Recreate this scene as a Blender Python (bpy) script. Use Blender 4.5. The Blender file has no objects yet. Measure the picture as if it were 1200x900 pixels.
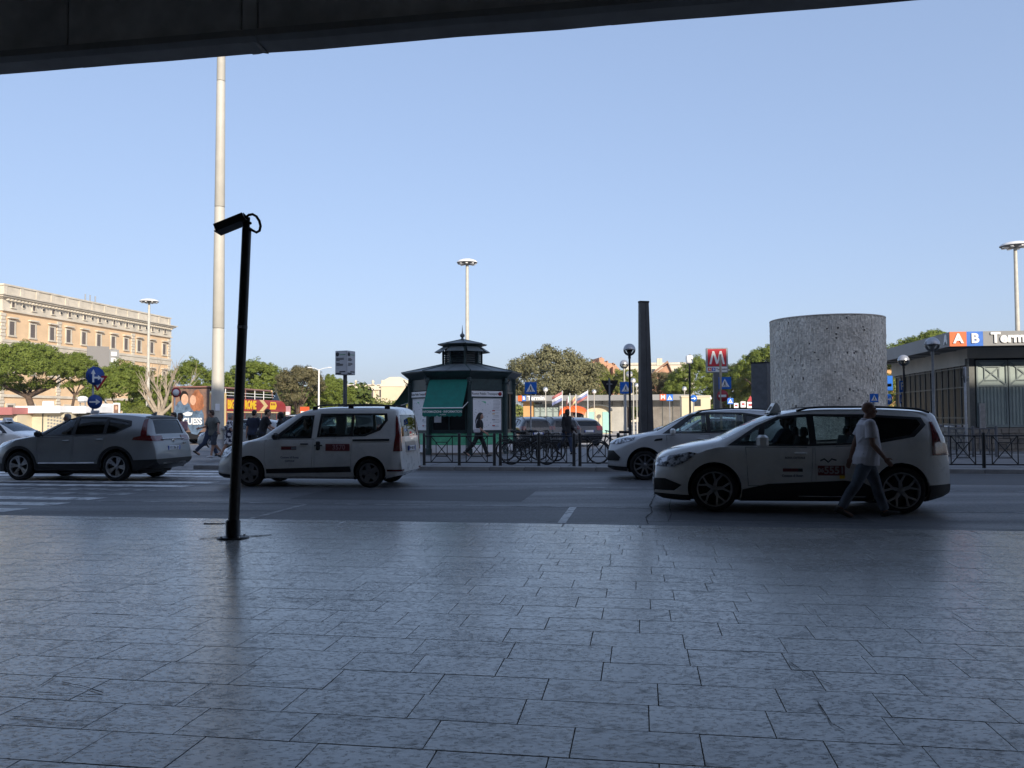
import bpy, bmesh, math, random
from mathutils import Vector, Matrix
random.seed(7)
R = math.radians
S = bpy.context.scene
COL = S.collection

# ---------------------------------------------------------------- camera
CAM_H = 1.52
cam_data = bpy.data.cameras.new('camera')
cam_data.sensor_width = 36.0
cam_data.lens = 28.8
cam_data.clip_start = 0.05
cam_data.clip_end = 6000
cam = bpy.data.objects.new('camera', cam_data)
COL.objects.link(cam)
cam.matrix_world = (Matrix.Translation((0, 0, CAM_H)) @ Matrix.Rotation(R(90 + 2.30), 4, 'X')
                    @ Matrix.Rotation(R(-0.25), 4, 'Z'))
S.camera = cam
CAM = cam.matrix_world.copy()

# ---------------------------------------------------------------- sky and sun
SUN_EL, SUN_AZ = 21.0, 22.0            # behind the camera, a little to the right
sx, sy = math.sin(R(SUN_AZ)), -math.cos(R(SUN_AZ))
world = bpy.data.worlds.new("World")
S.world = world
world.use_nodes = True
nt = world.node_tree
bg = nt.nodes['Background']
sky = nt.nodes.new('ShaderNodeTexSky')
sky.sky_type = 'NISHITA'
sky.sun_disc = False
sky.sun_elevation = R(SUN_EL)
sky.sun_rotation = math.atan2(sx, sy)
sky.altitude = 50
sky.air_density = 1.0
sky.dust_density = 1.9
sky.ozone_density = 4.5
# a hazy morning: the range of the clear-sky model is compressed evenly over the whole dome
gam = nt.nodes.new('ShaderNodeGamma'); gam.inputs[1].default_value = 0.46
gain = nt.nodes.new('ShaderNodeVectorMath'); gain.operation = 'MULTIPLY'
gain.inputs[1].default_value = (1.90, 1.97, 2.30)
nt.links.new(sky.outputs[0], gam.inputs[0])
nt.links.new(gam.outputs[0], gain.inputs[0])
nt.links.new(gain.outputs[0], bg.inputs[0])
bg.inputs[1].default_value = 0.15
sun_d = bpy.data.lights.new('sun', 'SUN')
sun_d.energy = 4.4
sun_d.angle = R(0.53)
sun_d.color = (1.0, 0.90, 0.76)
sun = bpy.data.objects.new('sun', sun_d)
COL.objects.link(sun)
ce = math.cos(R(SUN_EL))
to_sun = Vector((sx * ce, sy * ce, math.sin(R(SUN_EL))))
sun.rotation_euler = to_sun.to_track_quat('Z', 'Y').to_euler()
sun.location = to_sun * 60
S.view_settings.view_transform = 'Standard'
S.view_settings.look = 'None'
S.view_settings.exposure = 0.35
S.view_settings.gamma = 1.0
S.cycles.max_bounces = 8
S.cycles.transparent_max_bounces = 24
S.cycles.use_denoising = True

# ---------------------------------------------------------------- frames
F = 960.0                                # focal length in pixels of a 1200 x 900 frame
TH = R(8.8)                              # the street runs clockwise of the image plane
U = Vector((math.cos(TH), -math.sin(TH), 0))
V = Vector((math.sin(TH), math.cos(TH), 0))
ROT = -TH                                # rotation of anything aligned with the street

def g(a, b, z=0.0):
    "street frame (along, away, up) to the world"
    return U * a + V * b + Vector((0, 0, z))

def at(px, py, d):
    "the point at depth d that the photograph shows at (px, py)"
    r = CAM.to_3x3() @ Vector(((px - 600) / F, (450 - py) / F, -1.0))
    return CAM.translation + r * (d / r.y)

def gx(px, d, z=0.0):
    "ground point at depth d under image column px"
    p = at(px, 489, d)
    return Vector((p.x, d, z))

def zat(px, py, d):
    return at(px, py, d).z

def gab(p):
    "world to street frame"
    return p.dot(U), p.dot(V)
# ---------------------------------------------------------------- mesh helpers
class MB:
    "collects simple shapes and links them as one mesh object"
    def __init__(s):
        s.v = []; s.f = []; s.m = []; s.sm = []
        s.cur = 0
    def add(s, vs, fs, smooth=False):
        o = len(s.v)
        s.v.extend([tuple(p) for p in vs])
        for f in fs:
            s.f.append([i + o for i in f]); s.m.append(s.cur); s.sm.append(smooth)
        return s
    def box(s, c, size, rz=0.0, M=None):
        x, y, z = size[0] / 2, size[1] / 2, size[2] / 2
        vs = [Vector((i, j, k)) for i in (-x, x) for j in (-y, y) for k in (-z, z)]
        rot = M if M is not None else Matrix.Rotation(rz, 3, 'Z')
        vs = [rot @ p + Vector(c) for p in vs]
        return s.add(vs, [(0, 1, 3, 2), (4, 6, 7, 5), (0, 4, 5, 1), (2, 3, 7, 6), (0, 2, 6, 4), (1, 5, 7, 3)])
    def bb(s, x0, x1, y0, y1, z0, z1):
        return s.box(((x0 + x1) / 2, (y0 + y1) / 2, (z0 + z1) / 2), (abs(x1 - x0), abs(y1 - y0), abs(z1 - z0)))
    def cbox(s, c, size, bev=0.02):
        "box with chamfered vertical and horizontal edges (a rounded slab)"
        x, y, z = size[0] / 2, size[1] / 2, size[2] / 2
        b = min(bev, x * .9, y * .9, z * .9)
        rings = []
        for (zz, k) in ((-z, b), (-z + b, 0), (z - b, 0), (z, b)):
            X, Y = x - k, y - k
            rings.append([(X - b, -Y, zz), (X, -Y + b, zz), (X, Y - b, zz), (X - b, Y, zz), (-X + b, Y, zz), (-X, Y - b, zz), (-X, -Y + b, zz), (-X + b, -Y, zz)])
        c = Vector(c)
        vs = [Vector(p) + c for r in rings for p in r]
        fs = [tuple(range(7, -1, -1)), tuple(range(24, 32))]
        for r in range(3):
            for i in range(8):
                j = (i + 1) % 8
                fs.append((r * 8 + i, r * 8 + j, r * 8 + 8 + j, r * 8 + 8 + i))
        return s.add(vs, fs)
    def prism(s, poly, lo, hi, axis='z'):
        "polygon extruded along an axis; poly gives the two other coordinates in order"
        n = len(poly)
        area = sum(poly[i][0] * poly[(i + 1) % n][1] - poly[(i + 1) % n][0] * poly[i][1] for i in range(n))
        P = list(poly) if area > 0 else list(poly)[::-1]
        def put(p, t):
            if axis == 'z': return (p[0], p[1], t)
            if axis == 'y': return (p[0], t, p[1])
            return (t, p[0], p[1])
        vs = [put(p, lo) for p in P] + [put(p, hi) for p in P]
        fs = [tuple(range(n - 1, -1, -1)), tuple(range(n, 2 * n))]
        for i in range(n):
            j = (i + 1) % n
            fs.append((i, j, n + j, n + i))
        if axis == 'y':
            fs = [tuple(reversed(f)) for f in fs]
        return s.add(vs, fs)
    def tube(s, pts, rad, n=8, cap=True, smooth=True):
        pts = [Vector(p) for p in pts]
        if not hasattr(rad, '__len__'): rad = [rad] * len(pts)
        vs, fs = [], []
        ref = None
        for i, p in enumerate(pts):
            if i == 0: t = pts[1] - p
            elif i == len(pts) - 1: t = p - pts[i - 1]
            else: t = (pts[i + 1] - pts[i - 1])
            t.normalize()
            if ref is None:
                ref = t.orthogonal().normalized()
            else:
                ref = (ref - t * ref.dot(t))
                if ref.length < 1e-5: ref = t.orthogonal()
                ref.normalize()
            bi = t.cross(ref)
            for k in range(n):
                a = 2 * math.pi * k / n
                vs.append(p + (ref * math.cos(a) + bi * math.sin(a)) * rad[i])
        for i in range(len(pts) - 1):
            for k in range(n):
                j = (k + 1) % n
                fs.append((i * n + k, i * n + j, i * n + n + j, i * n + n + k))
        s.add(vs, fs, smooth)
        if cap:
            L = (len(pts) - 1) * n
            s.add([vs[i] for i in range(n)], [tuple(range(n - 1, -1, -1))])
            s.add([vs[L + i] for i in range(n)], [tuple(range(n))])
        return s
    def ring(s, c, r, rr, axis='y', n=28, m=6):
        "torus"
        c = Vector(c); vs, fs = [], []
        for i in range(n):
            a = 2 * math.pi * i / n
            for k in range(m):
                b = 2 * math.pi * k / m
                x, y, z = (r + rr * math.cos(b)) * math.cos(a), (r + rr * math.cos(b)) * math.sin(a), rr * math.sin(b)
                if axis == 'y': p = (x, -z, y)
                elif axis == 'x': p = (z, x, y)
                else: p = (x, y, z)
                vs.append(c + Vector(p))
        for i in range(n):
            for k in range(m):
                i2, k2 = (i + 1) % n, (k + 1) % m
                fs.append((i * m + k, i2 * m + k, i2 * m + k2, i * m + k2))
        return s.add(vs, fs, True)
    def lathe(s, prof, c=(0, 0, 0), n=24, axis='z', smooth=True):
        c = Vector(c); vs, fs = [], []
        for (r, z) in prof:
            for k in range(n):
                a = 2 * math.pi * k / n
                p = (r * math.cos(a), r * math.sin(a), z)
                if axis == 'y': p = (p[0], -p[2], p[1])
                if axis == 'x': p = (p[2], p[0], p[1])
                vs.append(c + Vector(p))
        for i in range(len(prof) - 1):
            for k in range(n):
                j = (k + 1) % n
                fs.append((i * n + k, i * n + j, i * n + n + j, i * n + n + k))
        return s.add(vs, fs, smooth)
    def ball(s, c, r, n=12, m=8, M=None):
        if not hasattr(r, '__len__'): r = (r, r, r)
        c = Vector(c); vs, fs = [], []
        top = Vector((0, 0, r[2])); vs.append(top)
        for i in range(1, m):
            t = math.pi * i / m
            for k in range(n):
                a = 2 * math.pi * k / n
                vs.append(Vector((r[0] * math.sin(t) * math.cos(a), r[1] * math.sin(t) * math.sin(a), r[2] * math.cos(t))))
        vs.append(Vector((0, 0, -r[2])))
        for k in range(n):
            fs.append((0, 1 + k, 1 + (k + 1) % n))
            fs.append((len(vs) - 1, 1 + (m - 2) * n + (k + 1) % n, 1 + (m - 2) * n + k))
        for i in range(m - 2):
            for k in range(n):
                j = (k + 1) % n
                fs.append((1 + i * n + k, 1 + i * n + n + k, 1 + i * n + n + j, 1 + i * n + j))
        vs = [(M @ p if M is not None else p) + c for p in vs]
        return s.add(vs, fs, True)
    def loft(s, rings, cap=True, smooth=True):
        n = len(rings[0]); vs = [p for r in rings for p in r]; fs = []
        for i in range(len(rings) - 1):
            for k in range(n):
                j = (k + 1) % n
                fs.append((i * n + k, i * n + j, i * n + n + j, i * n + n + k))
        o = len(vs)
        if cap:
            fs.append(tuple(range(n - 1, -1, -1)))
            fs.append(tuple(range(o - n, o)))
        return s.add(vs, fs, smooth)
    def quad(s, a, b, c, d):
        return s.add([a, b, c, d], [(0, 1, 2, 3)])
    def mesh(s, name, mats=None, fix=False):
        me = bpy.data.meshes.new(name)
        me.from_pydata(s.v, [], s.f)
        if any(s.m): me.polygons.foreach_set('material_index', s.m)
        me.polygons.foreach_set('use_smooth', s.sm)
        if mats is not None:
            for m in (mats if isinstance(mats, (list, tuple)) else [mats]): me.materials.append(m)
        if fix:
            bm = bmesh.new(); bm.from_mesh(me)
            bmesh.ops.remove_doubles(bm, verts=bm.verts, dist=1e-5)
            bmesh.ops.recalc_face_normals(bm, faces=bm.faces)
            bm.to_mesh(me); bm.free()
        me.update()
        return me
    def build(s, name, mats, parent=None, loc=(0, 0, 0), rz=0.0, fix=False):
        return link(name, s.mesh(name, mats, fix), parent, loc, rz)

def link(name, me, parent=None, loc=(0, 0, 0), rz=0.0, mat=None):
    o = bpy.data.objects.new(name, me)
    COL.objects.link(o)
    o.location = loc; o.rotation_euler = (0, 0, rz)
    if parent is not None: o.parent = parent
    if mat is not None and not me.materials: me.materials.append(mat)
    return o

def tag(o, label=None, cat=None, group=None, kind=None):
    if label: o['label'] = label
    if cat: o['category'] = cat
    if group: o['group'] = group
    if kind: o['kind'] = kind
    return o

def thing(name, label, cat, loc=(0, 0, 0), rz=0.0, group=None, scale=1.0):
    o = bpy.data.objects.new(name, None)
    o.empty_display_size = 0.2
    COL.objects.link(o)
    o.location = loc; o.rotation_euler = (0, 0, rz); o.scale = (scale,) * 3
    return tag(o, label, cat, group)

def copy_tree(o, parent=None):
    c = o.copy(); COL.objects.link(c)
    if parent is not None: c.parent = parent
    for ch in [x for x in KIDS(o)]: copy_tree(ch, c)
    return c

def KIDS(o):
    return list(o.children)

def dup(o, loc, rz, label, group=None, scale=None):
    c = copy_tree(o)
    c.location = loc; c.rotation_euler = (0, 0, rz)
    if scale is not None: c.scale = (scale,) * 3
    c['label'] = label
    if group: c['group'] = group
    return c

def structure(mb, name, m, parent=None, **k):
    o = mb.build(name, m, parent, **k)
    o['kind'] = 'structure'
    return o

# a second scene to evaluate modifiers and text in
TMP = bpy.data.scenes.new('workbench')
def _eval(obs, target):
    for o in obs: TMP.collection.objects.link(o)
    vl = TMP.view_layers[0]; vl.update()
    dg = vl.depsgraph; dg.update()
    me = bpy.data.meshes.new_from_object(target.evaluated_get(dg), depsgraph=dg)
    for o in obs:
        bpy.data.objects.remove(o)
    return me

def boolean(a, b, op='DIFFERENCE'):
    oa = bpy.data.objects.new('a', a); ob = bpy.data.objects.new('b', b)
    m = oa.modifiers.new('b', 'BOOLEAN')
    m.operation = op; m.object = ob
    try: m.solver = 'MANIFOLD'
    except Exception: m.solver = 'EXACT'
    return _eval([oa, ob], oa)

def remesh(me, voxel, smooth=2):
    o = bpy.data.objects.new('a', me)
    m = o.modifiers.new('r', 'REMESH'); m.mode = 'VOXEL'; m.voxel_size = voxel; m.use_smooth_shade = True
    if smooth:
        k = o.modifiers.new('s', 'SMOOTH'); k.factor = 0.5; k.iterations = smooth
    return _eval([o], o)

def text_mesh(txt, size=1.0, depth=0.0, align='CENTER', res=3, bold=0.0):
    cu = bpy.data.curves.new('t', 'FONT')
    cu.body = txt; cu.size = size; cu.extrude = depth; cu.align_x = align; cu.align_y = 'CENTER'
    cu.resolution_u = res; cu.offset = bold
    o = bpy.data.objects.new('t', cu)
    me = _eval([o], o)
    bpy.data.curves.remove(cu)
    return me

def text(name, txt, size, m, parent, loc, rz=0.0, depth=0.004, align='CENTER', bold=0.0, tilt=90, roll=0.0, sx=1.0):
    "lettering that stands upright and faces -y before rz"
    me = text_mesh(txt, size, depth, align, bold=bold)
    me.materials.clear(); me.materials.append(m)
    o = link(name, me, parent, loc)
    o.rotation_euler = (R(tilt), roll, rz)
    o.scale = (sx, 1, 1)
    return o

def auto_sharp(me, deg=32):
    for p in me.polygons: p.use_smooth = True
    me.set_sharp_from_angle(angle=R(deg))
    return me

def lerp(a, b, t): return a + (b - a) * t
def interp(tab, x):
    if x <= tab[0][0]: return tab[0][1]
    for i in range(len(tab) - 1):
        x0, y0 = tab[i]; x1, y1 = tab[i + 1]
        if x <= x1:
            return lerp(y0, y1, (x - x0) / (x1 - x0) if x1 > x0 else 0)
    return tab[-1][1]
def smooth_interp(tab, x):
    "monotone-ish cubic through the table"
    n = len(tab)
    if x <= tab[0][0]: return tab[0][1]
    if x >= tab[-1][0]: return tab[-1][1]
    for i in range(n - 1):
        if x <= tab[i + 1][0]: break
    x0, y0 = tab[i]; x1, y1 = tab[i + 1]; h = x1 - x0
    def slope(k):
        if k == 0: return (tab[1][1] - tab[0][1]) / (tab[1][0] - tab[0][0])
        if k == n - 1: return (tab[-1][1] - tab[-2][1]) / (tab[-1][0] - tab[-2][0])
        d0 = (tab[k][1] - tab[k - 1][1]) / (tab[k][0] - tab[k - 1][0])
        d1 = (tab[k + 1][1] - tab[k][1]) / (tab[k + 1][0] - tab[k][0])
        if d0 * d1 <= 0: return 0
        return 2 * d0 * d1 / (d0 + d1)
    m0, m1 = slope(i), slope(i + 1)
    t = (x - x0) / h
    return ((2 * t**3 - 3 * t**2 + 1) * y0 + (t**3 - 2 * t**2 + t) * h * m0 + (-2 * t**3 + 3 * t**2) * y1 + (t**3 - t**2) * h * m1)
# ---------------------------------------------------------------- materials
def pm(name, col, rough=0.5, metal=0.0, var=0.12, scale=6.0, bump=0.0, bscale=None, spec=0.5, coat=0.0,
       rvar=0.1, detail=4.0, stretch=None, island=0.0, trans=0.0, ior=1.45, col2=None, edge=(0.35, 0.65)):
    m = bpy.data.materials.new(name); m.use_nodes = True
    t = m.node_tree; N = t.nodes; L = t.links
    b = N['Principled BSDF']
    b.inputs['Metallic'].default_value = metal
    b.inputs['Specular IOR Level'].default_value = spec
    b.inputs['Coat Weight'].default_value = coat
    b.inputs['Coat Roughness'].default_value = 0.05
    b.inputs['Transmission Weight'].default_value = trans
    b.inputs['IOR'].default_value = ior
    tc = N.new('ShaderNodeTexCoord')
    src = tc.outputs['Object']
    if stretch:
        mp = N.new('ShaderNodeMapping'); mp.inputs['Scale'].default_value = stretch
        L.new(src, mp.inputs[0]); src = mp.outputs[0]
    nz = N.new('ShaderNodeTexNoise'); nz.inputs['Scale'].default_value = scale; nz.inputs['Detail'].default_value = detail
    nz.inputs['Roughness'].default_value = 0.65
    L.new(src, nz.inputs['Vector'])
    ramp = N.new('ShaderNodeValToRGB')
    ramp.color_ramp.elements[0].position = edge[0]; ramp.color_ramp.elements[1].position = edge[1]
    lo = [max(0, c * (1 - var)) for c in col]; hi = [min(1, c * (1 + var)) for c in col]
    if col2 is not None: lo, hi = col2, col
    ramp.color_ramp.elements[0].color = (*lo, 1); ramp.color_ramp.elements[1].color = (*hi, 1)
    L.new(nz.outputs['Fac'], ramp.inputs[0])
    out = ramp.outputs[0]
    if island:
        ge = N.new('ShaderNodeNewGeometry')
        hs = N.new('ShaderNodeHueSaturation')
        ml = N.new('ShaderNodeMapRange'); ml.inputs[3].default_value = 1 - island; ml.inputs[4].default_value = 1 + island
        L.new(ge.outputs['Random Per Island'], ml.inputs[0])
        L.new(ml.outputs[0], hs.inputs['Value']); L.new(out, hs.inputs['Color'])
        out = hs.outputs[0]
    L.new(out, b.inputs['Base Color'])
    mr = N.new('ShaderNodeMapRange')
    mr.inputs[3].default_value = max(0.02, rough - rvar); mr.inputs[4].default_value = min(1, rough + rvar)
    L.new(nz.outputs['Fac'], mr.inputs[0]); L.new(mr.outputs[0], b.inputs['Roughness'])
    if bump:
        n2 = N.new('ShaderNodeTexNoise'); n2.inputs['Scale'].default_value = bscale or scale * 6; n2.inputs['Detail'].default_value = 5
        L.new(src, n2.inputs['Vector'])
        bp = N.new('ShaderNodeBump'); bp.inputs['Strength'].default_value = bump; bp.inputs['Distance'].default_value = 0.01
        L.new(n2.outputs['Fac'], bp.inputs['Height']); L.new(bp.outputs[0], b.inputs['Normal'])
    return m

def glass(name, tint=(0.75, 0.8, 0.8), rough=0.0):
    "thin pane: a clear film with mirror reflections"
    m = bpy.data.materials.new(name); m.use_nodes = True
    t = m.node_tree; N = t.nodes; L = t.links
    N.remove(N['Principled BSDF'])
    tr = N.new('ShaderNodeBsdfTransparent'); tr.inputs[0].default_value = (*tint, 1)
    gl = N.new('ShaderNodeBsdfGlossy'); gl.inputs['Roughness'].default_value = 0.02
    gl.inputs['Color'].default_value = (0.9, 0.95, 1, 1)
    fr = N.new('ShaderNodeFresnel'); fr.inputs[0].default_value = 1.5
    mx = N.new('ShaderNodeMixShader')
    L.new(fr.outputs[0], mx.inputs[0]); L.new(tr.outputs[0], mx.inputs[1]); L.new(gl.outputs[0], mx.inputs[2])
    L.new(mx.outputs[0], N['Material Output'].inputs[0])
    return m

def leafmat(name, c1, c2, var=0.35):
    m = bpy.data.materials.new(name); m.use_nodes = True
    t = m.node_tree; N = t.nodes; L = t.links
    b = N['Principled BSDF']; b.inputs['Roughness'].default_value = 0.6; b.inputs['Specular IOR Level'].default_value = 0.25
    ge = N.new('ShaderNodeNewGeometry')
    rp = N.new('ShaderNodeValToRGB')
    rp.color_ramp.elements[0].color = (*c1, 1); rp.color_ramp.elements[1].color = (*c2, 1)
    L.new(ge.outputs['Random Per Island'], rp.inputs[0])
    L.new(rp.outputs[0], b.inputs['Base Color'])
    tl = N.new('ShaderNodeBsdfTranslucent'); L.new(rp.outputs[0], tl.inputs[0])
    mx = N.new('ShaderNodeMixShader'); mx.inputs[0].default_value = 0.25
    L.new(b.outputs[0], mx.inputs[1]); L.new(tl.outputs[0], mx.inputs[2])
    L.new(mx.outputs[0], N['Material Output'].inputs[0])
    return m

M = {}
M['asphalt'] = pm('asphalt', (0.088, 0.09, 0.095), 0.58, var=0.32, scale=0.9, bump=0.35, bscale=70, detail=8, spec=0.42)
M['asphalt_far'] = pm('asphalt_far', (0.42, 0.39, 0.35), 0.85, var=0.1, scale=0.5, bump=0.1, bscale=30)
M['ground'] = pm('ground', (0.20, 0.185, 0.16), 0.9, var=0.15, scale=0.1)
M['island_paving'] = pm('island_paving', (0.17, 0.17, 0.175), 0.7, var=0.15, scale=1.2, bump=0.2, bscale=40)
M['mortar'] = pm('mortar', (0.05, 0.048, 0.045), 0.9, var=0.25, scale=4)
M['kerb'] = pm('kerb', (0.26, 0.255, 0.25), 0.5, var=0.15, scale=3, bump=0.2)
M['road_paint'] = pm('road_paint', (0.72, 0.72, 0.71), 0.6, scale=3.2, col2=(0.10, 0.10, 0.105), edge=(0.36, 0.50), detail=9, bump=0.2, bscale=60)
M['road_paint_worn'] = pm('road_paint_worn', (0.40, 0.40, 0.40), 0.6, scale=3.0, col2=(0.09, 0.09, 0.093), edge=(0.42, 0.62), detail=10, bump=0.2, bscale=60)
M['crack'] = pm('crack', (0.012, 0.012, 0.013), 0.8, var=0.3)
M['concrete'] = pm('concrete', (0.25, 0.245, 0.235), 0.8, var=0.18, scale=0.8, bump=0.3, bscale=25)
M['concrete_dark'] = pm('concrete_dark', (0.45, 0.44, 0.42), 0.8, var=0.25, scale=0.7, bump=0.3, bscale=20)
M['station_wall'] = pm('station_wall', (0.55, 0.53, 0.49), 0.7, var=0.12, scale=0.5)
M['black_paint'] = pm('black_paint', (0.012, 0.012, 0.013), 0.38, var=0.4, scale=14, bump=0.05)
M['black_rough'] = pm('black_rough', (0.010, 0.010, 0.011), 0.75, var=0.3, scale=20)
M['black_plastic'] = pm('black_plastic', (0.016, 0.016, 0.017), 0.45, var=0.2, scale=20, bump=0.03)
M['rubber'] = pm('rubber', (0.013, 0.013, 0.013), 0.8, var=0.3, scale=15, bump=0.1)
M['steel'] = pm('steel', (0.42, 0.42, 0.42), 0.4, 0.85, var=0.15, scale=8)
M['galv'] = pm('galv', (0.30, 0.31, 0.32), 0.5, 0.3, var=0.15, scale=8)
M['pole_cream'] = pm('pole_cream', (0.52, 0.49, 0.42), 0.5, var=0.10, scale=5, bump=0.05)
M['mast_paint'] = pm('mast_paint', (0.52, 0.495, 0.43), 0.55, var=0.05, scale=2.2, bump=0.15, bscale=14, detail=8)
M['white_paint'] = pm('white_paint', (0.76, 0.76, 0.75), 0.4, var=0.04, scale=4)
M['white_metal'] = pm('white_metal', (0.80, 0.80, 0.79), 0.35, var=0.04, scale=4)
M['alloy'] = pm('alloy', (0.50, 0.50, 0.51), 0.3, 0.9, var=0.1, scale=10)
M['alloy_dark'] = pm('alloy_dark', (0.20, 0.20, 0.21), 0.35, 0.8, var=0.2, scale=10)
M['chrome'] = pm('chrome', (0.7, 0.7, 0.71), 0.12, 1.0, var=0.03, rvar=0.04)
M['car_white'] = pm('car_white', (0.78, 0.77, 0.74), 0.28, var=0.05, scale=3, coat=1.0, rvar=0.06)
M['car_silver'] = pm('car_silver', (0.30, 0.31, 0.315), 0.33, 0.25, var=0.05, scale=3, coat=0.7, rvar=0.06)
M['car_grey'] = pm('car_grey', (0.05, 0.052, 0.058), 0.3, 0.3, var=0.08, scale=3, coat=0.8, rvar=0.06)
M['car_black'] = pm('car_black', (0.022, 0.024, 0.028), 0.22, var=0.1, scale=3, coat=0.9, rvar=0.06)
M['car_blue'] = pm('car_blue', (0.05, 0.065, 0.10), 0.25, 0.2, var=0.1, scale=3, coat=0.9, rvar=0.06)
M['car_glass'] = glass('car_glass', (0.80, 0.86, 0.85))
M['car_glass_dark'] = glass('car_glass_dark', (0.13, 0.145, 0.15))
M['lamp_clear'] = pm('lamp_clear', (0.62, 0.63, 0.65), 0.12, 0.5, scale=11, coat=1.0, col2=(0.06, 0.06, 0.065), edge=(0.42, 0.56), detail=2)
M['lamp_red'] = pm('lamp_red', (0.12, 0.008, 0.010), 0.15, var=0.25, scale=20, coat=1.0)
M['lamp_amber'] = pm('lamp_amber', (0.5, 0.2, 0.05), 0.2, var=0.2, coat=1.0)
M['cloth_seat'] = pm('cloth_seat', (0.022, 0.022, 0.025), 0.9, var=0.2, scale=20)
M['plate_white'] = pm('plate_white', (0.75, 0.76, 0.78), 0.5, var=0.05)
M['plate_blue'] = pm('plate_blue', (0.03, 0.09, 0.42), 0.4, var=0.05)
M['sign_blue'] = pm('sign_blue', (0.015, 0.14, 0.55), 0.35, var=0.06, scale=5)
M['sign_red'] = pm('sign_red', (0.38, 0.025, 0.035), 0.4, var=0.06, scale=5)
M['sign_white'] = pm('sign_white', (0.78, 0.78, 0.78), 0.4, var=0.04, scale=5)
M['sign_back'] = pm('sign_back', (0.10, 0.105, 0.115), 0.5, 0.3, var=0.15, scale=5)
M['ink'] = pm('ink', (0.03, 0.03, 0.035), 0.6, var=0.1)
M['ink_grey'] = pm('ink_grey', (0.28, 0.28, 0.30), 0.6, var=0.1)
M['kiosk_green'] = pm('kiosk_green', (0.025, 0.05, 0.052), 0.42, var=0.2, scale=6, bump=0.05)
M['kiosk_roof'] = pm('kiosk_roof', (0.115, 0.135, 0.14), 0.5, 0.2, var=0.2, scale=3, bump=0.08)
M['kiosk_panel'] = pm('kiosk_panel', (0.12, 0.50, 0.29), 0.4, var=0.25, scale=2.5)
M['kiosk_dark'] = pm('kiosk_dark', (0.02, 0.025, 0.03), 0.25, var=0.3)
M['canvas_green'] = pm('canvas_green', (0.008, 0.145, 0.115), 0.8, var=0.12, scale=5, bump=0.1, bscale=60)
M['paper'] = pm('paper', (0.80, 0.80, 0.82), 0.4, var=0.05, scale=2)
M['travertine_chip'] = pm('travertine_chip', (0.82, 0.765, 0.67), 0.8, scale=1.3, col2=(0.66, 0.605, 0.52), island=0.22, bump=0.4, bscale=40)
M['stone_dark'] = pm('stone_dark', (0.12, 0.11, 0.10), 0.9, var=0.3, scale=4)
M['obelisk'] = pm('obelisk', (0.055, 0.058, 0.062), 0.55, 0.2, var=0.2, scale=2, bump=0.1)
M['peach'] = pm('peach', (0.72, 0.51, 0.31), 0.85, var=0.10, scale=0.25, detail=8)
M['travertine'] = pm('travertine', (0.60, 0.54, 0.44), 0.8, var=0.14, scale=0.4, detail=8)
M['shutter'] = pm('shutter', (0.13, 0.11, 0.10), 0.8, var=0.2)
M['cream_wall'] = pm('cream_wall', (0.66, 0.56, 0.38), 0.85, var=0.08, scale=0.2)
M['ochre_wall'] = pm('ochre_wall', (0.58, 0.33, 0.14), 0.85, var=0.1, scale=0.3)
M['brick_ruin'] = pm('brick_ruin', (0.46, 0.26, 0.16), 0.95, var=0.28, scale=0.5, bump=0.8, bscale=3, detail=10)
M['roof_tile'] = pm('roof_tile', (0.33, 0.19, 0.12), 0.9, var=0.25, scale=0.8, bump=0.5, bscale=5)
M['win_dark'] = pm('win_dark', (0.05, 0.055, 0.06), 0.2, var=0.3)
M['metro_fascia'] = pm('metro_fascia', (0.25, 0.25, 0.245), 0.6, var=0.08, scale=1)
M['metro_soffit'] = pm('metro_soffit', (0.16, 0.155, 0.145), 0.8, var=0.1, scale=1)
M['metro_wall'] = pm('metro_wall', (0.42, 0.40, 0.35), 0.8, var=0.12, scale=0.8)
M['metro_glass'] = pm('metro_glass', (0.012, 0.014, 0.016), 0.35, var=0.3, scale=1, spec=0.2)
M['metro_frame'] = pm('metro_frame', (0.10, 0.105, 0.10), 0.5, 0.3, var=0.15)
M['gate_green'] = pm('gate_green', (0.33, 0.39, 0.36), 0.6, var=0.08, scale=2)
M['gate_bar'] = pm('gate_bar', (0.20, 0.24, 0.235), 0.6, var=0.1, scale=2)
M['plinth'] = pm('plinth', (0.20, 0.18, 0.155), 0.9, var=0.2, scale=1.2, bump=0.5, bscale=15)
M['orange'] = pm('orange', (0.72, 0.13, 0.025), 0.45, var=0.05)
M['orange_red'] = pm('orange_red', (0.62, 0.10, 0.03), 0.5, var=0.06)
M['letter_white'] = pm('letter_white', (0.82, 0.81, 0.78), 0.5, var=0.03)
M['mint'] = pm('mint', (0.34, 0.60, 0.53), 0.6, var=0.05)
M['stall_white'] = pm('stall_white', (0.80, 0.80, 0.79), 0.5, var=0.05, scale=1)
M['stall_cream'] = pm('stall_cream', (0.62, 0.55, 0.40), 0.6, var=0.08, scale=1)
M['bus_red'] = pm('bus_red', (0.33, 0.025, 0.03), 0.3, var=0.08, coat=0.5)
M['bus_cream'] = pm('bus_cream', (0.74, 0.55, 0.26), 0.35, var=0.05, coat=0.4)
M['bus_yellow'] = pm('bus_yellow', (0.80, 0.52, 0.02), 0.4, var=0.05)
M['bus_roof'] = pm('bus_roof', (0.30, 0.15, 0.12), 0.5, var=0.1)
M['bus_glass'] = glass('bus_glass', (0.35, 0.45, 0.42))
M['ad_hair'] = pm('ad_hair', (0.34, 0.13, 0.06), 0.5, var=0.45, scale=5, detail=8, stretch=(1, 1, .5))
M['ad_skin'] = pm('ad_skin', (0.66, 0.38, 0.25), 0.5, var=0.2, scale=4)
M['ad_denim'] = pm('ad_denim', (0.10, 0.15, 0.22), 0.5, var=0.5, scale=4, detail=8)
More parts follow.
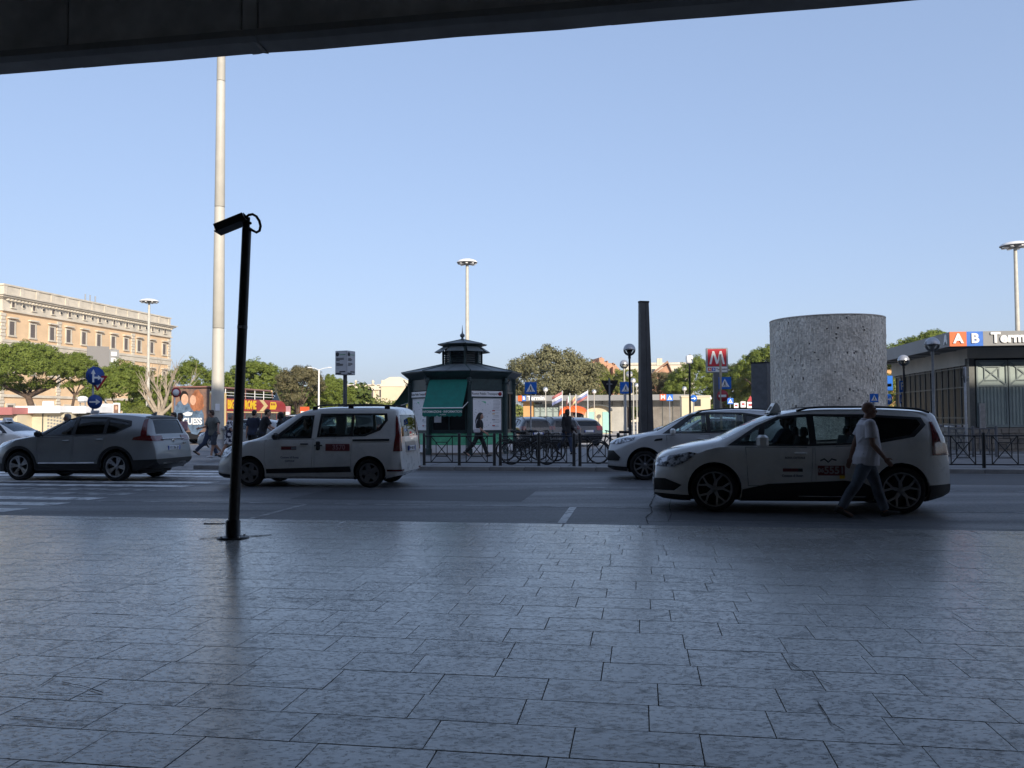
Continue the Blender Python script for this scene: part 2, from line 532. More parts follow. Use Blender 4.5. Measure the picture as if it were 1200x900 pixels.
M['ad_bg'] = pm('ad_bg', (0.30, 0.17, 0.11), 0.5, scale=1.6, col2=(0.10, 0.08, 0.08), detail=6)
M['bark'] = pm('bark', (0.11, 0.075, 0.055), 0.95, var=0.3, scale=3, bump=0.8, bscale=12)
M['bark_pale'] = pm('bark_pale', (0.33, 0.27, 0.20), 0.95, var=0.25, scale=3, bump=0.6, bscale=12)
M['pine_leaf'] = leafmat('pine_leaf', (0.12, 0.165, 0.022), (0.21, 0.25, 0.05))
M['pine_dark'] = leafmat('pine_dark', (0.075, 0.11, 0.02), (0.13, 0.16, 0.035))
M['oak_leaf'] = leafmat('oak_leaf', (0.12, 0.115, 0.055), (0.21, 0.18, 0.09))
M['holm_leaf'] = leafmat('holm_leaf', (0.15, 0.15, 0.07), (0.25, 0.23, 0.12))
M['tree_leaf'] = leafmat('tree_leaf', (0.15, 0.18, 0.035), (0.25, 0.27, 0.07))
M['skin'] = pm('skin', (0.42, 0.24, 0.17), 0.5, var=0.08, scale=12)
M['skin_tan'] = pm('skin_tan', (0.20, 0.105, 0.07), 0.5, var=0.1, scale=12)
M['skin_dark'] = pm('skin_dark', (0.06, 0.035, 0.025), 0.45, var=0.1, scale=12)
M['hair_black'] = pm('hair_black', (0.012, 0.010, 0.009), 0.5, var=0.4, scale=40, bump=0.3)
M['hair_brown'] = pm('hair_brown', (0.05, 0.03, 0.018), 0.5, var=0.4, scale=40, bump=0.3)
M['hair_grey'] = pm('hair_grey', (0.22, 0.21, 0.20), 0.6, var=0.3, scale=40, bump=0.3)
M['shirt_white'] = pm('shirt_white', (0.56, 0.54, 0.57), 0.85, var=0.07, scale=6, bump=0.35, bscale=14)
M['jeans'] = pm('jeans', (0.095, 0.112, 0.14), 0.85, var=0.35, scale=4, bump=0.3, bscale=18)
M['jeans_dark'] = pm('jeans_dark', (0.03, 0.045, 0.085), 0.85, var=0.25, scale=4, bump=0.3, bscale=18)
M['cloth_black'] = pm('cloth_black', (0.013, 0.013, 0.016), 0.85, var=0.3, scale=6, bump=0.3, bscale=16)
M['cloth_navy'] = pm('cloth_navy', (0.014, 0.019, 0.04), 0.85, var=0.2, scale=6, bump=0.3, bscale=16)
M['cloth_grey'] = pm('cloth_grey', (0.12, 0.13, 0.12), 0.85, var=0.15, scale=6, bump=0.3, bscale=16)
M['cloth_pink'] = pm('cloth_pink', (0.45, 0.24, 0.26), 0.85, var=0.1, scale=6, bump=0.3, bscale=16)
M['cloth_lilac'] = pm('cloth_lilac', (0.38, 0.36, 0.50), 0.85, var=0.1, scale=6, bump=0.3, bscale=16)
M['cloth_plaid'] = pm('cloth_plaid', (0.05, 0.06, 0.08), 0.85, var=0.4, scale=16, bump=0.3, bscale=16)
M['cloth_print'] = pm('cloth_print', (0.62, 0.62, 0.64), 0.85, scale=9, col2=(0.02, 0.02, 0.05), edge=(0.47, 0.53), bump=0.2, detail=1.5)
M['shoe'] = pm('shoe', (0.03, 0.027, 0.025), 0.6, var=0.2)
M['shoe_white'] = pm('shoe_white', (0.6, 0.6, 0.6), 0.6, var=0.1)
M['bag'] = pm('bag', (0.05, 0.04, 0.035), 0.7, var=0.2)
M['flag_red'] = pm('flag_red', (0.44, 0.17, 0.16), 0.7, var=0.05)
M['flag_white'] = pm('flag_white', (0.75, 0.75, 0.77), 0.7, var=0.04)
M['flag_blue'] = pm('flag_blue', (0.22, 0.25, 0.44), 0.7, var=0.05)
M['flag_green'] = pm('flag_green', (0.10, 0.30, 0.15), 0.7, var=0.05)
M['flag_yellow'] = pm('flag_yellow', (0.66, 0.48, 0.24), 0.7, var=0.05)
M['globe_clear'] = glass('globe_clear', (0.82, 0.82, 0.80))
M['globe_white'] = pm('globe_white', (0.72, 0.70, 0.66), 0.3, var=0.04)
M['billboard_grey'] = pm('billboard_grey', (0.21, 0.20, 0.19), 0.7, var=0.05)
M['haze_wall'] = pm('haze_wall', (0.70, 0.62, 0.48), 0.9, var=0.07, scale=0.1)

M['info_grey'] = pm('info_grey', (0.40, 0.41, 0.43), 0.4, 0.2, var=0.06)
M['info_panel'] = pm('info_panel', (0.50, 0.51, 0.53), 0.5, var=0.04)
def slab_material():
    "polished travertine: pale, veined, each stone its own tone, scuffed and stained"
    m = bpy.data.materials.new('travertine_slab'); m.use_nodes = True
    t = m.node_tree; N = t.nodes; L = t.links
    b = N['Principled BSDF']
    oi = N.new('ShaderNodeObjectInfo')
    ge = N.new('ShaderNodeNewGeometry')
    tc = N.new('ShaderNodeTexCoord')
    mp = N.new('ShaderNodeMapping'); mp.inputs['Rotation'].default_value = (0, 0, TH); mp.inputs['Scale'].default_value = (0.9, 1.5, 1)
    own = N.new('ShaderNodeCombineXYZ')
    rn = N.new('ShaderNodeMath'); rn.operation = 'ADD'; L.new(oi.outputs['Random'], rn.inputs[0]); L.new(ge.outputs['Random Per Island'], rn.inputs[1])
    rm = N.new('ShaderNodeMath'); rm.operation = 'MULTIPLY'; rm.inputs[1].default_value = 57.0; L.new(rn.outputs[0], rm.inputs[0])
    for q in range(3): L.new(rm.outputs[0], own.inputs[q])
    shift = N.new('ShaderNodeVectorMath'); shift.operation = 'ADD'
    L.new(ge.outputs['Position'], shift.inputs[0]); L.new(own.outputs[0], shift.inputs[1])
    L.new(shift.outputs[0], mp.inputs[0])
    vein = N.new('ShaderNodeTexNoise'); vein.inputs['Scale'].default_value = 7.0; vein.inputs['Detail'].default_value = 9; vein.inputs['Roughness'].default_value = 0.7
    L.new(mp.outputs[0], vein.inputs['Vector'])
    r1 = N.new('ShaderNodeValToRGB')
    r1.color_ramp.elements[0].position = 0.40; r1.color_ramp.elements[0].color = (0.36, 0.35, 0.33, 1)
    r1.color_ramp.elements[1].position = 0.56; r1.color_ramp.elements[1].color = (0.54, 0.53, 0.505, 1)
    L.new(vein.outputs['Fac'], r1.inputs[0])
    # broad stains and walked-in dirt
    st = N.new('ShaderNodeTexNoise'); st.inputs['Scale'].default_value = 1.1; st.inputs['Detail'].default_value = 8; st.inputs['Roughness'].default_value = 0.62
    L.new(ge.outputs['Position'], st.inputs['Vector'])
    r2 = N.new('ShaderNodeValToRGB')
    r2.color_ramp.elements[0].position = 0.35; r2.color_ramp.elements[0].color = (0.68, 0.66, 0.63, 1)
    r2.color_ramp.elements[1].position = 0.60; r2.color_ramp.elements[1].color = (1, 1, 1, 1)
    L.new(st.outputs['Fac'], r2.inputs[0])
    mul = N.new('ShaderNodeMixRGB'); mul.blend_type = 'MULTIPLY'; mul.inputs[0].default_value = 1
    L.new(r1.outputs[0], mul.inputs[1]); L.new(r2.outputs[0], mul.inputs[2])
    # pits of the stone
    pit = N.new('ShaderNodeTexNoise'); pit.inputs['Scale'].default_value = 34; pit.inputs['Detail'].default_value = 3
    L.new(mp.outputs[0], pit.inputs['Vector'])
    r3 = N.new('ShaderNodeValToRGB')
    r3.color_ramp.elements[0].position = 0.35; r3.color_ramp.elements[0].color = (0.35, 0.33, 0.31, 1)
    r3.color_ramp.elements[1].position = 0.44; r3.color_ramp.elements[1].color = (1, 1, 1, 1)
    L.new(pit.outputs['Fac'], r3.inputs[0])
    mul2 = N.new('ShaderNodeMixRGB'); mul2.blend_type = 'MULTIPLY'; mul2.inputs[0].default_value = 0.8
    L.new(mul.outputs[0], mul2.inputs[1]); L.new(r3.outputs[0], mul2.inputs[2])
    # tone of each stone
    hs = N.new('ShaderNodeHueSaturation')
    mr = N.new('ShaderNodeMapRange'); mr.inputs[3].default_value = 0.74; mr.inputs[4].default_value = 1.15
    add = N.new('ShaderNodeMath'); add.operation = 'ADD'
    L.new(oi.outputs['Random'], add.inputs[0]); L.new(ge.outputs['Random Per Island'], add.inputs[1])
    fr = N.new('ShaderNodeMath'); fr.operation = 'FRACT'; L.new(add.outputs[0], fr.inputs[0])
    L.new(fr.outputs[0], mr.inputs[0]); L.new(mr.outputs[0], hs.inputs['Value']); L.new(mul2.outputs[0], hs.inputs['Color'])
    L.new(hs.outputs[0], b.inputs['Base Color'])
    fine = N.new('ShaderNodeTexNoise'); fine.inputs['Scale'].default_value = 19; fine.inputs['Detail'].default_value = 8; fine.inputs['Roughness'].default_value = 0.75
    L.new(mp.outputs[0], fine.inputs['Vector'])
    def mth(op, a, b_):
        n = N.new('ShaderNodeMath'); n.operation = op
        for k_, v in enumerate((a, b_)):
            if hasattr(v, 'default_value') or hasattr(v, 'is_linked'): L.new(v, n.inputs[k_])
            else: n.inputs[k_].default_value = v
        return n.outputs[0]
    w1 = mth('ADD', mth('MULTIPLY', vein.outputs['Fac'], .45), mth('ADD', mth('MULTIPLY', st.outputs['Fac'], .14), mth('MULTIPLY', fine.outputs['Fac'], .61)))
    clean = N.new('ShaderNodeMapRange'); clean.inputs[1].default_value = 0.46; clean.inputs[2].default_value = 0.60
    L.new(w1, clean.inputs[0])
    polish = mth('MULTIPLY', clean.outputs[0], mth('ADD', mth('MULTIPLY', pit.outputs['Fac'], .5), .62))
    rr = N.new('ShaderNodeMapRange'); rr.inputs[3].default_value = 0.44; rr.inputs[4].default_value = 0.13
    L.new(polish, rr.inputs[0]); L.new(rr.outputs[0], b.inputs['Roughness'])
    sp_ = N.new('ShaderNodeMapRange'); sp_.inputs[3].default_value = 0.45; sp_.inputs[4].default_value = 1.0
    L.new(polish, sp_.inputs[0]); L.new(sp_.outputs[0], b.inputs['Specular IOR Level'])
    dk = N.new('ShaderNodeMapRange'); dk.inputs[3].default_value = 0.72; dk.inputs[4].default_value = 1.10
    L.new(polish, dk.inputs[0])
    hs2 = N.new('ShaderNodeHueSaturation'); L.new(hs.outputs[0], hs2.inputs['Color']); L.new(dk.outputs[0], hs2.inputs['Value'])
    L.new(hs2.outputs[0], b.inputs['Base Color'])
    bp = N.new('ShaderNodeBump'); bp.inputs['Strength'].default_value = 0.40; bp.inputs['Distance'].default_value = 0.006
    mm = N.new('ShaderNodeMixRGB'); mm.inputs[0].default_value = 0.5
    L.new(fine.outputs['Fac'], mm.inputs[1]); L.new(r3.outputs[0], mm.inputs[2])
    L.new(mm.outputs[0], bp.inputs['Height']); L.new(bp.outputs[0], b.inputs['Normal'])
    return m
M['slab'] = slab_material()

def asphalt_material(name, lo, hi, rough):
    m = bpy.data.materials.new(name); m.use_nodes = True
    t = m.node_tree; N = t.nodes; L = t.links; b = N['Principled BSDF']
    ge = N.new('ShaderNodeNewGeometry')
    big = N.new('ShaderNodeTexNoise'); big.inputs['Scale'].default_value = .55; big.inputs['Detail'].default_value = 7; L.new(ge.outputs['Position'], big.inputs['Vector'])
    mp = N.new('ShaderNodeMapping'); mp.inputs['Rotation'].default_value = (0, 0, TH); mp.inputs['Scale'].default_value = (.10, 1.1, 1); L.new(ge.outputs['Position'], mp.inputs[0])
    lane = N.new('ShaderNodeTexNoise'); lane.inputs['Scale'].default_value = 1.0; lane.inputs['Detail'].default_value = 5; L.new(mp.outputs[0], lane.inputs['Vector'])
    fine = N.new('ShaderNodeTexVoronoi'); fine.inputs['Scale'].default_value = 42; L.new(ge.outputs['Position'], fine.inputs['Vector'])
    f2 = N.new('ShaderNodeTexNoise'); f2.inputs['Scale'].default_value = 22; f2.inputs['Detail'].default_value = 9; f2.inputs['Roughness'].default_value = .8; L.new(ge.outputs['Position'], f2.inputs['Vector'])
    def mth(op, a, c):
        n = N.new('ShaderNodeMath'); n.operation = op
        for k, v in enumerate((a, c)):
            if isinstance(v, (int, float)): n.inputs[k].default_value = v
            else: L.new(v, n.inputs[k])
        return n.outputs[0]
    w = mth('ADD', mth('ADD', mth('MULTIPLY', big.outputs['Fac'], .3), mth('MULTIPLY', lane.outputs['Fac'], .35)), mth('MULTIPLY', f2.outputs['Fac'], .6))
    rp = N.new('ShaderNodeValToRGB'); rp.color_ramp.elements[0].position = .46; rp.color_ramp.elements[1].position = .78
    rp.color_ramp.elements[0].color = (*lo, 1); rp.color_ramp.elements[1].color = (*hi, 1)
    L.new(w, rp.inputs[0])
    sepc = N.new('ShaderNodeHueSaturation'); mr = N.new('ShaderNodeMapRange'); mr.inputs[3].default_value = .55; mr.inputs[4].default_value = 1.6
    bw = N.new('ShaderNodeRGBToBW'); L.new(fine.outputs['Color'], bw.inputs[0]); L.new(bw.outputs[0], mr.inputs[0])
    L.new(mr.outputs[0], sepc.inputs['Value']); L.new(rp.outputs[0], sepc.inputs['Color']); L.new(sepc.outputs[0], b.inputs['Base Color'])
    r2 = N.new('ShaderNodeMapRange'); r2.inputs[1].default_value = .3; r2.inputs[2].default_value = .7; r2.inputs[3].default_value = rough + .14; r2.inputs[4].default_value = rough - .12
    L.new(lane.outputs['Fac'], r2.inputs[0]); L.new(r2.outputs[0], b.inputs['Roughness'])
    bp = N.new('ShaderNodeBump'); bp.inputs['Strength'].default_value = .5; bp.inputs['Distance'].default_value = .008
    L.new(fine.outputs['Distance'], bp.inputs['Height']); L.new(bp.outputs[0], b.inputs['Normal'])
    return m
M['asphalt'] = asphalt_material('asphalt_stones', (0.060, 0.061, 0.065), (0.130, 0.132, 0.138), 0.56)
M['sign_blue_shaded'] = pm('sign_blue_shaded', (0.014, 0.06, 0.27), 0.4, var=0.06, scale=5)  # the sign blue darkened, for the discs that stand in shade
M['metro_red'] = pm('metro_red', (0.52, 0.03, 0.045), 0.4, var=0.05)
M['faded_white'] = pm('faded_white', (0.42, 0.38, 0.38), 0.6, var=0.08)
# ================================================================ the setting
def gsheet(a0, a1, b0, b1, z, name, m, parent=None, kind='structure'):
    mb = MB(); mb.quad(g(a0, b0, z), g(a1, b0, z), g(a1, b1, z), g(a0, b1, z))
    o = mb.build(name, m, parent)
    if parent is None: o['kind'] = kind
    return o

KERB_B = 10.9
PAV_Z = 0.10
gsheet(-520, 520, -120, 620, -0.03, 'ground', M['ground'])
road = gsheet(-90, 90, KERB_B - .4, 36.2, 0.0, 'road', M['asphalt'])
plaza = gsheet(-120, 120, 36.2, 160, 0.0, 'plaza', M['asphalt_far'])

# ---- the pavement in front of the station: a bed of mortar and slabs of travertine laid in courses
mb = MB()
for (b0, b1, z0, z1) in ((-9, KERB_B - .31, -0.02, PAV_Z - 0.014),):
    c = [g(-40, b0), g(40, b0), g(40, b1), g(-40, b1)]
    mb.prism([(p.x, p.y) for p in c], z0, z1)
pavement = structure(mb, 'pavement', M['mortar'])

def inview(p, m=0):
    d = CAM.inverted() @ Vector(p)
    if d.z > -0.3: return False
    x = 600 + F * d.x / -d.z; y = 450 - F * d.y / -d.z
    return -m <= x <= 1200 + m and -m <= y <= 900 + m

rs = random.Random(11)
slab_meshes = {}
def slab_mesh(k):
    if k not in slab_meshes:
        L, W, H, e = 0.40 + 0.025 * k, 0.3345, 0.03, 0.0015
        x, y = L / 2, W / 2
        vs = [(i * x, j * y, -H) for (i, j) in ((-1, -1), (1, -1), (1, 1), (-1, 1))]
        vs += [(i * x, j * y, -e) for (i, j) in ((-1, -1), (1, -1), (1, 1), (-1, 1))]
        vs += [(i * (x - e), j * (y - e), 0) for (i, j) in ((-1, -1), (1, -1), (1, 1), (-1, 1))]
        fs = [(8, 9, 10, 11)]
        for r in (0, 4):
            for i in range(4):
                j = (i + 1) % 4
                fs.append((r + i, r + j, r + 4 + j, r + 4 + i))
        me = bpy.data.meshes.new('slab'); me.from_pydata(vs, [], fs); me.materials.append(M['slab'])
        slab_meshes[k] = (me, vs, fs, L)
    return slab_meshes[k]
slabs = []
b = 1.765
while b < KERB_B - 0.31 - 0.17:
    a = -14 - rs.random()
    while a < 12:
        k = rs.choice((0, 2, 3, 4, 5, 5, 6, 6, 7, 8, 9))
        L = 0.40 + 0.025 * k
        ca = a + L / 2
        p = g(ca, b + 0.17, PAV_Z)
        if abs(p.x) < 0.64 * p.y + 1.9:
            vis = any(inview(g(a + i * L, b + j * 0.334, PAV_Z)) for i in (0, .5, 1) for j in (0, 1))
            slabs.append((p, k, vis))
        a += L + 0.004
    b += 0.3395
slabs.sort(key=lambda s: (not s[2], s[0].length))
rest = MB()
for i, (p, k, vis) in enumerate(slabs):
    me, vs, fs, L = slab_mesh(k)
    z = PAV_Z + rs.gauss(0, 0.0004)
    rx, ry = rs.gauss(0, 0.0009), rs.gauss(0, 0.0009)
    if i < 298 and vis:
        o = link('slab', me, pavement, (p.x, p.y, z))
        o.rotation_euler = (rx, ry, ROT + rs.gauss(0, 0.002))
    else:
        Mx = Matrix.Translation((p.x, p.y, z)) @ Matrix.Rotation(ROT, 4, 'Z') @ Matrix.Rotation(rx, 4, 'X') @ Matrix.Rotation(ry, 4, 'Y')
        rest.add([Mx @ Vector(q) for q in vs], fs)
o = rest.build('outer_slabs', M['slab'], pavement); o['kind'] = 'stuff'
# kerb stones
kr = random.Random(3)
kme = MB().cbox((0, 0, 0), (0.992, 0.30, 0.20), 0.008).mesh('kerb_stone', M['slab'])
a = -11.0
while a < 10:
    o = link('kerb_stone', kme, pavement, g(a + .5, KERB_B - 0.15, PAV_Z - 0.1005 + kr.gauss(0, .0005)), ROT)
    a += 1.0
mb = MB()
for a0, a1 in ((-40, -11), (10, 40)):
    c = [g(a0, KERB_B - .3), g(a1, KERB_B - .3), g(a1, KERB_B), g(a0, KERB_B)]
    mb.prism([(p.x, p.y) for p in c], -.05, PAV_Z - .001)
mb.build('kerb_run', M['kerb'], pavement)

def strip(pts, w, z, name, m, parent):
    "narrow uneven band along ground points"
    rr = random.Random(len(pts) * 7 + int(w * 1e4)); vs = []
    P = []
    for i in range(len(pts) - 1):
        n = 6
        for k in range(n):
            q = Vector(pts[i]).lerp(Vector(pts[i + 1]), k / n)
            P.append(q + Vector((rr.gauss(0, w * .35), rr.gauss(0, w * .2), 0)))
    P.append(Vector(pts[-1]))
    fs = []
    for i, p in enumerate(P):
        t = (P[min(i + 1, len(P) - 1)] - P[max(i - 1, 0)]).normalized()
        s = Vector((-t.y, t.x, 0)) * w * rr.uniform(.35, 1.1)
        vs += [p - s + Vector((0, 0, z)), p + s + Vector((0, 0, z))]
        if i: fs.append((2 * i - 2, 2 * i, 2 * i + 1, 2 * i - 1))
    mb = MB(); mb.add(vs, fs)
    return mb.build(name, m, parent)
def ground_px(px, py, z=0.0):
    r = CAM.to_3x3() @ Vector(((px - 600) / F, (450 - py) / F, -1.0))
    t = (z - CAM_H) / r.z
    p = CAM.translation + r * t
    return Vector((p.x, p.y, 0))
def cracks(pxs, w, z, parent, name='crack'):
    return strip([ground_px(x, y, z) for x, y in pxs], w, z, name, M['crack'], parent)
zc = PAV_Z + 0.006
cracks([(20, 811), (44, 805), (66, 791), (102, 788)], .0035, zc, pavement)
cracks([(44, 811), (80, 812.5), (120, 814)], .0045, zc, pavement)
cracks([(72, 799), (98, 804), (121, 811.5)], .0045, zc, pavement)
cracks([(292, 799), (320, 797.5), (356, 798)], .004, zc, pavement)
cracks([(12, 839), (60, 843), (98, 845)], .004, zc, pavement)
cracks([(958, 822), (975, 848), (990, 856)], .003, zc, pavement)
cracks([(925, 775), (945, 790), (975, 802)], .003, zc, pavement)

# ---- markings on the road
for k in range(11):
    b0 = 12.05 + 0.96 * k
    er = -10.3 + 0.06 * k
    mb = MB(); mb.quad(g(-40, b0, .004), g(er, b0, .004), g(er + .06, b0 + .5, .004), g(-40, b0 + .5, .004))
    mb.build('crossing_stripe', M['road_paint'] if k not in (3, 4, 7) else M['road_paint_worn'], road)
M['asphalt_patch'] = pm('asphalt_patch', (0.072, 0.074, 0.078), 0.66, var=0.2, scale=1.5, bump=0.4, bscale=60)
M['asphalt_worn'] = pm('asphalt_worn', (0.088, 0.09, 0.094), 0.58, var=0.2, scale=1.5, bump=0.4, bscale=80)
for (a0, a1, b0, b1, m_) in ((-6.5, -2.1, 14.6, 16.9, 'asphalt_patch'), (.4, 3.3, 12.3, 13.5, 'asphalt_patch'), (4.2, 9.4, 19.2, 21.9, 'asphalt_patch'), (-30, 30, 21.95, 22.6, 'asphalt_patch')):
    gsheet(a0, a1, b0, b1, .002, 'road_patch', M[m_], road)
gsheet(-9.9, 40, 13.80, 13.90, .004, 'edge_line', M['road_paint_worn'], road)
gsheet(-1.17, -1.05, 11.75, 13.80, .004, 'bay_line', M['road_paint'], road)
gsheet(-5.86, -5.76, 11.6, 13.80, .004, 'bay_line', M['road_paint_worn'], road)
gsheet(-12, 40, 17.6, 17.7, .004, 'lane_line', M['road_paint_worn'], road)
gsheet(-.2, .7, 19.95, 20.1, .004, 'lane_line', M['road_paint'], road)
cracks([(769, 575), (766, 584), (762, 592), (764, 600), (757, 606), (760, 614)], .016, .006, road)
cracks([(786, 585), (784, 594), (787, 602), (783, 611)], .008, .006, road)
cracks([(600, 574), (680, 571), (760, 576)], .012, .006, road)
cracks([(640, 611), (720, 610.5), (800, 611), (900, 614)], .012, .006, road)
cracks([(900, 612), (1000, 615), (1200, 621)], .012, .006, road)
# drain channel with its grating
mb = MB()
for i in range(150):
    p = g(-1.0 + i * .08, 11.35, .008)
    mb.box(p, (.045, .16, .012), ROT)
gb = gsheet(-1.1, 11.2, 11.24, 11.46, .005, 'drain_channel', M['crack'], road)
o = mb.build('drain_grating', M['sign_back'], gb); o['kind'] = 'stuff'
# manhole cover
p = ground_px(842, 574); 

# ---- the traffic island with the kiosk
def slab_poly(poly, z0, z1, name, m):
    mb = MB(); mb.prism([(g(a, b).x, g(a, b).y) for a, b in poly], z0, z1)
    return structure(mb, name, m)
island = slab_poly([(-13.2, 23.05), (60, 23.05), (60, 36.0), (-13.2, 36.0)], -.02, .118, 'traffic_island', M['island_paving'])
ik = MB().cbox((0, 0, 0), (.99, .22, .20), .012).mesh('kerb_stone', M['kerb'])
for i in range(36):
    link('kerb_stone', ik, island, g(-12.7 + i * 1.0, 22.94, .022), ROT)
gsheet(7, 40, 30.9, 31.1, .122, 'white_line', M['road_paint'], island)
gsheet(6, 40, 28.6, 28.75, .122, 'white_line', M['road_paint_worn'], island)
gsheet(-13, 40, 26.0, 26.05, .122, 'paving_joint', M['mortar'], island)
gsheet(-13, 40, 29.4, 29.45, .122, 'paving_joint', M['mortar'], island)
for i in range(18):
    gsheet(-12 + i * 2.0, -11.97 + i * 2.0, 23.2, 36, .1225, 'paving_joint', M['mortar'], island)
# strips of kerb and planting strips on the plaza beyond
gsheet(-14, 22, 39.2, 39.45, .006, 'kerb_line', M['kerb'], plaza)
gsheet(-16, 26, 45.0, 45.3, .006, 'kerb_line', M['kerb'], plaza)
gsheet(-60, 60, 52.0, 52.25, .006, 'kerb_line', M['kerb'], plaza)

# ---- the station behind and its canopy overhead
SH = 23.7  # height of the unseen hall, set by how far its shadow reaches
mb = MB()
c = [g(-70, -32), g(33, -32), g(33, -9), g(-70, -9)]
mb.prism([(p.x, p.y) for p in c], 0, SH)
c = [g(33, -30), g(75, -30), g(75, -9.3), g(33, -9.3)]  # out-of-view wing, added and sized to shade the metro gates
mb.prism([(p.x, p.y) for p in c], 0, 22.2)
station = mb.build('station_building', M['station_wall'])
tag(station, 'station hall behind the pavement, carrying the long dark canopy', 'building')
for i in range(10):
    c = g(-65 + i * 10, -8.6)
    MB().box((c.x, c.y, 4.8), (1.0, .8, 9.6), ROT).build('pilaster', M['concrete_dark'], station)
BB = 13.08
canopy = thing('station_canopy', 'dark concrete canopy edge overhead, running down to the left across the top of the sky', 'canopy', (0, 0, 0), R(-.48))
mb = MB(); c = [g(-60, -9), g(60, -9), g(60, BB + .3), g(-60, BB + .3)]
mb.prism([(p.x, p.y) for p in c], 9.7, 10.1)
mb.build('ceiling', M['concrete_dark'], canopy)
mb = MB(); c = [g(-60, BB + .02), g(60, BB + .02), g(60, BB + .35), g(-60, BB + .35)]
mb.prism([(p.x, p.y) for p in c], 8.12, 9.7)
mb.build('beam', M['concrete_dark'], canopy)
bl = [-60, -40, -24, -17.5, -10.2, -6.85, -6.55, -.5, 6, 13, 30, 60]
for i in range(len(bl) - 1):
    a0, a1 = bl[i] + .015, bl[i + 1] - .015
    c = g((a0 + a1) / 2, BB - .04)
    MB().cbox((0, 0, 0), (a1 - a0, .10, 1.55), .02).build('fascia_panel', M['concrete_dark'], canopy, (c.x, c.y, 8.95), ROT)
    # the lower lip, cast in lengths with a slightly uneven edge
    rr = random.Random(i)
    vs, fs = [], []
    n = max(3, int((a1 - a0) / .8))
    for k in range(n + 1):
        aa = lerp(bl[i], bl[i + 1], k / n); dz = rr.gauss(0, .007)
        for (bb, zz) in ((BB - .16, 8.20), (BB - .16, 8.08 + dz * .5), (BB - .05, 8.02 + dz), (BB + .35, 8.00 + dz), (BB + .35, 8.20)):
            vs.append(g(aa, bb, zz))
    for k in range(n):
        for q in range(5):
            fs.append((k * 5 + q, k * 5 + 5 + q, k * 5 + 5 + (q + 1) % 5, k * 5 + (q + 1) % 5))
    m2 = MB(); m2.add(vs, fs); m2.build('lip', M['concrete'], canopy)
# ================================================================ the kiosk
def face_frame(phi, r):
    "matrix of a wall face whose outward normal points along phi: x to the right seen from outside, y outward"
    n = Vector((math.cos(phi), math.sin(phi), 0)); x = Vector((-n.y, n.x, 0))
    m = Matrix((x, n, Vector((0, 0, 1)))).transposed().to_4x4()
    m.translation = n * r
    return m
def xf(mb, mtx):
    mb.v = [tuple(mtx @ Vector(p)) for p in mb.v]
    return mb
def flip_x(mb):
    return mb

KP = gx(542, 32.4); 
kiosk = thing('information_kiosk', 'octagonal dark green information kiosk with a tiered metal roof and spire', 'kiosk', (KP.x, KP.y, .118))
KR, KA = 2.05, 2.05 * math.cos(R(22.5))
SIDE = 2 * KR * math.sin(R(22.5))
PH0 = R(-79.5)
verts8 = [Vector((KR * math.cos(PH0 + k * math.pi / 4), KR * math.sin(PH0 + k * math.pi / 4), 0)) for k in range(8)]
for k in range(8):
    p = verts8[k]
    mb = MB(); mb.cbox((0, 0, 1.45), (.17, .17, 2.9), .03); mb.cbox((0, 0, .12), (.22, .22, .24), .02)
    mb.cbox((0, 0, 2.70), (.21, .21, .08), .02)
    mb.build('corner_column', M['kiosk_green'], kiosk, p, PH0 + k * math.pi / 4)
def oct_ring(r, z, n=8):
    return [Vector((r * math.cos(PH0 + k * 2 * math.pi / n), r * math.sin(PH0 + k * 2 * math.pi / n), z)) for k in range(n)]
mb = MB(); mb.loft([oct_ring(1.86, 0), oct_ring(1.86, 2.9)], smooth=False); mb.build('body', M['kiosk_dark'], kiosk)
mb = MB(); mb.loft([oct_ring(2.12, -.02), oct_ring(2.12, .06), oct_ring(2.06, .08)], smooth=False); mb.build('plinth', M['plinth'], kiosk)
for k in range(8):
    mid = PH0 + (k + .5) * math.pi / 4
    ff = face_frame(mid, KA)
    w = SIDE - .16
    xf(MB().bb(-w / 2, w / 2, -.06, 0.0, .08, .36), ff).build('skirting', M['paper'], kiosk)
    xf(MB().bb(-w / 2, w / 2, -.05, -.01, .37, .80), ff).build('lower_panel', M['kiosk_panel'], kiosk)
    xf(MB().bb(-w / 2, w / 2, -.06, .03, .80, .85), ff).build('sill', M['kiosk_green'], kiosk)
    xf(MB().bb(-w / 2, w / 2, -.08, -.02, 2.42, 2.85), ff).build('frieze', M['kiosk_green'], kiosk)
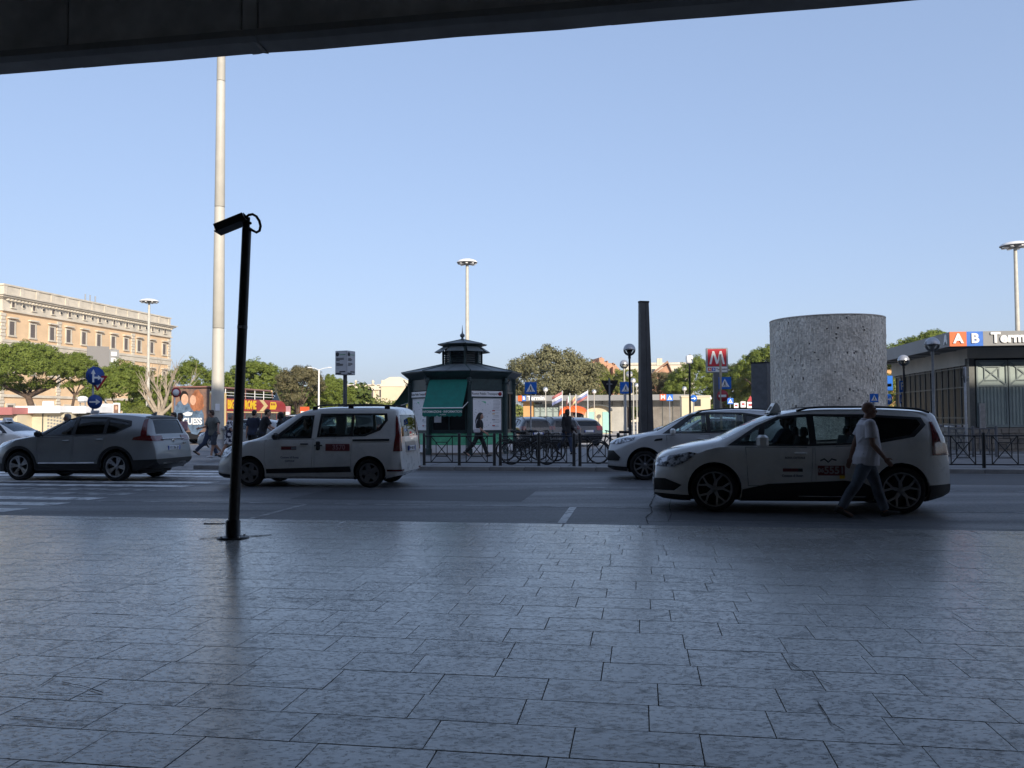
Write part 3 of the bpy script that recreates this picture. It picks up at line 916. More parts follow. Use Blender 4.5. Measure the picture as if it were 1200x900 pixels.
def poster(k, text_size=.13):
    mid = PH0 + (k + .5) * math.pi / 4
    ff = face_frame(mid, KA); w = SIDE - .2
    fr = MB()
    for (x0, x1, z0, z1) in ((-w / 2, w / 2, .86, .91), (-w / 2, w / 2, 2.12, 2.16), (-w / 2, -w / 2 + .05, .91, 2.12), (w / 2 - .05, w / 2, .91, 2.12)):
        fr.bb(x0, x1, -.06, .015, z0, z1)
    pf = xf(fr, ff).build('poster_frame', M['kiosk_green'], kiosk)
    pp = xf(MB().bb(-w / 2 + .05, w / 2 - .05, -.05, -.02, .91, 2.12), ff).build('map_sheet', M['paper'], kiosk)
    hd = xf(MB().bb(-w / 2, w / 2, -.05, 0.0, 2.17, 2.38), ff).build('header_strip', M['paper'], kiosk)
    q = ff @ Vector((-.08, .004, 2.275))
    me = text_mesh('Rome Public Transport', .125, .002); me.materials.clear(); me.materials.append(M['ink'])
    t = link('header_lettering', me, hd, q); t['kind'] = 'stuff'; t.rotation_euler = (R(90), 0, mid + R(90))
    lg = xf(MB().lathe([(0, 0), (.07, 0), (.07, .008), (0, .008)], (0, 0, 0), 16, 'y'), ff @ Matrix.Translation((w / 2 - .12, .008, 2.275))).build('header_logo', M['sign_red'], hd)
    rr = random.Random(k)
    ink = MB()
    for i in range(20):
        x = w / 2 - .10 - .34; z = 2.02 - i * .052
        if i in (8, 10, 13, 17): continue
        ink.bb(x + .12 * rr.random() * .3, x + .36 - .1 * rr.random(), -.0195, -.0175, z, z + .012)
    for i in range(36):
        x = rr.uniform(-w / 2 + .12, .2); z = rr.uniform(1.0, 2.0)
        ink.bb(x, x + rr.uniform(.015, .05), -.0195, -.0175, z, z + rr.uniform(.008, .02))
    o = xf(ink, ff).build('map_print', M['ink_grey'], pp); o['kind'] = 'stuff'
    gb = MB(); gb.prism([(-.25, 1.99), (-.06, 1.99), (-.05, 1.90), (-.10, 1.93), (-.17, 1.96)], -.0195, -.017, 'y')
    xf(gb, ff).build('map_park', M['kiosk_panel'], pp)
    for i, z in enumerate((1.62, 1.50, 1.28, 1.06)):
        xf(MB().bb(w / 2 - .46, w / 2 - .34, -.0195, -.017, z, z + .04), ff).build('map_icon', M['sign_red'] if i % 3 == 0 else M['flag_yellow'] if i == 1 else M['ink_grey'], pp)
def hatch(k):
    mid = PH0 + (k + .5) * math.pi / 4
    ff = face_frame(mid, KA); w = SIDE - .2
    fr = MB()
    for (x0, x1, z0, z1) in ((-w / 2, w / 2, .86, .93), (-w / 2, w / 2, 2.30, 2.40), (-w / 2, -w / 2 + .06, .93, 2.30), (w / 2 - .06, w / 2, .93, 2.30), (-.02, .02, .93, 2.30)):
        fr.bb(x0, x1, -.06, .01, z0, z1)
    xf(fr, ff).build('window_frame', M['kiosk_green'], kiosk)
    xf(MB().bb(-w / 2 + .06, w / 2 - .06, -.05, -.03, .93, 2.30), ff).build('window', M['metro_glass'], kiosk)
    xf(MB().bb(-w / 2 + .10, -w / 2 + .38, -.028, -.02, 1.20, 1.62), ff).build('notice', M['paper'], kiosk)
def awning(k, lettered):
    mid = PH0 + (k + .5) * math.pi / 4
    ff = face_frame(mid, KA); w = 1.50
    root = kiosk
    P0, P1 = (.05, 2.80), (.88, 1.72)
    mb = MB(); n = 10; vs, fs = [], []
    for side in (0, .012):
        for i in range(n + 1):
            x = lerp(-w / 2, w / 2, i / n)
            for j in range(7):
                t = j / 6
                sag = -.035 * math.sin(math.pi * t) + .004 * math.sin(i * 2.1)
                vs.append((x, lerp(P0[0], P1[0], t), lerp(P0[1], P1[1], t) + sag - side))
    st = (n + 1) * 7
    for s in (0, 1):
        for i in range(n):
            for j in range(6):
                a = s * st + i * 7 + j
                fs.append((a, a + 1, a + 8, a + 7) if s else (a, a + 7, a + 8, a + 1))
    mb.add(vs, fs, True)
    aw = xf(mb, ff).build('awning', M['canvas_green'], kiosk)
    # scalloped valance
    poly = [(-w / 2, 1.735), (w / 2, 1.735)]
    m = 8
    for i in range(m * 4 + 1):
        x = w / 2 - w * i / (m * 4)
        poly.append((x, 1.46 - .045 * abs(math.sin(math.pi * i / 4))))
    xf(MB().prism(poly, .875, .885, 'y'), ff).build('valance', M['canvas_green'], aw)
    xf(MB().tube([(-w / 2 - .03, .885, 1.735), (w / 2 + .03, .885, 1.735)], .022, 8), ff).build('front_bar', M['white_metal'], aw)
    for sgn in (-1, 1):
        xf(MB().tube([(sgn * (w / 2 + .01), .02, 1.98), (sgn * (w / 2 + .01), .88, 1.735)], .014, 6), ff).build('arm', M['white_metal'], aw)
    if lettered:
        q = ff @ Vector((0, .888, 1.60))
        me = text_mesh('INFORMAZIONI · INFORMATION', .118, .001, bold=.002); me.materials.clear(); me.materials.append(M['letter_white'])
        t = link('valance_lettering', me, aw, q); t.rotation_euler = (R(90), 0, mid + R(90)); t.scale = (.86, 1, 1)
        q = ff @ Vector((.03, .888, 1.50))
        me = text_mesh('mobilità', .07, .001); me.materials.clear(); me.materials.append(M['letter_white'])
        t = link('valance_lettering', me, aw, q); t.rotation_euler = (R(90), 0, mid + R(90))
for k in (0, 6, 2, 4): poster(k)
for k in (7, 5, 1, 3): hatch(k)
awning(7, True); awning(5, False)
# roof: flared eaves, eight sheets with standing ribs, lantern with flaps, small roof, ball and spire
mb = MB(); mb.loft([oct_ring(2.06, 2.84), oct_ring(2.14, 2.90), oct_ring(2.34, 3.06), oct_ring(2.38, 3.09), oct_ring(2.38, 3.12), oct_ring(2.2, 3.125)], smooth=False)
mb.build('eaves', M['kiosk_green'], kiosk)
for k in range(8):
    a0, a1 = PH0 + k * math.pi / 4, PH0 + (k + 1) * math.pi / 4
    def pol(r, a, z): return Vector((r * math.cos(a), r * math.sin(a), z))
    mb = MB()
    q = [pol(2.40, a0 + .006, 3.13), pol(2.40, a1 - .006, 3.13), pol(.80, a1 - .01, 3.47), pol(.80, a0 + .01, 3.47)]
    mb.add(q + [p - Vector((0, 0, .025)) for p in q], [(0, 1, 2, 3), (7, 6, 5, 4), (0, 4, 5, 1), (1, 5, 6, 2), (2, 6, 7, 3), (3, 7, 4, 0)])
    mb.build('roof_sheet', M['kiosk_roof'], kiosk)
    MB().tube([pol(2.41, a0, 3.135), pol(.80, a0, 3.485)], .022, 6).build('roof_rib', M['kiosk_green'], kiosk)
    am = (a0 + a1) / 2
    MB().tube([pol(2.3, am, 3.115), pol(.80, am, 3.46)], .010, 4).build('roof_seam', M['kiosk_green'], kiosk)
    # lantern post and louvres
    MB().cbox((0, 0, .33), (.09, .09, .70), .015).build('lantern_post', M['kiosk_green'], kiosk, pol(.76, a0, 3.46), a0)
    ff = face_frame(am, .76 * math.cos(R(22.5)))
    lv = MB()
    for i in range(6): lv.box((0, -.03, 3.53 + i * .085), (.50, .06, .012), M=Matrix.Rotation(R(30), 3, 'X'))
    xf(lv, ff).build('louvre', M['kiosk_green'], kiosk)
    mb = MB()
    fl = [(-.24, .06, 4.16), (.24, .06, 4.16), (.36, .34, 3.97), (-.36, .34, 3.97)]
    mb.add(fl + [(x, y, z - .02) for x, y, z in fl], [(0, 1, 2, 3), (7, 6, 5, 4), (0, 4, 5, 1), (1, 5, 6, 2), (2, 6, 7, 3), (3, 7, 4, 0)])
    xf(mb, ff).build('lantern_flap', M['kiosk_roof'], kiosk)
    q = [pol(.98, a0 + .01, 4.27), pol(.98, a1 - .01, 4.27), pol(.04, am, 4.48)]
    mb = MB(); mb.add(q + [p - Vector((0, 0, .02)) for p in q], [(0, 1, 2), (5, 4, 3), (0, 3, 4, 1), (1, 4, 5, 2), (2, 5, 3, 0)])
    mb.build('top_sheet', M['kiosk_roof'], kiosk)
    MB().tube([pol(.98, a0, 4.275), pol(.05, a0, 4.485)], .014, 6).build('top_rib', M['kiosk_green'], kiosk)
    # curled bracket under the eaves
    br = MB(); d = Vector((math.cos(a0), math.sin(a0), 0))
    c = [d * (KR + .08) + Vector((0, 0, 2.62)), d * (KR + .13) + Vector((0, 0, 2.72)), d * (KR + .22) + Vector((0, 0, 2.78)), d * (KR + .26) + Vector((0, 0, 2.86))]
    br.tube(c, .02, 6); br.ring(d * (KR + .17) + Vector((0, 0, 2.66)), .05, .012, 'x', 12, 5)
    br.build('bracket', M['kiosk_roof'], kiosk)
mb = MB(); mb.loft([oct_ring(.70, 3.42), oct_ring(.70, 4.2)], smooth=False); mb.build('lantern_core', M['kiosk_dark'], kiosk)
mb = MB(); mb.loft([oct_ring(.74, 4.14), oct_ring(.80, 4.2), oct_ring(.96, 4.235), oct_ring(.96, 4.26), oct_ring(.5, 4.27)], smooth=False); mb.build('lantern_cornice', M['kiosk_green'], kiosk)
MB().lathe([(0, 4.44), (.07, 4.46), (.05, 4.52), (.04, 4.55), (.085, 4.59), (.10, 4.635), (.085, 4.68), (.035, 4.72), (.022, 4.78), (.016, 4.9), (.004, 5.06), (0, 5.06)], n=12).build('finial', M['kiosk_roof'], kiosk)

# ================================================================ the stone drum
CP = gx(970.5, 27.0)
drum = thing('stone_drum', 'big round drum clad in rough grey stone chips, standing behind the taxis', 'monument', (CP.x, CP.y, .118))
DR, DH = 1.79, 4.545
MB().lathe([(0, 0), (DR - .03, 0), (DR - .03, DH - .01), (DR - .26, DH - .01), (DR - .26, DH - .8), (0, DH - .8)], n=64).build('core', M['stone_dark'], drum)
MB().lathe([(DR - .27, DH - .02), (DR + .012, DH - .02), (DR + .012, DH + .012), (DR - .27, DH + .012), (DR - .27, DH - .02)], n=72).build('rim', M['travertine_chip'], drum)
ch = MB(); rr = random.Random(5)
ncol = 210
for i in range(ncol):
    z = 0.0
    while z < DH - .03:
        h = rr.choice((.045, .06, .06, .08, .11))
        h = min(h, DH - .022 - z)
        t = DR + rr.uniform(-.014, .008)
        if rr.random() < .035: t = DR - .03
        a0 = 2 * math.pi * (i + .012 + rr.uniform(0, .06)) / ncol; a1 = 2 * math.pi * (i + .988 - rr.uniform(0, .06)) / ncol
        z1 = z + h - .004
        ti = DR - .04
        vs = [(ti * math.cos(a0), ti * math.sin(a0), z), (t * math.cos(a0), t * math.sin(a0), z), (t * math.cos(a1), t * math.sin(a1), z), (ti * math.cos(a1), ti * math.sin(a1), z)]
        dt = rr.uniform(-.008, .008)
        vs += [(x, y, z1) for x, y, _ in vs]
        vs[5] = ((t + dt) * math.cos(a0), (t + dt) * math.sin(a0), z1); vs[6] = ((t + dt) * math.cos(a1), (t + dt) * math.sin(a1), z1)
        ch.add(vs, [(1, 2, 6, 5), (0, 1, 5, 4), (2, 3, 7, 6), (4, 5, 6, 7), (0, 3, 2, 1)])
        z += h
o = ch.build('stone_chips', M['travertine_chip'], drum); o['kind'] = 'stuff'
MB().lathe([(0, 0), (.05, .0), (.05, .10), (0, .10)], n=10, axis='y').build('pipe_end', M['black_rough'], drum, (1.42, -1.24, 2.35), R(48))

# ================================================================ the dark tapered pillar
OP = gx(756.5, 30.0)
ob = thing('tapered_pillar', 'tall tapering dark metal pillar standing alone against the sky', 'pillar', (OP.x, OP.y, .118), R(14))
OH = zat(755, 353, 30) - .118
def taper(x0, x1, y0, y1, X0, X1, Y0, Y1, h, z0=0):
    mb = MB()
    mb.add([(x0, y0, z0), (x1, y0, z0), (x1, y1, z0), (x0, y1, z0), (X0, Y0, h), (X1, Y0, h), (X1, Y1, h), (X0, Y1, h)],
           [(3, 2, 1, 0), (4, 5, 6, 7), (0, 1, 5, 4), (1, 2, 6, 5), (2, 3, 7, 6), (3, 0, 4, 7)])
    return mb
taper(-.24, .008, -.15, .15, -.20, .008, -.09, .09, OH - .06).build('left_shell', M['obelisk'], ob)
taper(.02, .28, -.15, .15, .02, .14, -.09, .09, OH - .06).build('right_shell', M['obelisk'], ob)
taper(-.2, .22, -.12, .12, -.16, .10, -.06, .06, OH - .05).build('core', M['black_rough'], ob)
MB().bb(-.21, .155, -.10, .10, OH - .06, OH).build('cap', M['black_rough'], ob)
taper(-.36, .38, -.24, .24, -.30, .33, -.20, .20, .45).build('base_block', M['obelisk'], ob)
MB().bb(-.205, .215, -.162, -.12, 1.20, 1.235).build('band', M['obelisk'], ob)

# dark cabinet to the left of the drum
BP = gx(893, 33)
cab = thing('service_cabinet', 'tall dark grey metal cabinet tucked against the left of the stone drum', 'cabinet', (BP.x, BP.y, .118), R(-38))
bh = zat(893, 426, 33) - .118
MB().cbox((0, 0, bh / 2), (.66, .50, bh), .015).build('case', M['sign_back'], cab)
for i in range(5):
    MB().bb(-.30 , .30, -.262, -.252, .15 + i * (bh - .3) / 5, .15 + (i + 1) * (bh - .3) / 5 - .02).build('door_panel', M['sign_back'], cab)
MB().cbox((0, 0, bh + .025), (.72, .56, .05), .012).build('lid', M['black_rough'], cab)
MB().cbox((.24, -.28, 1.3), (.03, .04, .14), .008).build('handle', M['steel'], cab)

# ================================================================ the metro entrance on the right
ma, mb_ = gab(at(1113, 400, 30.5)); 
metro = thing('metro_entrance', 'metro entrance pavilion at the right edge with a flat canopy and tall railings', 'station entrance', g(ma, mb_), ROT)
ztop, zbot = 4.62, 4.08
LEN = 11.5
def fascia_box(x0, x1, y0, y1, z0, z1, nm, m, par): return MB().bb(x0, x1, y0, y1, z0, z1).build(nm, m, par)
canopy_m = fascia_box(.06, 14, .06, LEN, zbot + .03, ztop - .05, 'canopy_slab', M['metro_soffit'], metro)
fascia_box(1.16, 14, 0, .06, zbot, ztop, 'front_fascia', M['metro_fascia'], metro)
fa = fascia_box(0.0, .055, .06, LEN, zbot, ztop, 'side_fascia', M['metro_fascia'], metro)
def tx(s, size, m, par, loc, rz=0.0, depth=.02, nm='lettering', align='CENTER', sx=1):
    return text(nm, s, size, m, par, loc, rz, depth, align, bold=.012 * size / .3, sx=sx)
po = fascia_box(0.0, 1.16 - .575, -.002, .058, zbot, ztop, 'line_panel', M['orange'], metro)
tx('A', .48, M['letter_white'], po, (.29, -.02, (zbot + ztop) / 2))
pb = fascia_box(.588, 1.157, -.002, .058, zbot, ztop, 'line_panel', M['sign_blue'], metro)
tx('B', .48, M['letter_white'], pb, (.87, -.02, (zbot + ztop) / 2))
tx('Termini', .52, M['letter_white'], metro, (1.42, -.02, (zbot + ztop) / 2 + .01), align='LEFT', depth=.03)
tx('A', .48, M['letter_white'], fa, (-.02, .35, (zbot + ztop) / 2), R(-90))
# soffit joints and lamps
for i in range(6): fascia_box(.1, 13.9, .8 + i * 1.8, .83 + i * 1.8, zbot + .005, zbot + .03, 'soffit_batten', M['metro_frame'], metro)
# plinth wall, glazed side wall, front gates
WX, WY = 1.25, 1.55
pl = MB()
pz = 1.02
fascia_box(WX - .15, 14, WY - .15, WY + .30, 0, pz, 'plinth_wall', M['plinth'], metro)
fascia_box(WX - .15, WX + .3, WY + .305, LEN - .3, 0, pz - .002, 'plinth_wall', M['plinth'], metro)
rr = random.Random(9)
for r in range(5):
    x = WX - .1
    while x < 7:
        w = rr.uniform(.22, .5)
        MB().cbox((0, 0, 0), (w - .015, .05, .185), .015).build('plinth_stone', M['plinth'] if rr.random() < .7 else M['stone_dark'], metro, (x + w / 2, WY - .165 + rr.uniform(-.012, .012), .10 + r * .2))
        x += w
for r in range(5):
    y = WY - .1
    while y < 8:
        w = rr.uniform(.5, .9)
        MB().cbox((0, 0, 0), (.05, w - .015, .185), .015).build('plinth_stone', M['plinth'], metro, (WX - .165 + rr.uniform(-.012, .012), y + w / 2, .10 + r * .2))
        y += w
fascia_box(WX - .1, 13, WY - .05, WY + .2, 3.72, zbot + .03, 'lintel', M['metro_wall'], metro)
fascia_box(WX - .1, WX + .2, WY + .205, LEN - .3, 3.47, zbot + .03, 'lintel', M['metro_wall'], metro)
fascia_box(WX - .04, WX + .16, WY - .02, WY + .18, pz, 3.72, 'corner_post', M['metro_frame'], metro)
fascia_box(WX + .12, WX + .14, WY + .3, LEN - .4, pz + .1, 3.47, 'side_glass', M['metro_glass'], metro)
n = 13
for i in range(n + 1):
    y = WY + .25 + i * (LEN - .7 - WY - .25) / n
    fascia_box(WX - .02, WX + .04, y - .025, y + .025, pz, 3.47, 'mullion', M['metro_frame'], metro)
for z in (pz + .12, pz + .38, 2.62, 3.40):
    fascia_box(WX - .012, WX + .03, WY + .2, LEN - .4, z - .025, z + .025, 'side_rail', M['metro_frame'], metro)
fascia_box(WX + .2, 13, WY + .10, WY + .14, pz, 3.72, 'backing_wall', M['metro_glass'], metro)
x = WX + .22
for k in range(7):
    gt = MB().bb(x, x + 1.12, WY + .02, WY + .06, pz + .02, 3.6).build('gate_leaf', M['gate_green'], metro)
    fr = MB()
    for (x0, x1, z0, z1) in ((x, x + .06, pz + .02, 3.64), (x + 1.06, x + 1.12, pz + .02, 3.64), (x + .06, x + 1.06, 3.56, 3.64), (x + .06, x + 1.06, 2.60, 2.68), (x + .06, x + 1.06, pz + .02, pz + .12)):
        fr.bb(x0, x1, WY - .03, WY + .02, z0, z1)
    fr.build('gate_frame', M['gate_bar'], gt)
    xm = MB(); cx, cz = x + .56, 3.12
    for sg in (1, -1):
        xm.box((cx, WY - .005, cz), (1.32, .03, .05), M=Matrix.Rotation(R(sg * 41), 3, 'Y'))
    for q in (.24,):
        xm.bb(cx - q - .04, cx - q, WY - .022, WY + .012, cz - q, cz + q); xm.bb(cx + q, cx + q + .04, WY - .022, WY + .012, cz - q, cz + q)
        xm.bb(cx - q - .04, cx + q + .04, WY - .024, WY + .010, cz + q, cz + q + .04); xm.bb(cx - q - .04, cx + q + .04, WY - .024, WY + .010, cz - q - .04, cz - q)
    xm.build('gate_cross', M['gate_bar'], gt)
    for i in range(8):
        bx = x + .12 + i * .125
        MB().bb(bx, bx + .035, WY - .012, WY + .018, pz + .12, 2.60).build('gate_bar', M['gate_bar'], gt)
    x += 1.16
for yy in (3.6, 6.2, 7.2):
    MB().cbox((0, 0, 0), (.16, .8 if yy != 6.2 else .5, .05), .01).build('ledge_plate', M['letter_white'], metro, (WX - .08, yy, pz + .03))
MB().cbox((0, 0, 0), (.22, .14, 1.0), .015).build('meter_box', M['steel'], metro, (WX + .35, WY - .12, pz + .45))

# ================================================================ the metro building across the square
m2a, m2b = gab(at(700, 480, 84))
m2 = thing('metro_building', 'low grey roofed metro building far across the square behind the flags', 'station entrance', g(m2a, m2b), ROT)
def fb2(x0, x1, y0, y1, z0, z1, nm, m, par=m2): return MB().bb(x0, x1, y0, y1, z0, z1).build(nm, m, par)
px2 = lambda px: (px - 700) / F * 82
fb2(px2(600), px2(812), -.3, 9, 3.15, 3.72, 'canopy_slab', M['metro_fascia'])
fb2(px2(632), px2(800), 1.2, 1.4, 2.5, 3.15, 'frieze', M['metro_wall'])
fb2(px2(609), px2(621), .8, 1.5, 0, 3.15, 'pier', M['ochre_wall'])
fb2(px2(653.5), px2(657), .9, 1.5, 0, 3.15, 'pier', M['metro_wall'])
fb2(px2(702), px2(735), .9, 1.5, 0, 2.5, 'wall', M['metro_wall'])
fb2(px2(765), px2(806), 1.0, 1.5, 0, 2.5, 'wall', M['plinth'])
for k in range(4):
    x0 = px2(622 + k * 7.8); x1 = px2(629.4 + k * 7.8)
    gt = fb2(x0, x1, 1.2, 1.26, 0.1, 2.8, 'gate_leaf', M['gate_green'])
    fr = MB()
    for (a, b, z0, z1) in ((x0, x0 + .06, .1, 2.85), (x1 - .06, x1, .1, 2.85), (x0 + .06, x1 - .06, 2.78, 2.85), (x0 + .06, x1 - .06, 2.05, 2.11)): fr.bb(a, b, 1.14, 1.2, z0, z1)
    c = (x0 + x1) / 2
    for sg in (1, -1): fr.box((c, 1.17, 2.44), (.62, .04, .05), M=Matrix.Rotation(R(sg * 45), 3, 'Y'))
    fr.build('gate_frame', M['gate_bar'], gt)
pr = fb2(px2(604.5), px2(609.4), -.36, -.3, 3.15, 3.72, 'line_panel', M['orange'])
pb2 = fb2(px2(609.4), px2(614), -.36, -.3, 3.15, 3.72, 'line_panel', M['sign_blue'])
text('lettering', 'B', .5, M['letter_white'], pb2, (px2(611.7), -.38, 3.43), 0, .02, bold=.012)
text('lettering', 'Termini', .6, M['letter_white'], m2, (px2(616), -.33, 3.44), 0, .02, 'LEFT', bold=.02)
pm_ = fb2(px2(774), px2(781), -.36, -.3, 3.12, 3.75, 'metro_panel', M['orange_red'])
text('lettering', 'M', .6, M['letter_white'], pm_, (px2(777.5), -.38, 3.43), 0, .02, bold=.02)
for i in range(9): fb2(px2(705 + i * 12), px2(705.8 + i * 12), .95, 1.1, 0, 3.15, 'column', M['metro_frame'])

def arch_kiosk(px0, px1, d, name, label, front, roofm, ytop, split):
    w = (px1 - px0) / F * d; p = gx((px0 + px1) / 2, d)
    t = thing(name, label, 'kiosk', (p.x, p.y, 0), ROT)
    h = zat(700, ytop, d) - .05; hs = h - .55
    n = 10
    arc = [(w / 2 * math.cos(math.pi * i / n), hs + .50 * math.sin(math.pi * i / n)) for i in range(n + 1)]
    MB().prism([(-w / 2, 0), (w / 2, 0)] + arc, .2, 2.4, 'y').build('body', M['stall_cream'], t)
    o2 = [(p_[0] * 1.06, p_[1] + .10) for p_ in arc]
    for i in range(n):
        MB().prism([arc[i], o2[i], o2[i + 1], arc[i + 1]], -.25, 2.5, 'y').build('roof_panel', roofm, t)
    k = split
    for i in range(k):
        x0 = -w / 2 + .12 + (w - .24) * i / k; x1 = -w / 2 + .12 + (w - .24) * (i + 1) / k - .03
        MB().bb(x0, x1, .14, .19, .08, hs - .05).build('door_panel', front if i != 1 else M['stall_cream'], t)
    return t
ak = arch_kiosk(687.5, 716, 73, 'arched_kiosk', 'small arched kiosk with mint green shutters across the square', M['mint'], M['metro_frame'], 474, 3)
ok = arch_kiosk(657, 686, 72, 'arched_kiosk', 'small arched kiosk with an orange red curved awning under the flags', M['win_dark'], M['orange_red'], 475, 4)
w = 29 / F * 72
mbw = MB(); n = 12
vs = []
for i in range(n + 1):
    a = math.pi * i / n; x = w / 2 * 1.05 * math.cos(a)
    z = 2.0 + .42 * math.sin(a)
    vs += [(x, -.25, z + .06), (x, -.9, z - .26), (x, -.92, z - .5)]
fs = []
for i in range(n):
    for j in range(2): fs.append((i * 3 + j, i * 3 + 3 + j, i * 3 + 4 + j, i * 3 + 1 + j))
mbw.add(vs, fs, True); mbw.build('awning', M['orange'], ok)

# ================================================================ palaces
def window(par, x, z, w, h, y, hood=True, surround=M['travertine'], sh=M['shutter'], d=.16):
    fr = MB(); s = .28 * w / 1.2
    fr.bb(x - w / 2 - s, x - w / 2, y - .14, y + .05, z, z + h); fr.bb(x + w / 2, x + w / 2 + s, y - .14, y + .05, z, z + h)
    fr.bb(x - w / 2 - s, x + w / 2 + s, y - .145, y + .05, z + h, z + h + s); fr.bb(x - w / 2 - s * 1.3, x + w / 2 + s * 1.3, y - .25, y + .05, z - s, z)
    o = fr.build('window', surround, par)
    MB().bb(x - w / 2, x + w / 2, y - .05, y + .02, z, z + h).build('shutter', sh, o)
    if hood:
        MB().bb(x - w / 2 - s * 1.7, x + w / 2 + s * 1.7, y - .62, y + .05, z + h + s + .25, z + h + s + .52).build('hood', surround, o)
    return o
# left palace: facade runs away from us, facing right
A0, A1 = at(2, 400, 150), at(199.5, 400, 203)
fdir = Vector((A1.x - A0.x, A1.y - A0.y, 0)); FL = fdir.length; fdir.normalize()
prz = math.atan2(fdir.y, fdir.x)
H1 = zat(2, 332, 150)
pal = thing('palace', 'long peach coloured palace with rows of shuttered windows, behind the pines on the left', 'palace', (A0.x, A0.y, 0), prz)
# local x runs along the facade away from us; the facade faces local -y
zc = zat(2, 346, 150); zs = zat(4, 360, 150)
zw0 = zat(12, 392, 151)
MB().bb(0, FL, 0, 18, 0, zc - .2).build('wall', M['peach'], pal)
MB().bb(-.2, FL + .2, -.18, 18.1, zs - .3, zc - .55).build('frieze', M['travertine'], pal)
MB().bb(-.3, FL + .3, -.45, 18.2, zs - .62, zs - .32).build('string_course', M['travertine'], pal)
zf = zw0 - .9
MB().bb(-.25, FL + .25, -.35, 18.2, zf - .5, zf).build('string_course', M['travertine'], pal)
MB().bb(-.2, FL + .2, -.22, 18.1, zf - 1.5, zf - .52).build('parapet_band', M['travertine'], pal)
MB().bb(-.25, FL + .25, -.3, 18.2, 5.6, 6.1).build('string_course', M['travertine'], pal)
for i, (y, z0, z1) in enumerate(((-.5, zc - .55, zc - .3), (-.95, zc - .3, zc), (-1.25, zc, zc + .22))):
    MB().bb(y, FL - y, y, 18.3, z0, z1).build('cornice', M['travertine'], pal)
zb = H1
MB().bb(.2, FL - .2, -.1, 17.5, zc + .22, zb - .3).build('parapet', M['travertine'], pal)
MB().bb(0, FL, -.3, 17.7, zb - .3, zb).build('parapet_coping', M['travertine'], pal)
for i in range(14):
    x = .5 + i * (FL - 1.2) / 13
    MB().bb(x - .4, x + .4, -.22, -.1, zc + .22, zb - .3).build('parapet_pier', M['travertine'], pal)
for i in range(60):
    x = .6 + i * (FL - 1.2) / 59
    MB().bb(x - .14, x + .14, -.9, -.18, zc - .85, zc - .551).build('cornice_bracket', M['travertine'], pal)
def at_frac(px):
    "distance along the facade under image column px"
    k = (px - 600) / F
    r = CAM.to_3x3() @ Vector((k, 0, -1)); r.z = 0
    # A0 + t fdir = s r
    det = fdir.x * -r.y + r.x * fdir.y
    return (-A0.x * -r.y + r.x * -A0.y) / det if abs(det) > 1e-9 else 0
wpx = [12.3, 36.8, 59.5, 79, 97, 114.6, 131.6, 146.7, 162, 177, 191.6]
wx = [at_frac(p) for p in wpx]
WH = zat(12, 376, 151) - zat(12, 392, 151)
for x in wx:
    window(pal, x, zw0, 1.25, WH, -.02)
    window(pal, x, zf - 6.2, 1.25, 2.9, -.02)
    window(pal, x, 1.5, 1.5, 2.6, -.02, False)
zm = zs + .25
for i, x in enumerate(wx):
    window(pal, x, zm, .75, .95, -.2, False)
    if i < len(wx) - 1:
        xm = (x + wx[i + 1]) / 2
        o = MB().lathe([(.30, -.1), (.50, -.1), (.50, .06), (.30, .06)], (0, 0, 0), 14, 'y').build('round_window', M['travertine'], pal, (xm, -.2, zm + .5))
        MB().lathe([(0, 0), (.31, 0), (.31, .04), (0, .04)], (0, 0, 0), 14, 'y').build('pane', M['win_dark'], o)
xs_q = [0.15, (at_frac(68)), at_frac(155), FL - .5]
for x in xs_q:
    for r in range(int((zs - .7) / .62)):
        w = 1.3 if r % 2 else .95
        MB().cbox((0, 0, 0), (w, .24, .55), .04).build('quoin', M['travertine'], pal, (x, -.06, .35 + r * .62))
MB().bb(-6, -.02, 1.0, 14, 0, zb + .2).build('corner_block', M['travertine'], pal)
for i, x in enumerate((at_frac(113), at_frac(118.5), at_frac(124.5))):
    MB().tube([(x, 3, zb - .2), (x, 3, zb + 2.0)], .15, 6).build('roof_aerial', M['galv'], pal)

def palace_front(name, label, px0, px1, d, ytop, rows, cols, wallm, stone, gable=None, trees=None):
    w = (px1 - px0) / F * d; p = gx((px0 + px1) / 2, d)
    t = thing(name, label, 'palace', (p.x, p.y, 0), ROT * .5)
    h = zat((px0 + px1) / 2, ytop, d)
    MB().bb(-w / 2, w / 2, 0, 14, 0, h - 1.6).build('wall', wallm, t)
    MB().bb(-w / 2 - .5, w / 2 + .5, -.6, 14.2, h - 1.6, h - 1.1).build('cornice', stone, t)
    MB().bb(-w / 2, w / 2, -.1, 14, h - 1.1, h).build('parapet', stone, t)
    for r in rows:
        MB().bb(-w / 2 - .1, w / 2 + .1, -.25, .02, r[0] - 1.3, r[0] - .9).build('string_course', stone, t)
        for i in range(cols):
            x = -w / 2 + w * (i + .5) / cols
            window(t, x, r[0], 1.4, r[1], -.02, r[2], stone)
    return t, w, h
t, w, h = palace_front('palace', 'pale cream palace in full sun between the sign post and the kiosk', 392, 490, 260, 451, [(zat(440, 474, 260) - .4, 2.4, False), (zat(440, 464, 260) - .6, 3.4, True), (3.0, 2.6, False), ], 8, M['cream_wall'], M['haze_wall'])
xg = (464 - 441) / F * 260
MB().bb(xg - 4.5, xg + 4.5, -1.0, -.02, 0, h - .6).build('centre_bay', M['cream_wall'], t)
MB().prism([(xg - 5, h - .6), (xg + 5, h - .6), (xg + 4, h + 1.2), (xg + 1.6, h + 2.4), (xg - 1.6, h + 2.4), (xg - 4, h + 1.2)], -1.2, .6, 'y').build('gable', M['haze_wall'], t)
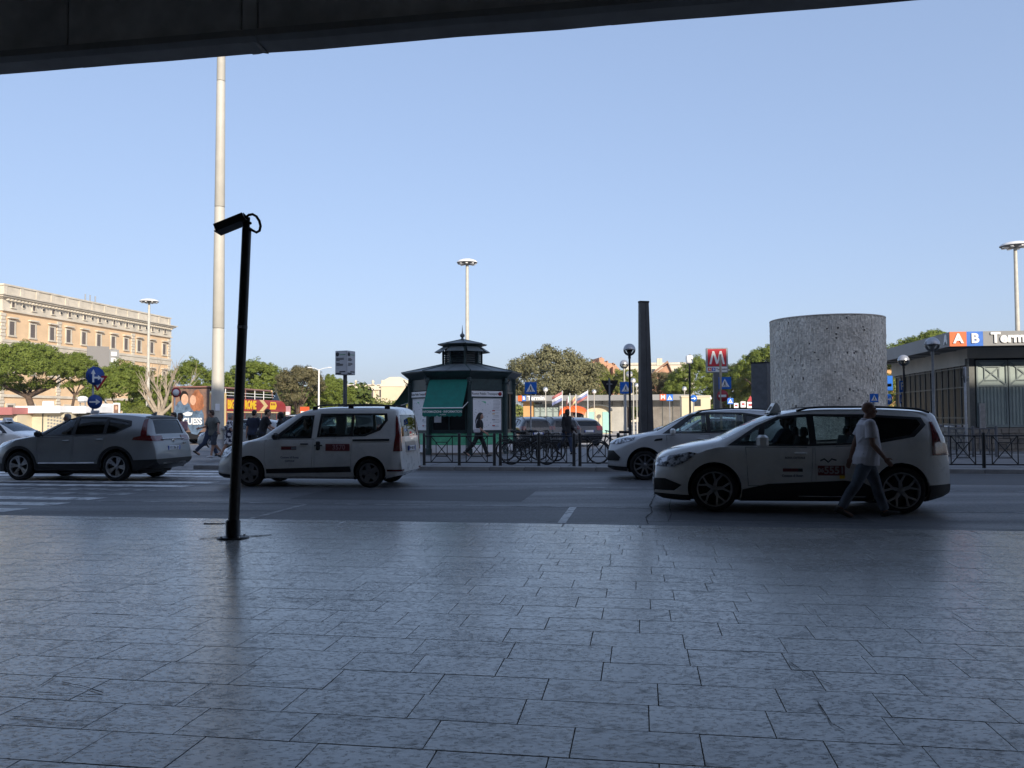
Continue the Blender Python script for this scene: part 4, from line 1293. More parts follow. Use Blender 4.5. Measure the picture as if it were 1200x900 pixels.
for x in (-11, -6.5, -1, 3.5, xg - 4.2, xg + 4.4):
    MB().lathe([(0, h - .1), (.5, h), (.3, h + .6), (.55, h + 1.0), (.2, h + 1.5), (0, h + 1.6)], (x, -.5, 0), 8).build('roof_vase', M['haze_wall'], t)

# ruins of brick beyond the trees
rp = gx(722, 165)
ruin = thing('brick_ruin', 'broken red brick Roman ruin rising above the trees', 'ruin', (rp.x, rp.y, 0), R(8))
rq = random.Random(4)
def pr_(px): return (px - 722) / F * 165
def zr(y): return zat(722, y, 165)
prof = [(690, 430), (694, 424), (699, 427), (700, 420), (706, 420), (707, 424), (713, 424.5), (714, 427), (720, 426), (722, 428), (728, 434), (731, 442), (735, 450)]
def rough(poly, n=5, j=.25):
    out = []
    for i in range(len(poly) - 1):
        for k in range(n):
            t = k / n
            out.append((lerp(poly[i][0], poly[i + 1][0], t) + rq.gauss(0, j * .5), lerp(poly[i][1], poly[i + 1][1], t) + rq.gauss(0, j)))
    return out
up = rough([(pr_(x), zr(y)) for x, y in prof])
MB().prism([(up[0][0], 0)] + up + [(up[-1][0], 0)], 0, 5, 'y').build('wall', M['brick_ruin'], ruin)
for (x0, x1, y) in ((700, 706, 420.5), (709, 712, 430), (716, 719, 430)):
    q = rough([(pr_(x0), zr(y)), (pr_(x1), zr(y))], 4, .12)
    MB().prism([(pr_(x0), 0)] + q + [(pr_(x1), zr(y)), (pr_(x1), 0)], -1.6, .1, 'y').build('buttress', M['brick_ruin'], ruin)
for (x, y) in ((704, 436), (714, 437), (723, 440)):
    n = 8; r = 1.0
    MB().prism([(pr_(x) - r, zr(y) - 2.4), (pr_(x) + r, zr(y) - 2.4)] + [(pr_(x) + r * math.cos(math.pi * i / n), zr(y) + r * math.sin(math.pi * i / n)) for i in range(n + 1)], -.06, .1, 'y').build('niche', M['stone_dark'], ruin)
# brown hipped roof and long white attic behind
hp = gx(786, 175)
hs_ = thing('gabled_house', 'brown brick gabled house half hidden by pines right of the pillar', 'house', (hp.x, hp.y, 0), R(-6))
q = lambda px: (px - 786) / F * 175
z1 = zat(786, 427, 175); z0 = zat(786, 441, 175)
MB().prism([(q(764), 0), (q(789), 0), (q(789), z0), (q(783), z1), (q(769), z0 + .8), (q(764), z0)], 0, 12, 'y').build('wall', M['brick_ruin'], hs_)
MB().prism([(q(762.5), z0 - .2), (q(769), z0 + .9), (q(783), z1 + .25), (q(790), z0 - .2), (q(790), z0 + .2), (q(783), z1 + .8), (q(769), z0 + 1.4), (q(762.5), z0 + .3)], -.6, 12.3, 'y').build('roof', M['roof_tile'], hs_)
MB().bb(q(781), q(785), -.1, .05, z0 - 1.6, z0 + .4).build('window', M['win_dark'], hs_)
for x in (774, 777): MB().bb(q(x) - .3, q(x) + .3, 4, 5, z1, z1 + 1.6).build('chimney', M['haze_wall'], hs_)
wp = gx(772, 230)
wb = thing('long_white_building', 'long white flat roofed building behind the brown gabled house', 'building', (wp.x, wp.y, 0), R(-4))
zt = zat(772, 425, 230)
MB().bb(-9, 10, 0, 12, 0, zt - .6).build('wall', M['haze_wall'], wb)
MB().bb(-9.3, 10.3, -.4, 12.3, zt - .6, zt).build('roof_edge', M['travertine'], wb)
for i in range(6): MB().bb(-8 + i * 3.1, -7 + i * 3.1, -.06, .05, zt - 3.4, zt - 1.8).build('window', M['win_dark'], wb)
oc = gx(880, 140)
ocb = thing('ochre_house', 'ochre house showing through the gap between pine and cabinet', 'house', (oc.x, oc.y, 0), ROT)
zt = zat(880, 429, 140)
MB().bb(-1.9, 6, 0, 9, 0, zt).build('wall', M['ochre_wall'], ocb)
MB().bb(-2.2, 6.3, -.3, 9.3, zt, zt + .5).build('roof_edge', M['roof_tile'], ocb)
for r in range(3):
    for i in range(3): MB().bb(-1.0 + i * 2.1, .0 + i * 2.1, -.06, .06, zt - 2.3 - r * 3, zt - .8 - r * 3).build('window', M['win_dark'], ocb)
oc2 = gx(1075, 120)
ocb2 = thing('ochre_building', 'long ochre building behind the trees under the metro canopy', 'building', (oc2.x, oc2.y, 0), ROT)
zt = zat(1075, 431, 120)
MB().bb(-9, 12, 0, 9, 0, zt).build('wall', M['ochre_wall'], ocb2)
MB().bb(-9.3, 12.3, -.3, 9.3, zt, zt + .6).build('roof_edge', M['travertine'], ocb2)
for i in range(8): MB().bb(-8 + i * 2.4, -7 + i * 2.4, -.06, .06, zt - 3.0, zt - 1.2).build('window', M['shutter'], ocb2)
# cream ticket hut
th = gx(814, 66)
hut = thing('cream_hut', 'low cream walled hut right of the pillar among the signs', 'hut', (th.x, th.y, 0), ROT)
zt = zat(814, 465, 66)
MB().bb(-1.0, 1.25, 0, 3, 0, zt).build('wall', M['cream_wall'], hut)
MB().bb(-1.05, 1.3, -.08, 3.1, zt, zt + .1).build('roof', M['haze_wall'], hut)
MB().bb(.0, .5, -.03, .05, zt - .75, zt - .2).build('window', M['win_dark'], hut)

# ================================================================ market stalls on the left
def stall(px0, px1, d, ytop, fm, wm, name, label, panels, depth=3.0, rz=ROT):
    w = (px1 - px0) / F * d; p = gx((px0 + px1) / 2, d)
    t = thing(name, label, 'market stall', (p.x, p.y, 0), rz, 'stalls across the square on the left')
    h = zat((px0 + px1) / 2, ytop, d)
    MB().bb(-w / 2, w / 2, .25, depth, 0, h - .45).build('wall', wm, t)
    MB().bb(-w / 2 - .1, w / 2 + .1, -.35, -.27, h - .50, h).build('fascia', fm, t)
    MB().bb(-w / 2 - .1, w / 2 + .1, -.27, depth + .2, h - .45, h - .02).build('roof', fm, t)
    for i in range(panels):
        x0 = -w / 2 + .08 + (w - .16) * i / panels
        MB().bb(x0 + .03, x0 + (w - .16) / panels - .03, .19, .25, .15, h - .55).build('panel', wm, t)
        MB().bb(x0 - .035, x0 + .025, .15, .25, 0, h - .46).build('post', M['metro_frame'], t)
    return t, w, h
stall(-50, 20.5, 55, 477.5, M['flag_red'], M['stall_cream'], 'market_stall', 'red fronted market stall at the far left behind the white car', 3)
t, w, h = stall(21, 75, 56, 475.6, M['stall_white'], M['stall_cream'], 'market_stall', 'white market stall with a cream front printed with an old building', 2)
rb = MB()
for i in range(6):
    for j in range(5): rb.bb(.35 + i * .23, .50 + i * .23, .175, .185, .75 + j * .22 - i * .03, .88 + j * .22 - i * .03)
rb.build('print', M['metro_fascia'], t)
MB().cbox((0, 0, 0), (.55, .5, .34), .03).build('cooling_unit', M['letter_white'], t, (-.1, .8, h + .17))
t, w, h = stall(75.5, 104, 57, 476, M['stall_white'], M['win_dark'], 'market_stall', 'white roofed stall with a dark open front left of the sign post', 2)
stall(142, 204, 66, 488.6, M['stall_white'], M['galv'], 'market_stall', 'low white roofed stall between the sign post and the bus', 4)
stall(-60, 60, 75, 482, M['stall_white'], M['stall_cream'], 'market_stall', 'cream stall behind the row of stalls at the far left', 6)
# clutter behind the stalls
for (px, d, y0, wv, hv, m, lab, nm) in ((97, 64, 468, .55, .5, M['letter_white'], 'white box unit on legs above the stalls', 'box_unit'), (124, 62, 477, 1.1, .5, M['letter_white'], 'rounded white van roof above the stalls', 'box_unit')):
    p = at(px, y0, d)
    t = thing(nm, lab, 'equipment', (p.x, p.y, 0), ROT)
    MB().cbox((0, 0, p.z), (wv, .7, hv), .12).build('case', m, t)
    for sx_ in (-1, 1): MB().bb(sx_ * wv * .4 - .03, sx_ * wv * .4 + .03, -.03, .03, 0, p.z - hv / 2).build('leg', M['galv'], t)
p = at(136.5, 480, 58)
t = thing('advertising_board', 'upright white framed advertising board with a dark picture, over the car roof', 'billboard', (p.x, p.y, 0), ROT + R(10))
MB().cbox((0, 0, p.z), (.50, .14, .95), .03).build('frame', M['letter_white'], t)
MB().bb(-.17, .17, -.085, -.072, p.z - .36, p.z + .36).build('picture', M['ad_bg'], t)
MB().ball((0.02, -.078, p.z + .12), (.09, .02, .14), 10, 6).build('figure', M['ad_skin'], t)
MB().bb(-.06, .06, -.05, .05, 0, p.z - .47).build('post', M['galv'], t)
p = at(119, 415, 120)
t = thing('roof_billboard', 'big grey hoarding standing in front of the peach palace', 'billboard', (p.x, p.y, 0), R(32))
hz = zat(119, 406, 120)
MB().bb(-1.9, 1.0, -.2, .2, 6, hz).build('board', M['billboard_grey'], t)
MB().bb(1.02, 2.3, -.2, .2, 6.5, hz - .4).build('board', M['metro_fascia'], t)
for z in (0, 1, 2): MB().bb(1.25, 2.0, -.23, -.2, hz - 1.3 - z * .9, hz - .75 - z * .9).build('lettering', M['letter_white'], t)
for x in (-1.2, .6): MB().bb(x - .12, x + .12, -.1, .1, 0, 6).build('leg', M['galv'], t)
# ================================================================ trees
import numpy as np
def crown_mesh(name, lobes, clump, nclump, nleaf, leaf, seed, m, flat=0.55, under=0.25, thin=0.55):
    """leaf-sized faces in clumps set over the surface of overlapping lobes.
    lobes: (x, y, z, rx, ry, rz)"""
    rg = np.random.default_rng(seed)
    vol = np.array([l[3] * l[4] for l in lobes]); vol = vol / vol.sum()
    C, Cr, Cd = [], [], []
    for li, l in enumerate(lobes):
        n = max(4, int(round(nclump * vol[li])))
        for i in range(n):
            d = rg.normal(size=3); d /= np.linalg.norm(d)
            if d[2] < -under: d[2] = -d[2] * .8
            rr = rg.uniform(.72, 1.03)
            C.append((l[0] + d[0] * l[3] * rr, l[1] + d[1] * l[4] * rr, l[2] + d[2] * l[5] * rr))
            Cr.append(clump * rg.uniform(.6, 1.25)); Cd.append(d)
    C = np.array(C); Cr = np.array(Cr); Cd = np.array(Cd)
    N = len(C) * nleaf
    idx = np.repeat(np.arange(len(C)), nleaf)
    d = rg.normal(size=(N, 3)); d /= np.linalg.norm(d, axis=1)[:, None]
    r = rg.uniform(.45, 1.0, N) ** .7
    off = d * (Cr[idx] * r)[:, None]; off[:, 2] *= flat + .1
    P = C[idx] + off
    nrm = d * .9 + Cd[idx] * .55 + rg.normal(size=(N, 3)) * .42 + np.array([0, 0, .15])
    nrm /= np.linalg.norm(nrm, axis=1)[:, None]
    t = np.cross(nrm, rg.normal(size=(N, 3))); t /= np.linalg.norm(t, axis=1)[:, None]
    bt = np.cross(nrm, t)
    s = leaf * rg.uniform(.55, 1.3, N)
    a = t * s[:, None] * .5; b = bt * (s * thin)[:, None] * .5
    V = np.stack([P - a, P - b, P + a, P + b], 1).reshape(-1, 3)
    me = bpy.data.meshes.new(name)
    me.vertices.add(N * 4); me.loops.add(N * 4); me.polygons.add(N)
    me.vertices.foreach_set('co', V.astype(np.float32).ravel())
    me.loops.foreach_set('vertex_index', np.arange(N * 4, dtype=np.int32))
    me.polygons.foreach_set('loop_start', np.arange(0, N * 4, 4, dtype=np.int32))
    me.polygons.foreach_set('loop_total', np.full(N, 4, dtype=np.int32))
    me.materials.append(m)
    me.update(); me.validate()
    return me

def tree(px, wpx, ytop, ybot, d, kind, name, label, seed, m=None, group=None, trunk_px=None, dens=1.0, two=False):
    p = gx(px, d); rg = random.Random(seed)
    t = thing(name, label, 'tree', (p.x, p.y, 0), 0, group)
    W = wpx * 1.30 / F * d; zt = zat(px, ytop, d); zb = zat(px, ybot, d)
    lobes = []
    if kind == 'pine':
        n = 11
        h = zt - zb
        lobes.append((0, 0, zb + h * .45, W * .40, W * .36, h * .42))
        for i in range(n):
            a = 2 * math.pi * i / n + rg.uniform(-.15, .15)
            q = rg.uniform(.30, .40)
            lobes.append((W * q * math.cos(a), W * q * math.sin(a), zb + h * rg.uniform(.28, .42), W * rg.uniform(.10, .15), W * rg.uniform(.10, .15), h * rg.uniform(.20, .28)))
        for i in range(12):
            a = rg.uniform(0, 6.3); q = rg.uniform(.05, .28)
            lobes.append((W * q * math.cos(a), W * q * math.sin(a), zb + h * (.80 - q * .95) * rg.uniform(.94, 1.05), W * rg.uniform(.08, .13), W * rg.uniform(.08, .13), h * rg.uniform(.14, .20)))
        for i in range(4):
            a = 2 * math.pi * i / 4 + rg.uniform(-.4, .4); q = rg.uniform(.12, .26)
            lobes.append((W * q * math.cos(a), W * q * math.sin(a), zb + h * rg.uniform(.08, .22), W * .11, W * .11, h * .14))
        clump = max(.30, W * .040); nc = int(620 * dens); nl = 56; leaf = .016 * W + .10; fl = .62; und = .10
    elif kind == 'oak':
        h = zt - zb
        lobes.append((0, 0, zb + h * .5, W * .38, W * .36, h * .44))
        for i in range(13):
            a = rg.uniform(0, 6.3); q = rg.uniform(.14, .36); zz = rg.uniform(.22, .84)
            q *= (1.15 - abs(zz - .42) * 1.05)
            k = rg.uniform(.10, .17)
            lobes.append((W * q * math.cos(a), W * q * math.sin(a), zb + h * zz, W * k, W * k, h * k * 1.1))
        for i in range(16):
            a = rg.uniform(0, 6.3); q = rg.uniform(.05, .38)
            lobes.append((W * q * math.cos(a), W * q * math.sin(a), zb + h * (1.0 - q * .75) * rg.uniform(.9, 1.0), W * .045, W * .045, h * .065))
        clump = max(.34, W * .05); nc = int(430 * dens); nl = 60; leaf = .016 * W + .06; fl = .85; und = .5
    me = crown_mesh('crown', lobes, clump, nc, nl, leaf, seed, m or M['pine_leaf'], fl, und, .32 if kind == 'pine' else .55)
    link('crown', me, t)
    # trunk and limbs
    mat = M['bark']
    tp = 0 if trunk_px is None else (trunk_px - px) / F * d
    r0 = max(.16, W * .030)
    fork = zb - .1 if kind == 'pine' else zb + (zt - zb) * .12
    fork = max(fork, 1.2)
    base = Vector((tp, 0, -.1)); top = Vector((tp * .3 + rg.uniform(-.2, .2), rg.uniform(-.2, .2), fork))
    mid = base.lerp(top, .5) + Vector((rg.uniform(-.2, .2), 0, 0))
    MB().tube([base, base.lerp(mid, .12), mid, top], [r0 * 1.5, r0 * 1.1, r0 * .9, r0 * .8], 9).build('trunk', mat, t)
    for i in range(7):
        l = lobes[1 + i] if len(lobes) > i + 1 else lobes[0]
        e = Vector((l[0] * .95, l[1] * .95, l[2] - l[5] * .15))
        k = top.lerp(e, .5) + Vector((0, 0, -.12 * (e - top).length * .5))
        MB().tube([top - Vector((0, 0, .25)), k, e], [r0 * .55, r0 * .36, r0 * .12], 6).build('limb', mat, t)
    return t

PG = 'umbrella pines beyond the square'
tree(26, 112, 393, 462, 96, 'pine', 'pine_tree', 'broad umbrella pine at the far left in front of the peach palace', 21, group=PG, trunk_px=47, dens=1.5)
tree(90, 46, 406, 460, 94, 'pine', 'pine_tree', 'small pine crown just right of the broad far left pine', 22, group=PG, trunk_px=76)
tree(145, 84, 413, 492, 86, 'pine', 'pine_tree', 'rounded yellow green pine behind the blue arrow signs', 23, group=PG, dens=1.3)
tree(226, 66, 412, 492, 90, 'pine', 'pine_tree', 'umbrella pine directly behind the bare tree and the tall mast', 24, group=PG)
tree(297, 78, 412, 486, 90, 'pine', 'pine_tree', 'umbrella pine over the open top bus, right of the tall mast', 25, group=PG, dens=1.2)
tree(350, 58, 426, 490, 86, 'oak', 'oak_tree', 'dull brown green tree in front of the bus, left of the double arm lamp', 26, m=M['oak_leaf'])
tree(389, 48, 432, 494, 90, 'pine', 'pine_tree', 'bright green pine behind the grey bus stop sign box', 27, group=PG)
tree(648, 112, 407, 486, 98, 'oak', 'holm_oak', 'large olive grey holm oak behind the flags in the middle', 28, m=M['holm_leaf'], dens=1.6)
tree(702, 32, 426, 478, 104, 'oak', 'young_tree', 'bright green tree at the right edge of the big holm oak', 29, m=M['tree_leaf'])
tree(737, 46, 433, 470, 112, 'oak', 'young_tree', 'green tree behind the row of globe lamps', 30, m=M['tree_leaf'])
tree(780, 48, 436, 480, 108, 'oak', 'holm_oak', 'grey green tree below the brown gabled house', 31, m=M['oak_leaf'])
tree(816, 66, 412, 486, 100, 'pine', 'pine_tree', 'umbrella pine left of the metro sign', 32, group=PG, dens=1.2)
tree(866, 62, 419, 490, 104, 'pine', 'pine_tree', 'darker pine right behind the metro sign', 33, M['pine_dark'], PG, dens=1.1)
tree(900, 66, 397, 462, 93, 'pine', 'pine_tree', 'tallest pine on the right, its crown cut off by the stone drum', 34, group=PG, dens=1.2)
tree(1092, 104, 385, 446, 82, 'pine', 'pine_tree', 'pine crown rising above the canopy of the metro entrance', 35, group=PG, dens=1.3)
tree(1062, 56, 436, 496, 78, 'oak', 'young_tree', 'sunlit yellow green tree under the canopy, right of the stone drum', 36, m=M['tree_leaf'], dens=1.2)
tree(1100, 60, 434, 490, 84, 'oak', 'young_tree', 'leafy tree behind the glass wall of the metro entrance', 37, m=M['tree_leaf'])
tree(523, 78, 423, 480, 100, 'pine', 'pine_tree', 'pine showing behind the roof of the green kiosk', 38, group=PG)
tree(168, 34, 478, 494, 72, 'oak', 'shrub', 'low green shrub at the foot of the bare tree', 39, m=M['tree_leaf'], dens=.4)
tree(876, 30, 440, 482, 98, 'oak', 'young_tree', 'small bright tree in the gap left of the dark cabinet', 40, m=M['tree_leaf'], dens=.6)

# far greenery beyond the square closes the horizon
def far_row(a0, a1, d, n, hmin, hmax, seed, name, m, rr_=(2.2, 4.5)):
    rg = random.Random(seed); lobes = []
    for i in range(n):
        x = lerp(a0, a1, (i + rg.random()) / n); h = rg.uniform(hmin, hmax); r = rg.uniform(*rr_)
        lobes.append((x, d + rg.uniform(-4, 4), h * .5, r, r, h * .5))
    me = crown_mesh(name, lobes, 1.3, n * 26, 22, .75, seed, m, .7, .3)
    o = link(name, me); o['kind'] = 'stuff'
far_row(-150, 150, 290, 70, 4, 9, 51, 'far_trees', M['holm_leaf'])
far_row(-100, 120, 190, 46, 3, 6, 52, 'far_shrubs', M['tree_leaf'])

far_row(-52, -20, 112, 26, 4.0, 6.2, 53, 'hedge_row', M['pine_dark'], (1.6, 2.6))
far_row(4, 36, 122, 26, 3.5, 5.5, 54, 'hedge_row', M['pine_dark'], (1.6, 2.6))

# the bare tree
bt = gx(187, 71)
bare = thing('bare_tree', 'pollarded tree with bare pale branches in front of the pines', 'tree', (bt.x, bt.y, 0))
MB().tube([(.1, 0, -.1), (.05, 0, .5), (0, 0, 1.5), (-.05, 0, 2.2)], [.52, .40, .36, .40], 10).build('trunk', M['bark_pale'], bare)
rg = random.Random(8)
def limb(p, d, L, r, par, depth, nm):
    pts, rad = [p], [r]
    q = p.copy(); dd = d.copy()
    n = 5
    for i in range(n):
        dd = (dd + Vector((rg.gauss(0, .10), rg.gauss(0, .10), rg.gauss(.03, .06)))).normalized()
        q = q + dd * L / n
        pts.append(q.copy()); rad.append(r * lerp(1, .42, (i + 1) / n))
    o = MB().tube(pts, rad, 7).build(nm, M['bark_pale'], par)
    if depth > 0:
        k = 2 if depth == 2 else 3
        for i in range(k + 1):
            j = n if i == 0 else rg.randint(2, n - 1)
            side = Vector((rg.gauss(0, 1), rg.gauss(0, .6), rg.uniform(.3, .8))).normalized()
            nd = (dd * .9 + side * (.30 if i == 0 else .55)).normalized()
            limb(pts[j], nd, L * rg.uniform(.5, .75), rad[j] * .78, o if depth == 2 else par, depth - 1, 'twig')
for (dx, dz, L) in ((-.95, 1.0, 1.9), (-.55, 1.1, 2.4), (-.2, 1.2, 2.5), (.18, 1.2, 2.7), (.55, 1.1, 2.7), (.95, .9, 2.6), (.35, 1.3, 1.8), (-.7, 1.4, 1.5)):
    limb(Vector((dx * .25, 0, 1.95)), Vector((dx, rg.uniform(-.25, .25), dz)).normalized(), L, .17, bare, 2, 'branch')
# ================================================================ vehicles
def car_section(sp, x, off):
    L, W = sp['L'], sp['W']
    zt = smooth_interp(sp['top'], x) - off; zb = interp(sp['bot'], x) + off
    belt = interp(sp['belt'], x)
    fr, rr_ = sp.get('nose', (.75, .26, 2.4)), sp.get('tail', (.55, .16, 2.6))
    p = 1.0
    if x < fr[0]: p -= fr[1] * (1 - x / fr[0]) ** fr[2]
    if L - x < rr_[0]: p -= rr_[1] * (1 - (L - x) / rr_[0]) ** rr_[2]
    hw = W / 2 * p - off
    c = max(0.0, min(1.0, (zt - belt) / .40))
    zs = min(belt, zt - .07)
    if zb > zs - .12: zb = zs - .12
    yr = lerp(hw * .90, hw * sp.get('roof', .70), c)
    sd = zs - zb
    P = [(0, zb), (hw * .55, zb), (hw * .86, zb + .004), (hw * .945, zb + .05), (hw * .985, zb + .28 * sd), (hw * 1.0, zb + .52 * sd), (hw * .997, zb + .74 * sd),
         (hw * .982, zb + .90 * sd), (hw * .958, zs), ]
    ze = max(zs + .012, zt - lerp(.035, .085, c))
    for k in (.25, .5, .75, 1.0):
        b = .022 * c * math.sin(math.pi * k)
        P.append((lerp(hw * .94, yr, k) + b, lerp(zs + .008, ze, k)))
    cr = .030 + .012 * c
    P += [(yr - .045, max(ze + .004, zt - cr)), (yr * .75, max(ze + .007, zt - cr * .5)), (yr * .4, max(ze + .010, zt - cr * .15)), (0, max(ze + .012, zt))]
    return P

def car_loft(sp, off=0.0):
    L = sp['L']; xs = [0, .015, .04, .08, .14, .22, .32, .45, .6, .8]
    x = 1.0
    while x < L - .75: xs.append(x); x += .1
    xs += [L - q for q in (.7, .6, .5, .42, .36, .3, .25, .2, .16, .12, .08, .05, .025, .01, 0)]
    rings = []
    for x in xs:
        x2 = off + (L - 2 * off) * x / L
        P = car_section(sp, x, off)
        rings.append([Vector((x2, y, z)) for y, z in P] + [Vector((x2, -y, z)) for y, z in P[-2:0:-1]])
    mb = MB(); mb.loft(rings)
    return mb.mesh('loft', fix=True)

def solid(poly, y0, y1):
    return MB().prism(poly, y0, y1, 'y').mesh('solid', fix=True)

def wheel_parts(r, w, style, mrim):
    t = MB(); R0 = r; ri = r * sp_rim.get(style, .70)
    t.lathe([(ri, -w / 2), (ri + .02, -w / 2 - .005), (R0 - .035, -w / 2 - .003), (R0 - .012, -w / 2 + .012), (R0, -w / 2 + .04), (R0 + .001, 0), (R0, w / 2 - .04), (R0 - .012, w / 2 - .012), (R0 - .035, w / 2 + .003), (ri, w / 2), (ri, -w / 2)], n=36, axis='y')
    tm = t.mesh('wheel', M['rubber'])
    m = MB()
    # barrel and outer lip (lathe axis y: z of the profile runs to -y)
    f = w / 2
    m.lathe([(ri + .004, f + .004), (ri - .012, f + .008), (ri - .02, f - .01), (ri - .03, -f + .03)], n=36, axis='y')
    def spoke(a, r0, r1, w0, w1, y0, y1, tw=0.0):
        c, s = math.cos(a), math.sin(a); c2, s2 = math.cos(a + tw), math.sin(a + tw)
        vs = []
        for (rr, ww, yy, cc, ss) in ((r0, w0, y0, c, s), (r1, w1, y1, c2, s2)):
            for q in (-1, 1):
                for dy in (0, .03):
                    vs.append((cc * rr - ss * q * ww / 2, yy + dy, ss * rr + cc * q * ww / 2))
        m.add(vs, [(0, 2, 6, 4), (1, 5, 7, 3), (0, 4, 5, 1), (2, 3, 7, 6), (0, 1, 3, 2), (4, 6, 7, 5)])
    y0, y1 = -f + .035, -f + .004
    if style == 'double':
        for k in range(5):
            a = 2 * math.pi * k / 5 + .3
            spoke(a, .05, ri * .45, .055, .05, y0, y0 - .005)
            spoke(a, ri * .42, ri * .99, .035, .03, y0 - .004, y1, .30)
            spoke(a, ri * .42, ri * .99, .035, .03, y0 - .004, y1, -.30)
    elif style == 'cover':
        for k in range(5):
            a = 2 * math.pi * k / 5
            spoke(a, .04, ri * .98, .13, .10, y0 - .02, y1)
        m.lathe([(ri, f - .01), (ri * .86, f + .004), (ri * .84, f - .02)], n=30, axis='y')
    elif style == 'block':
        for k in range(5):
            a = 2 * math.pi * k / 5 + .2
            spoke(a - .16, .05, ri * .98, .035, .055, y0, y1)
            spoke(a + .16, .05, ri * .98, .035, .055, y0, y1)
            spoke(a + .16, ri * .80, ri * .97, .05, .19, y1 + .004, y1)
    else:
        for k in range(9):
            spoke(2 * math.pi * k / 9, .05, ri * .99, .05, .035, y0, y1)
    m.lathe([(0, f - .02), (.05, f - .022), (.055, f - .04)], n=16, axis='y')
    rm = m.mesh('rim', mrim)
    d = MB(); d.lathe([(ri * .93, -f + .05), (ri * .93, f - .075), (0.01, f - .075)], n=28, axis='y')
    dm = d.mesh('brake_drum', M['black_rough'])
    return tm, rm, dm
sp_rim = {'double': .755, 'cover': .70, 'block': .71, 'spoke': .73}

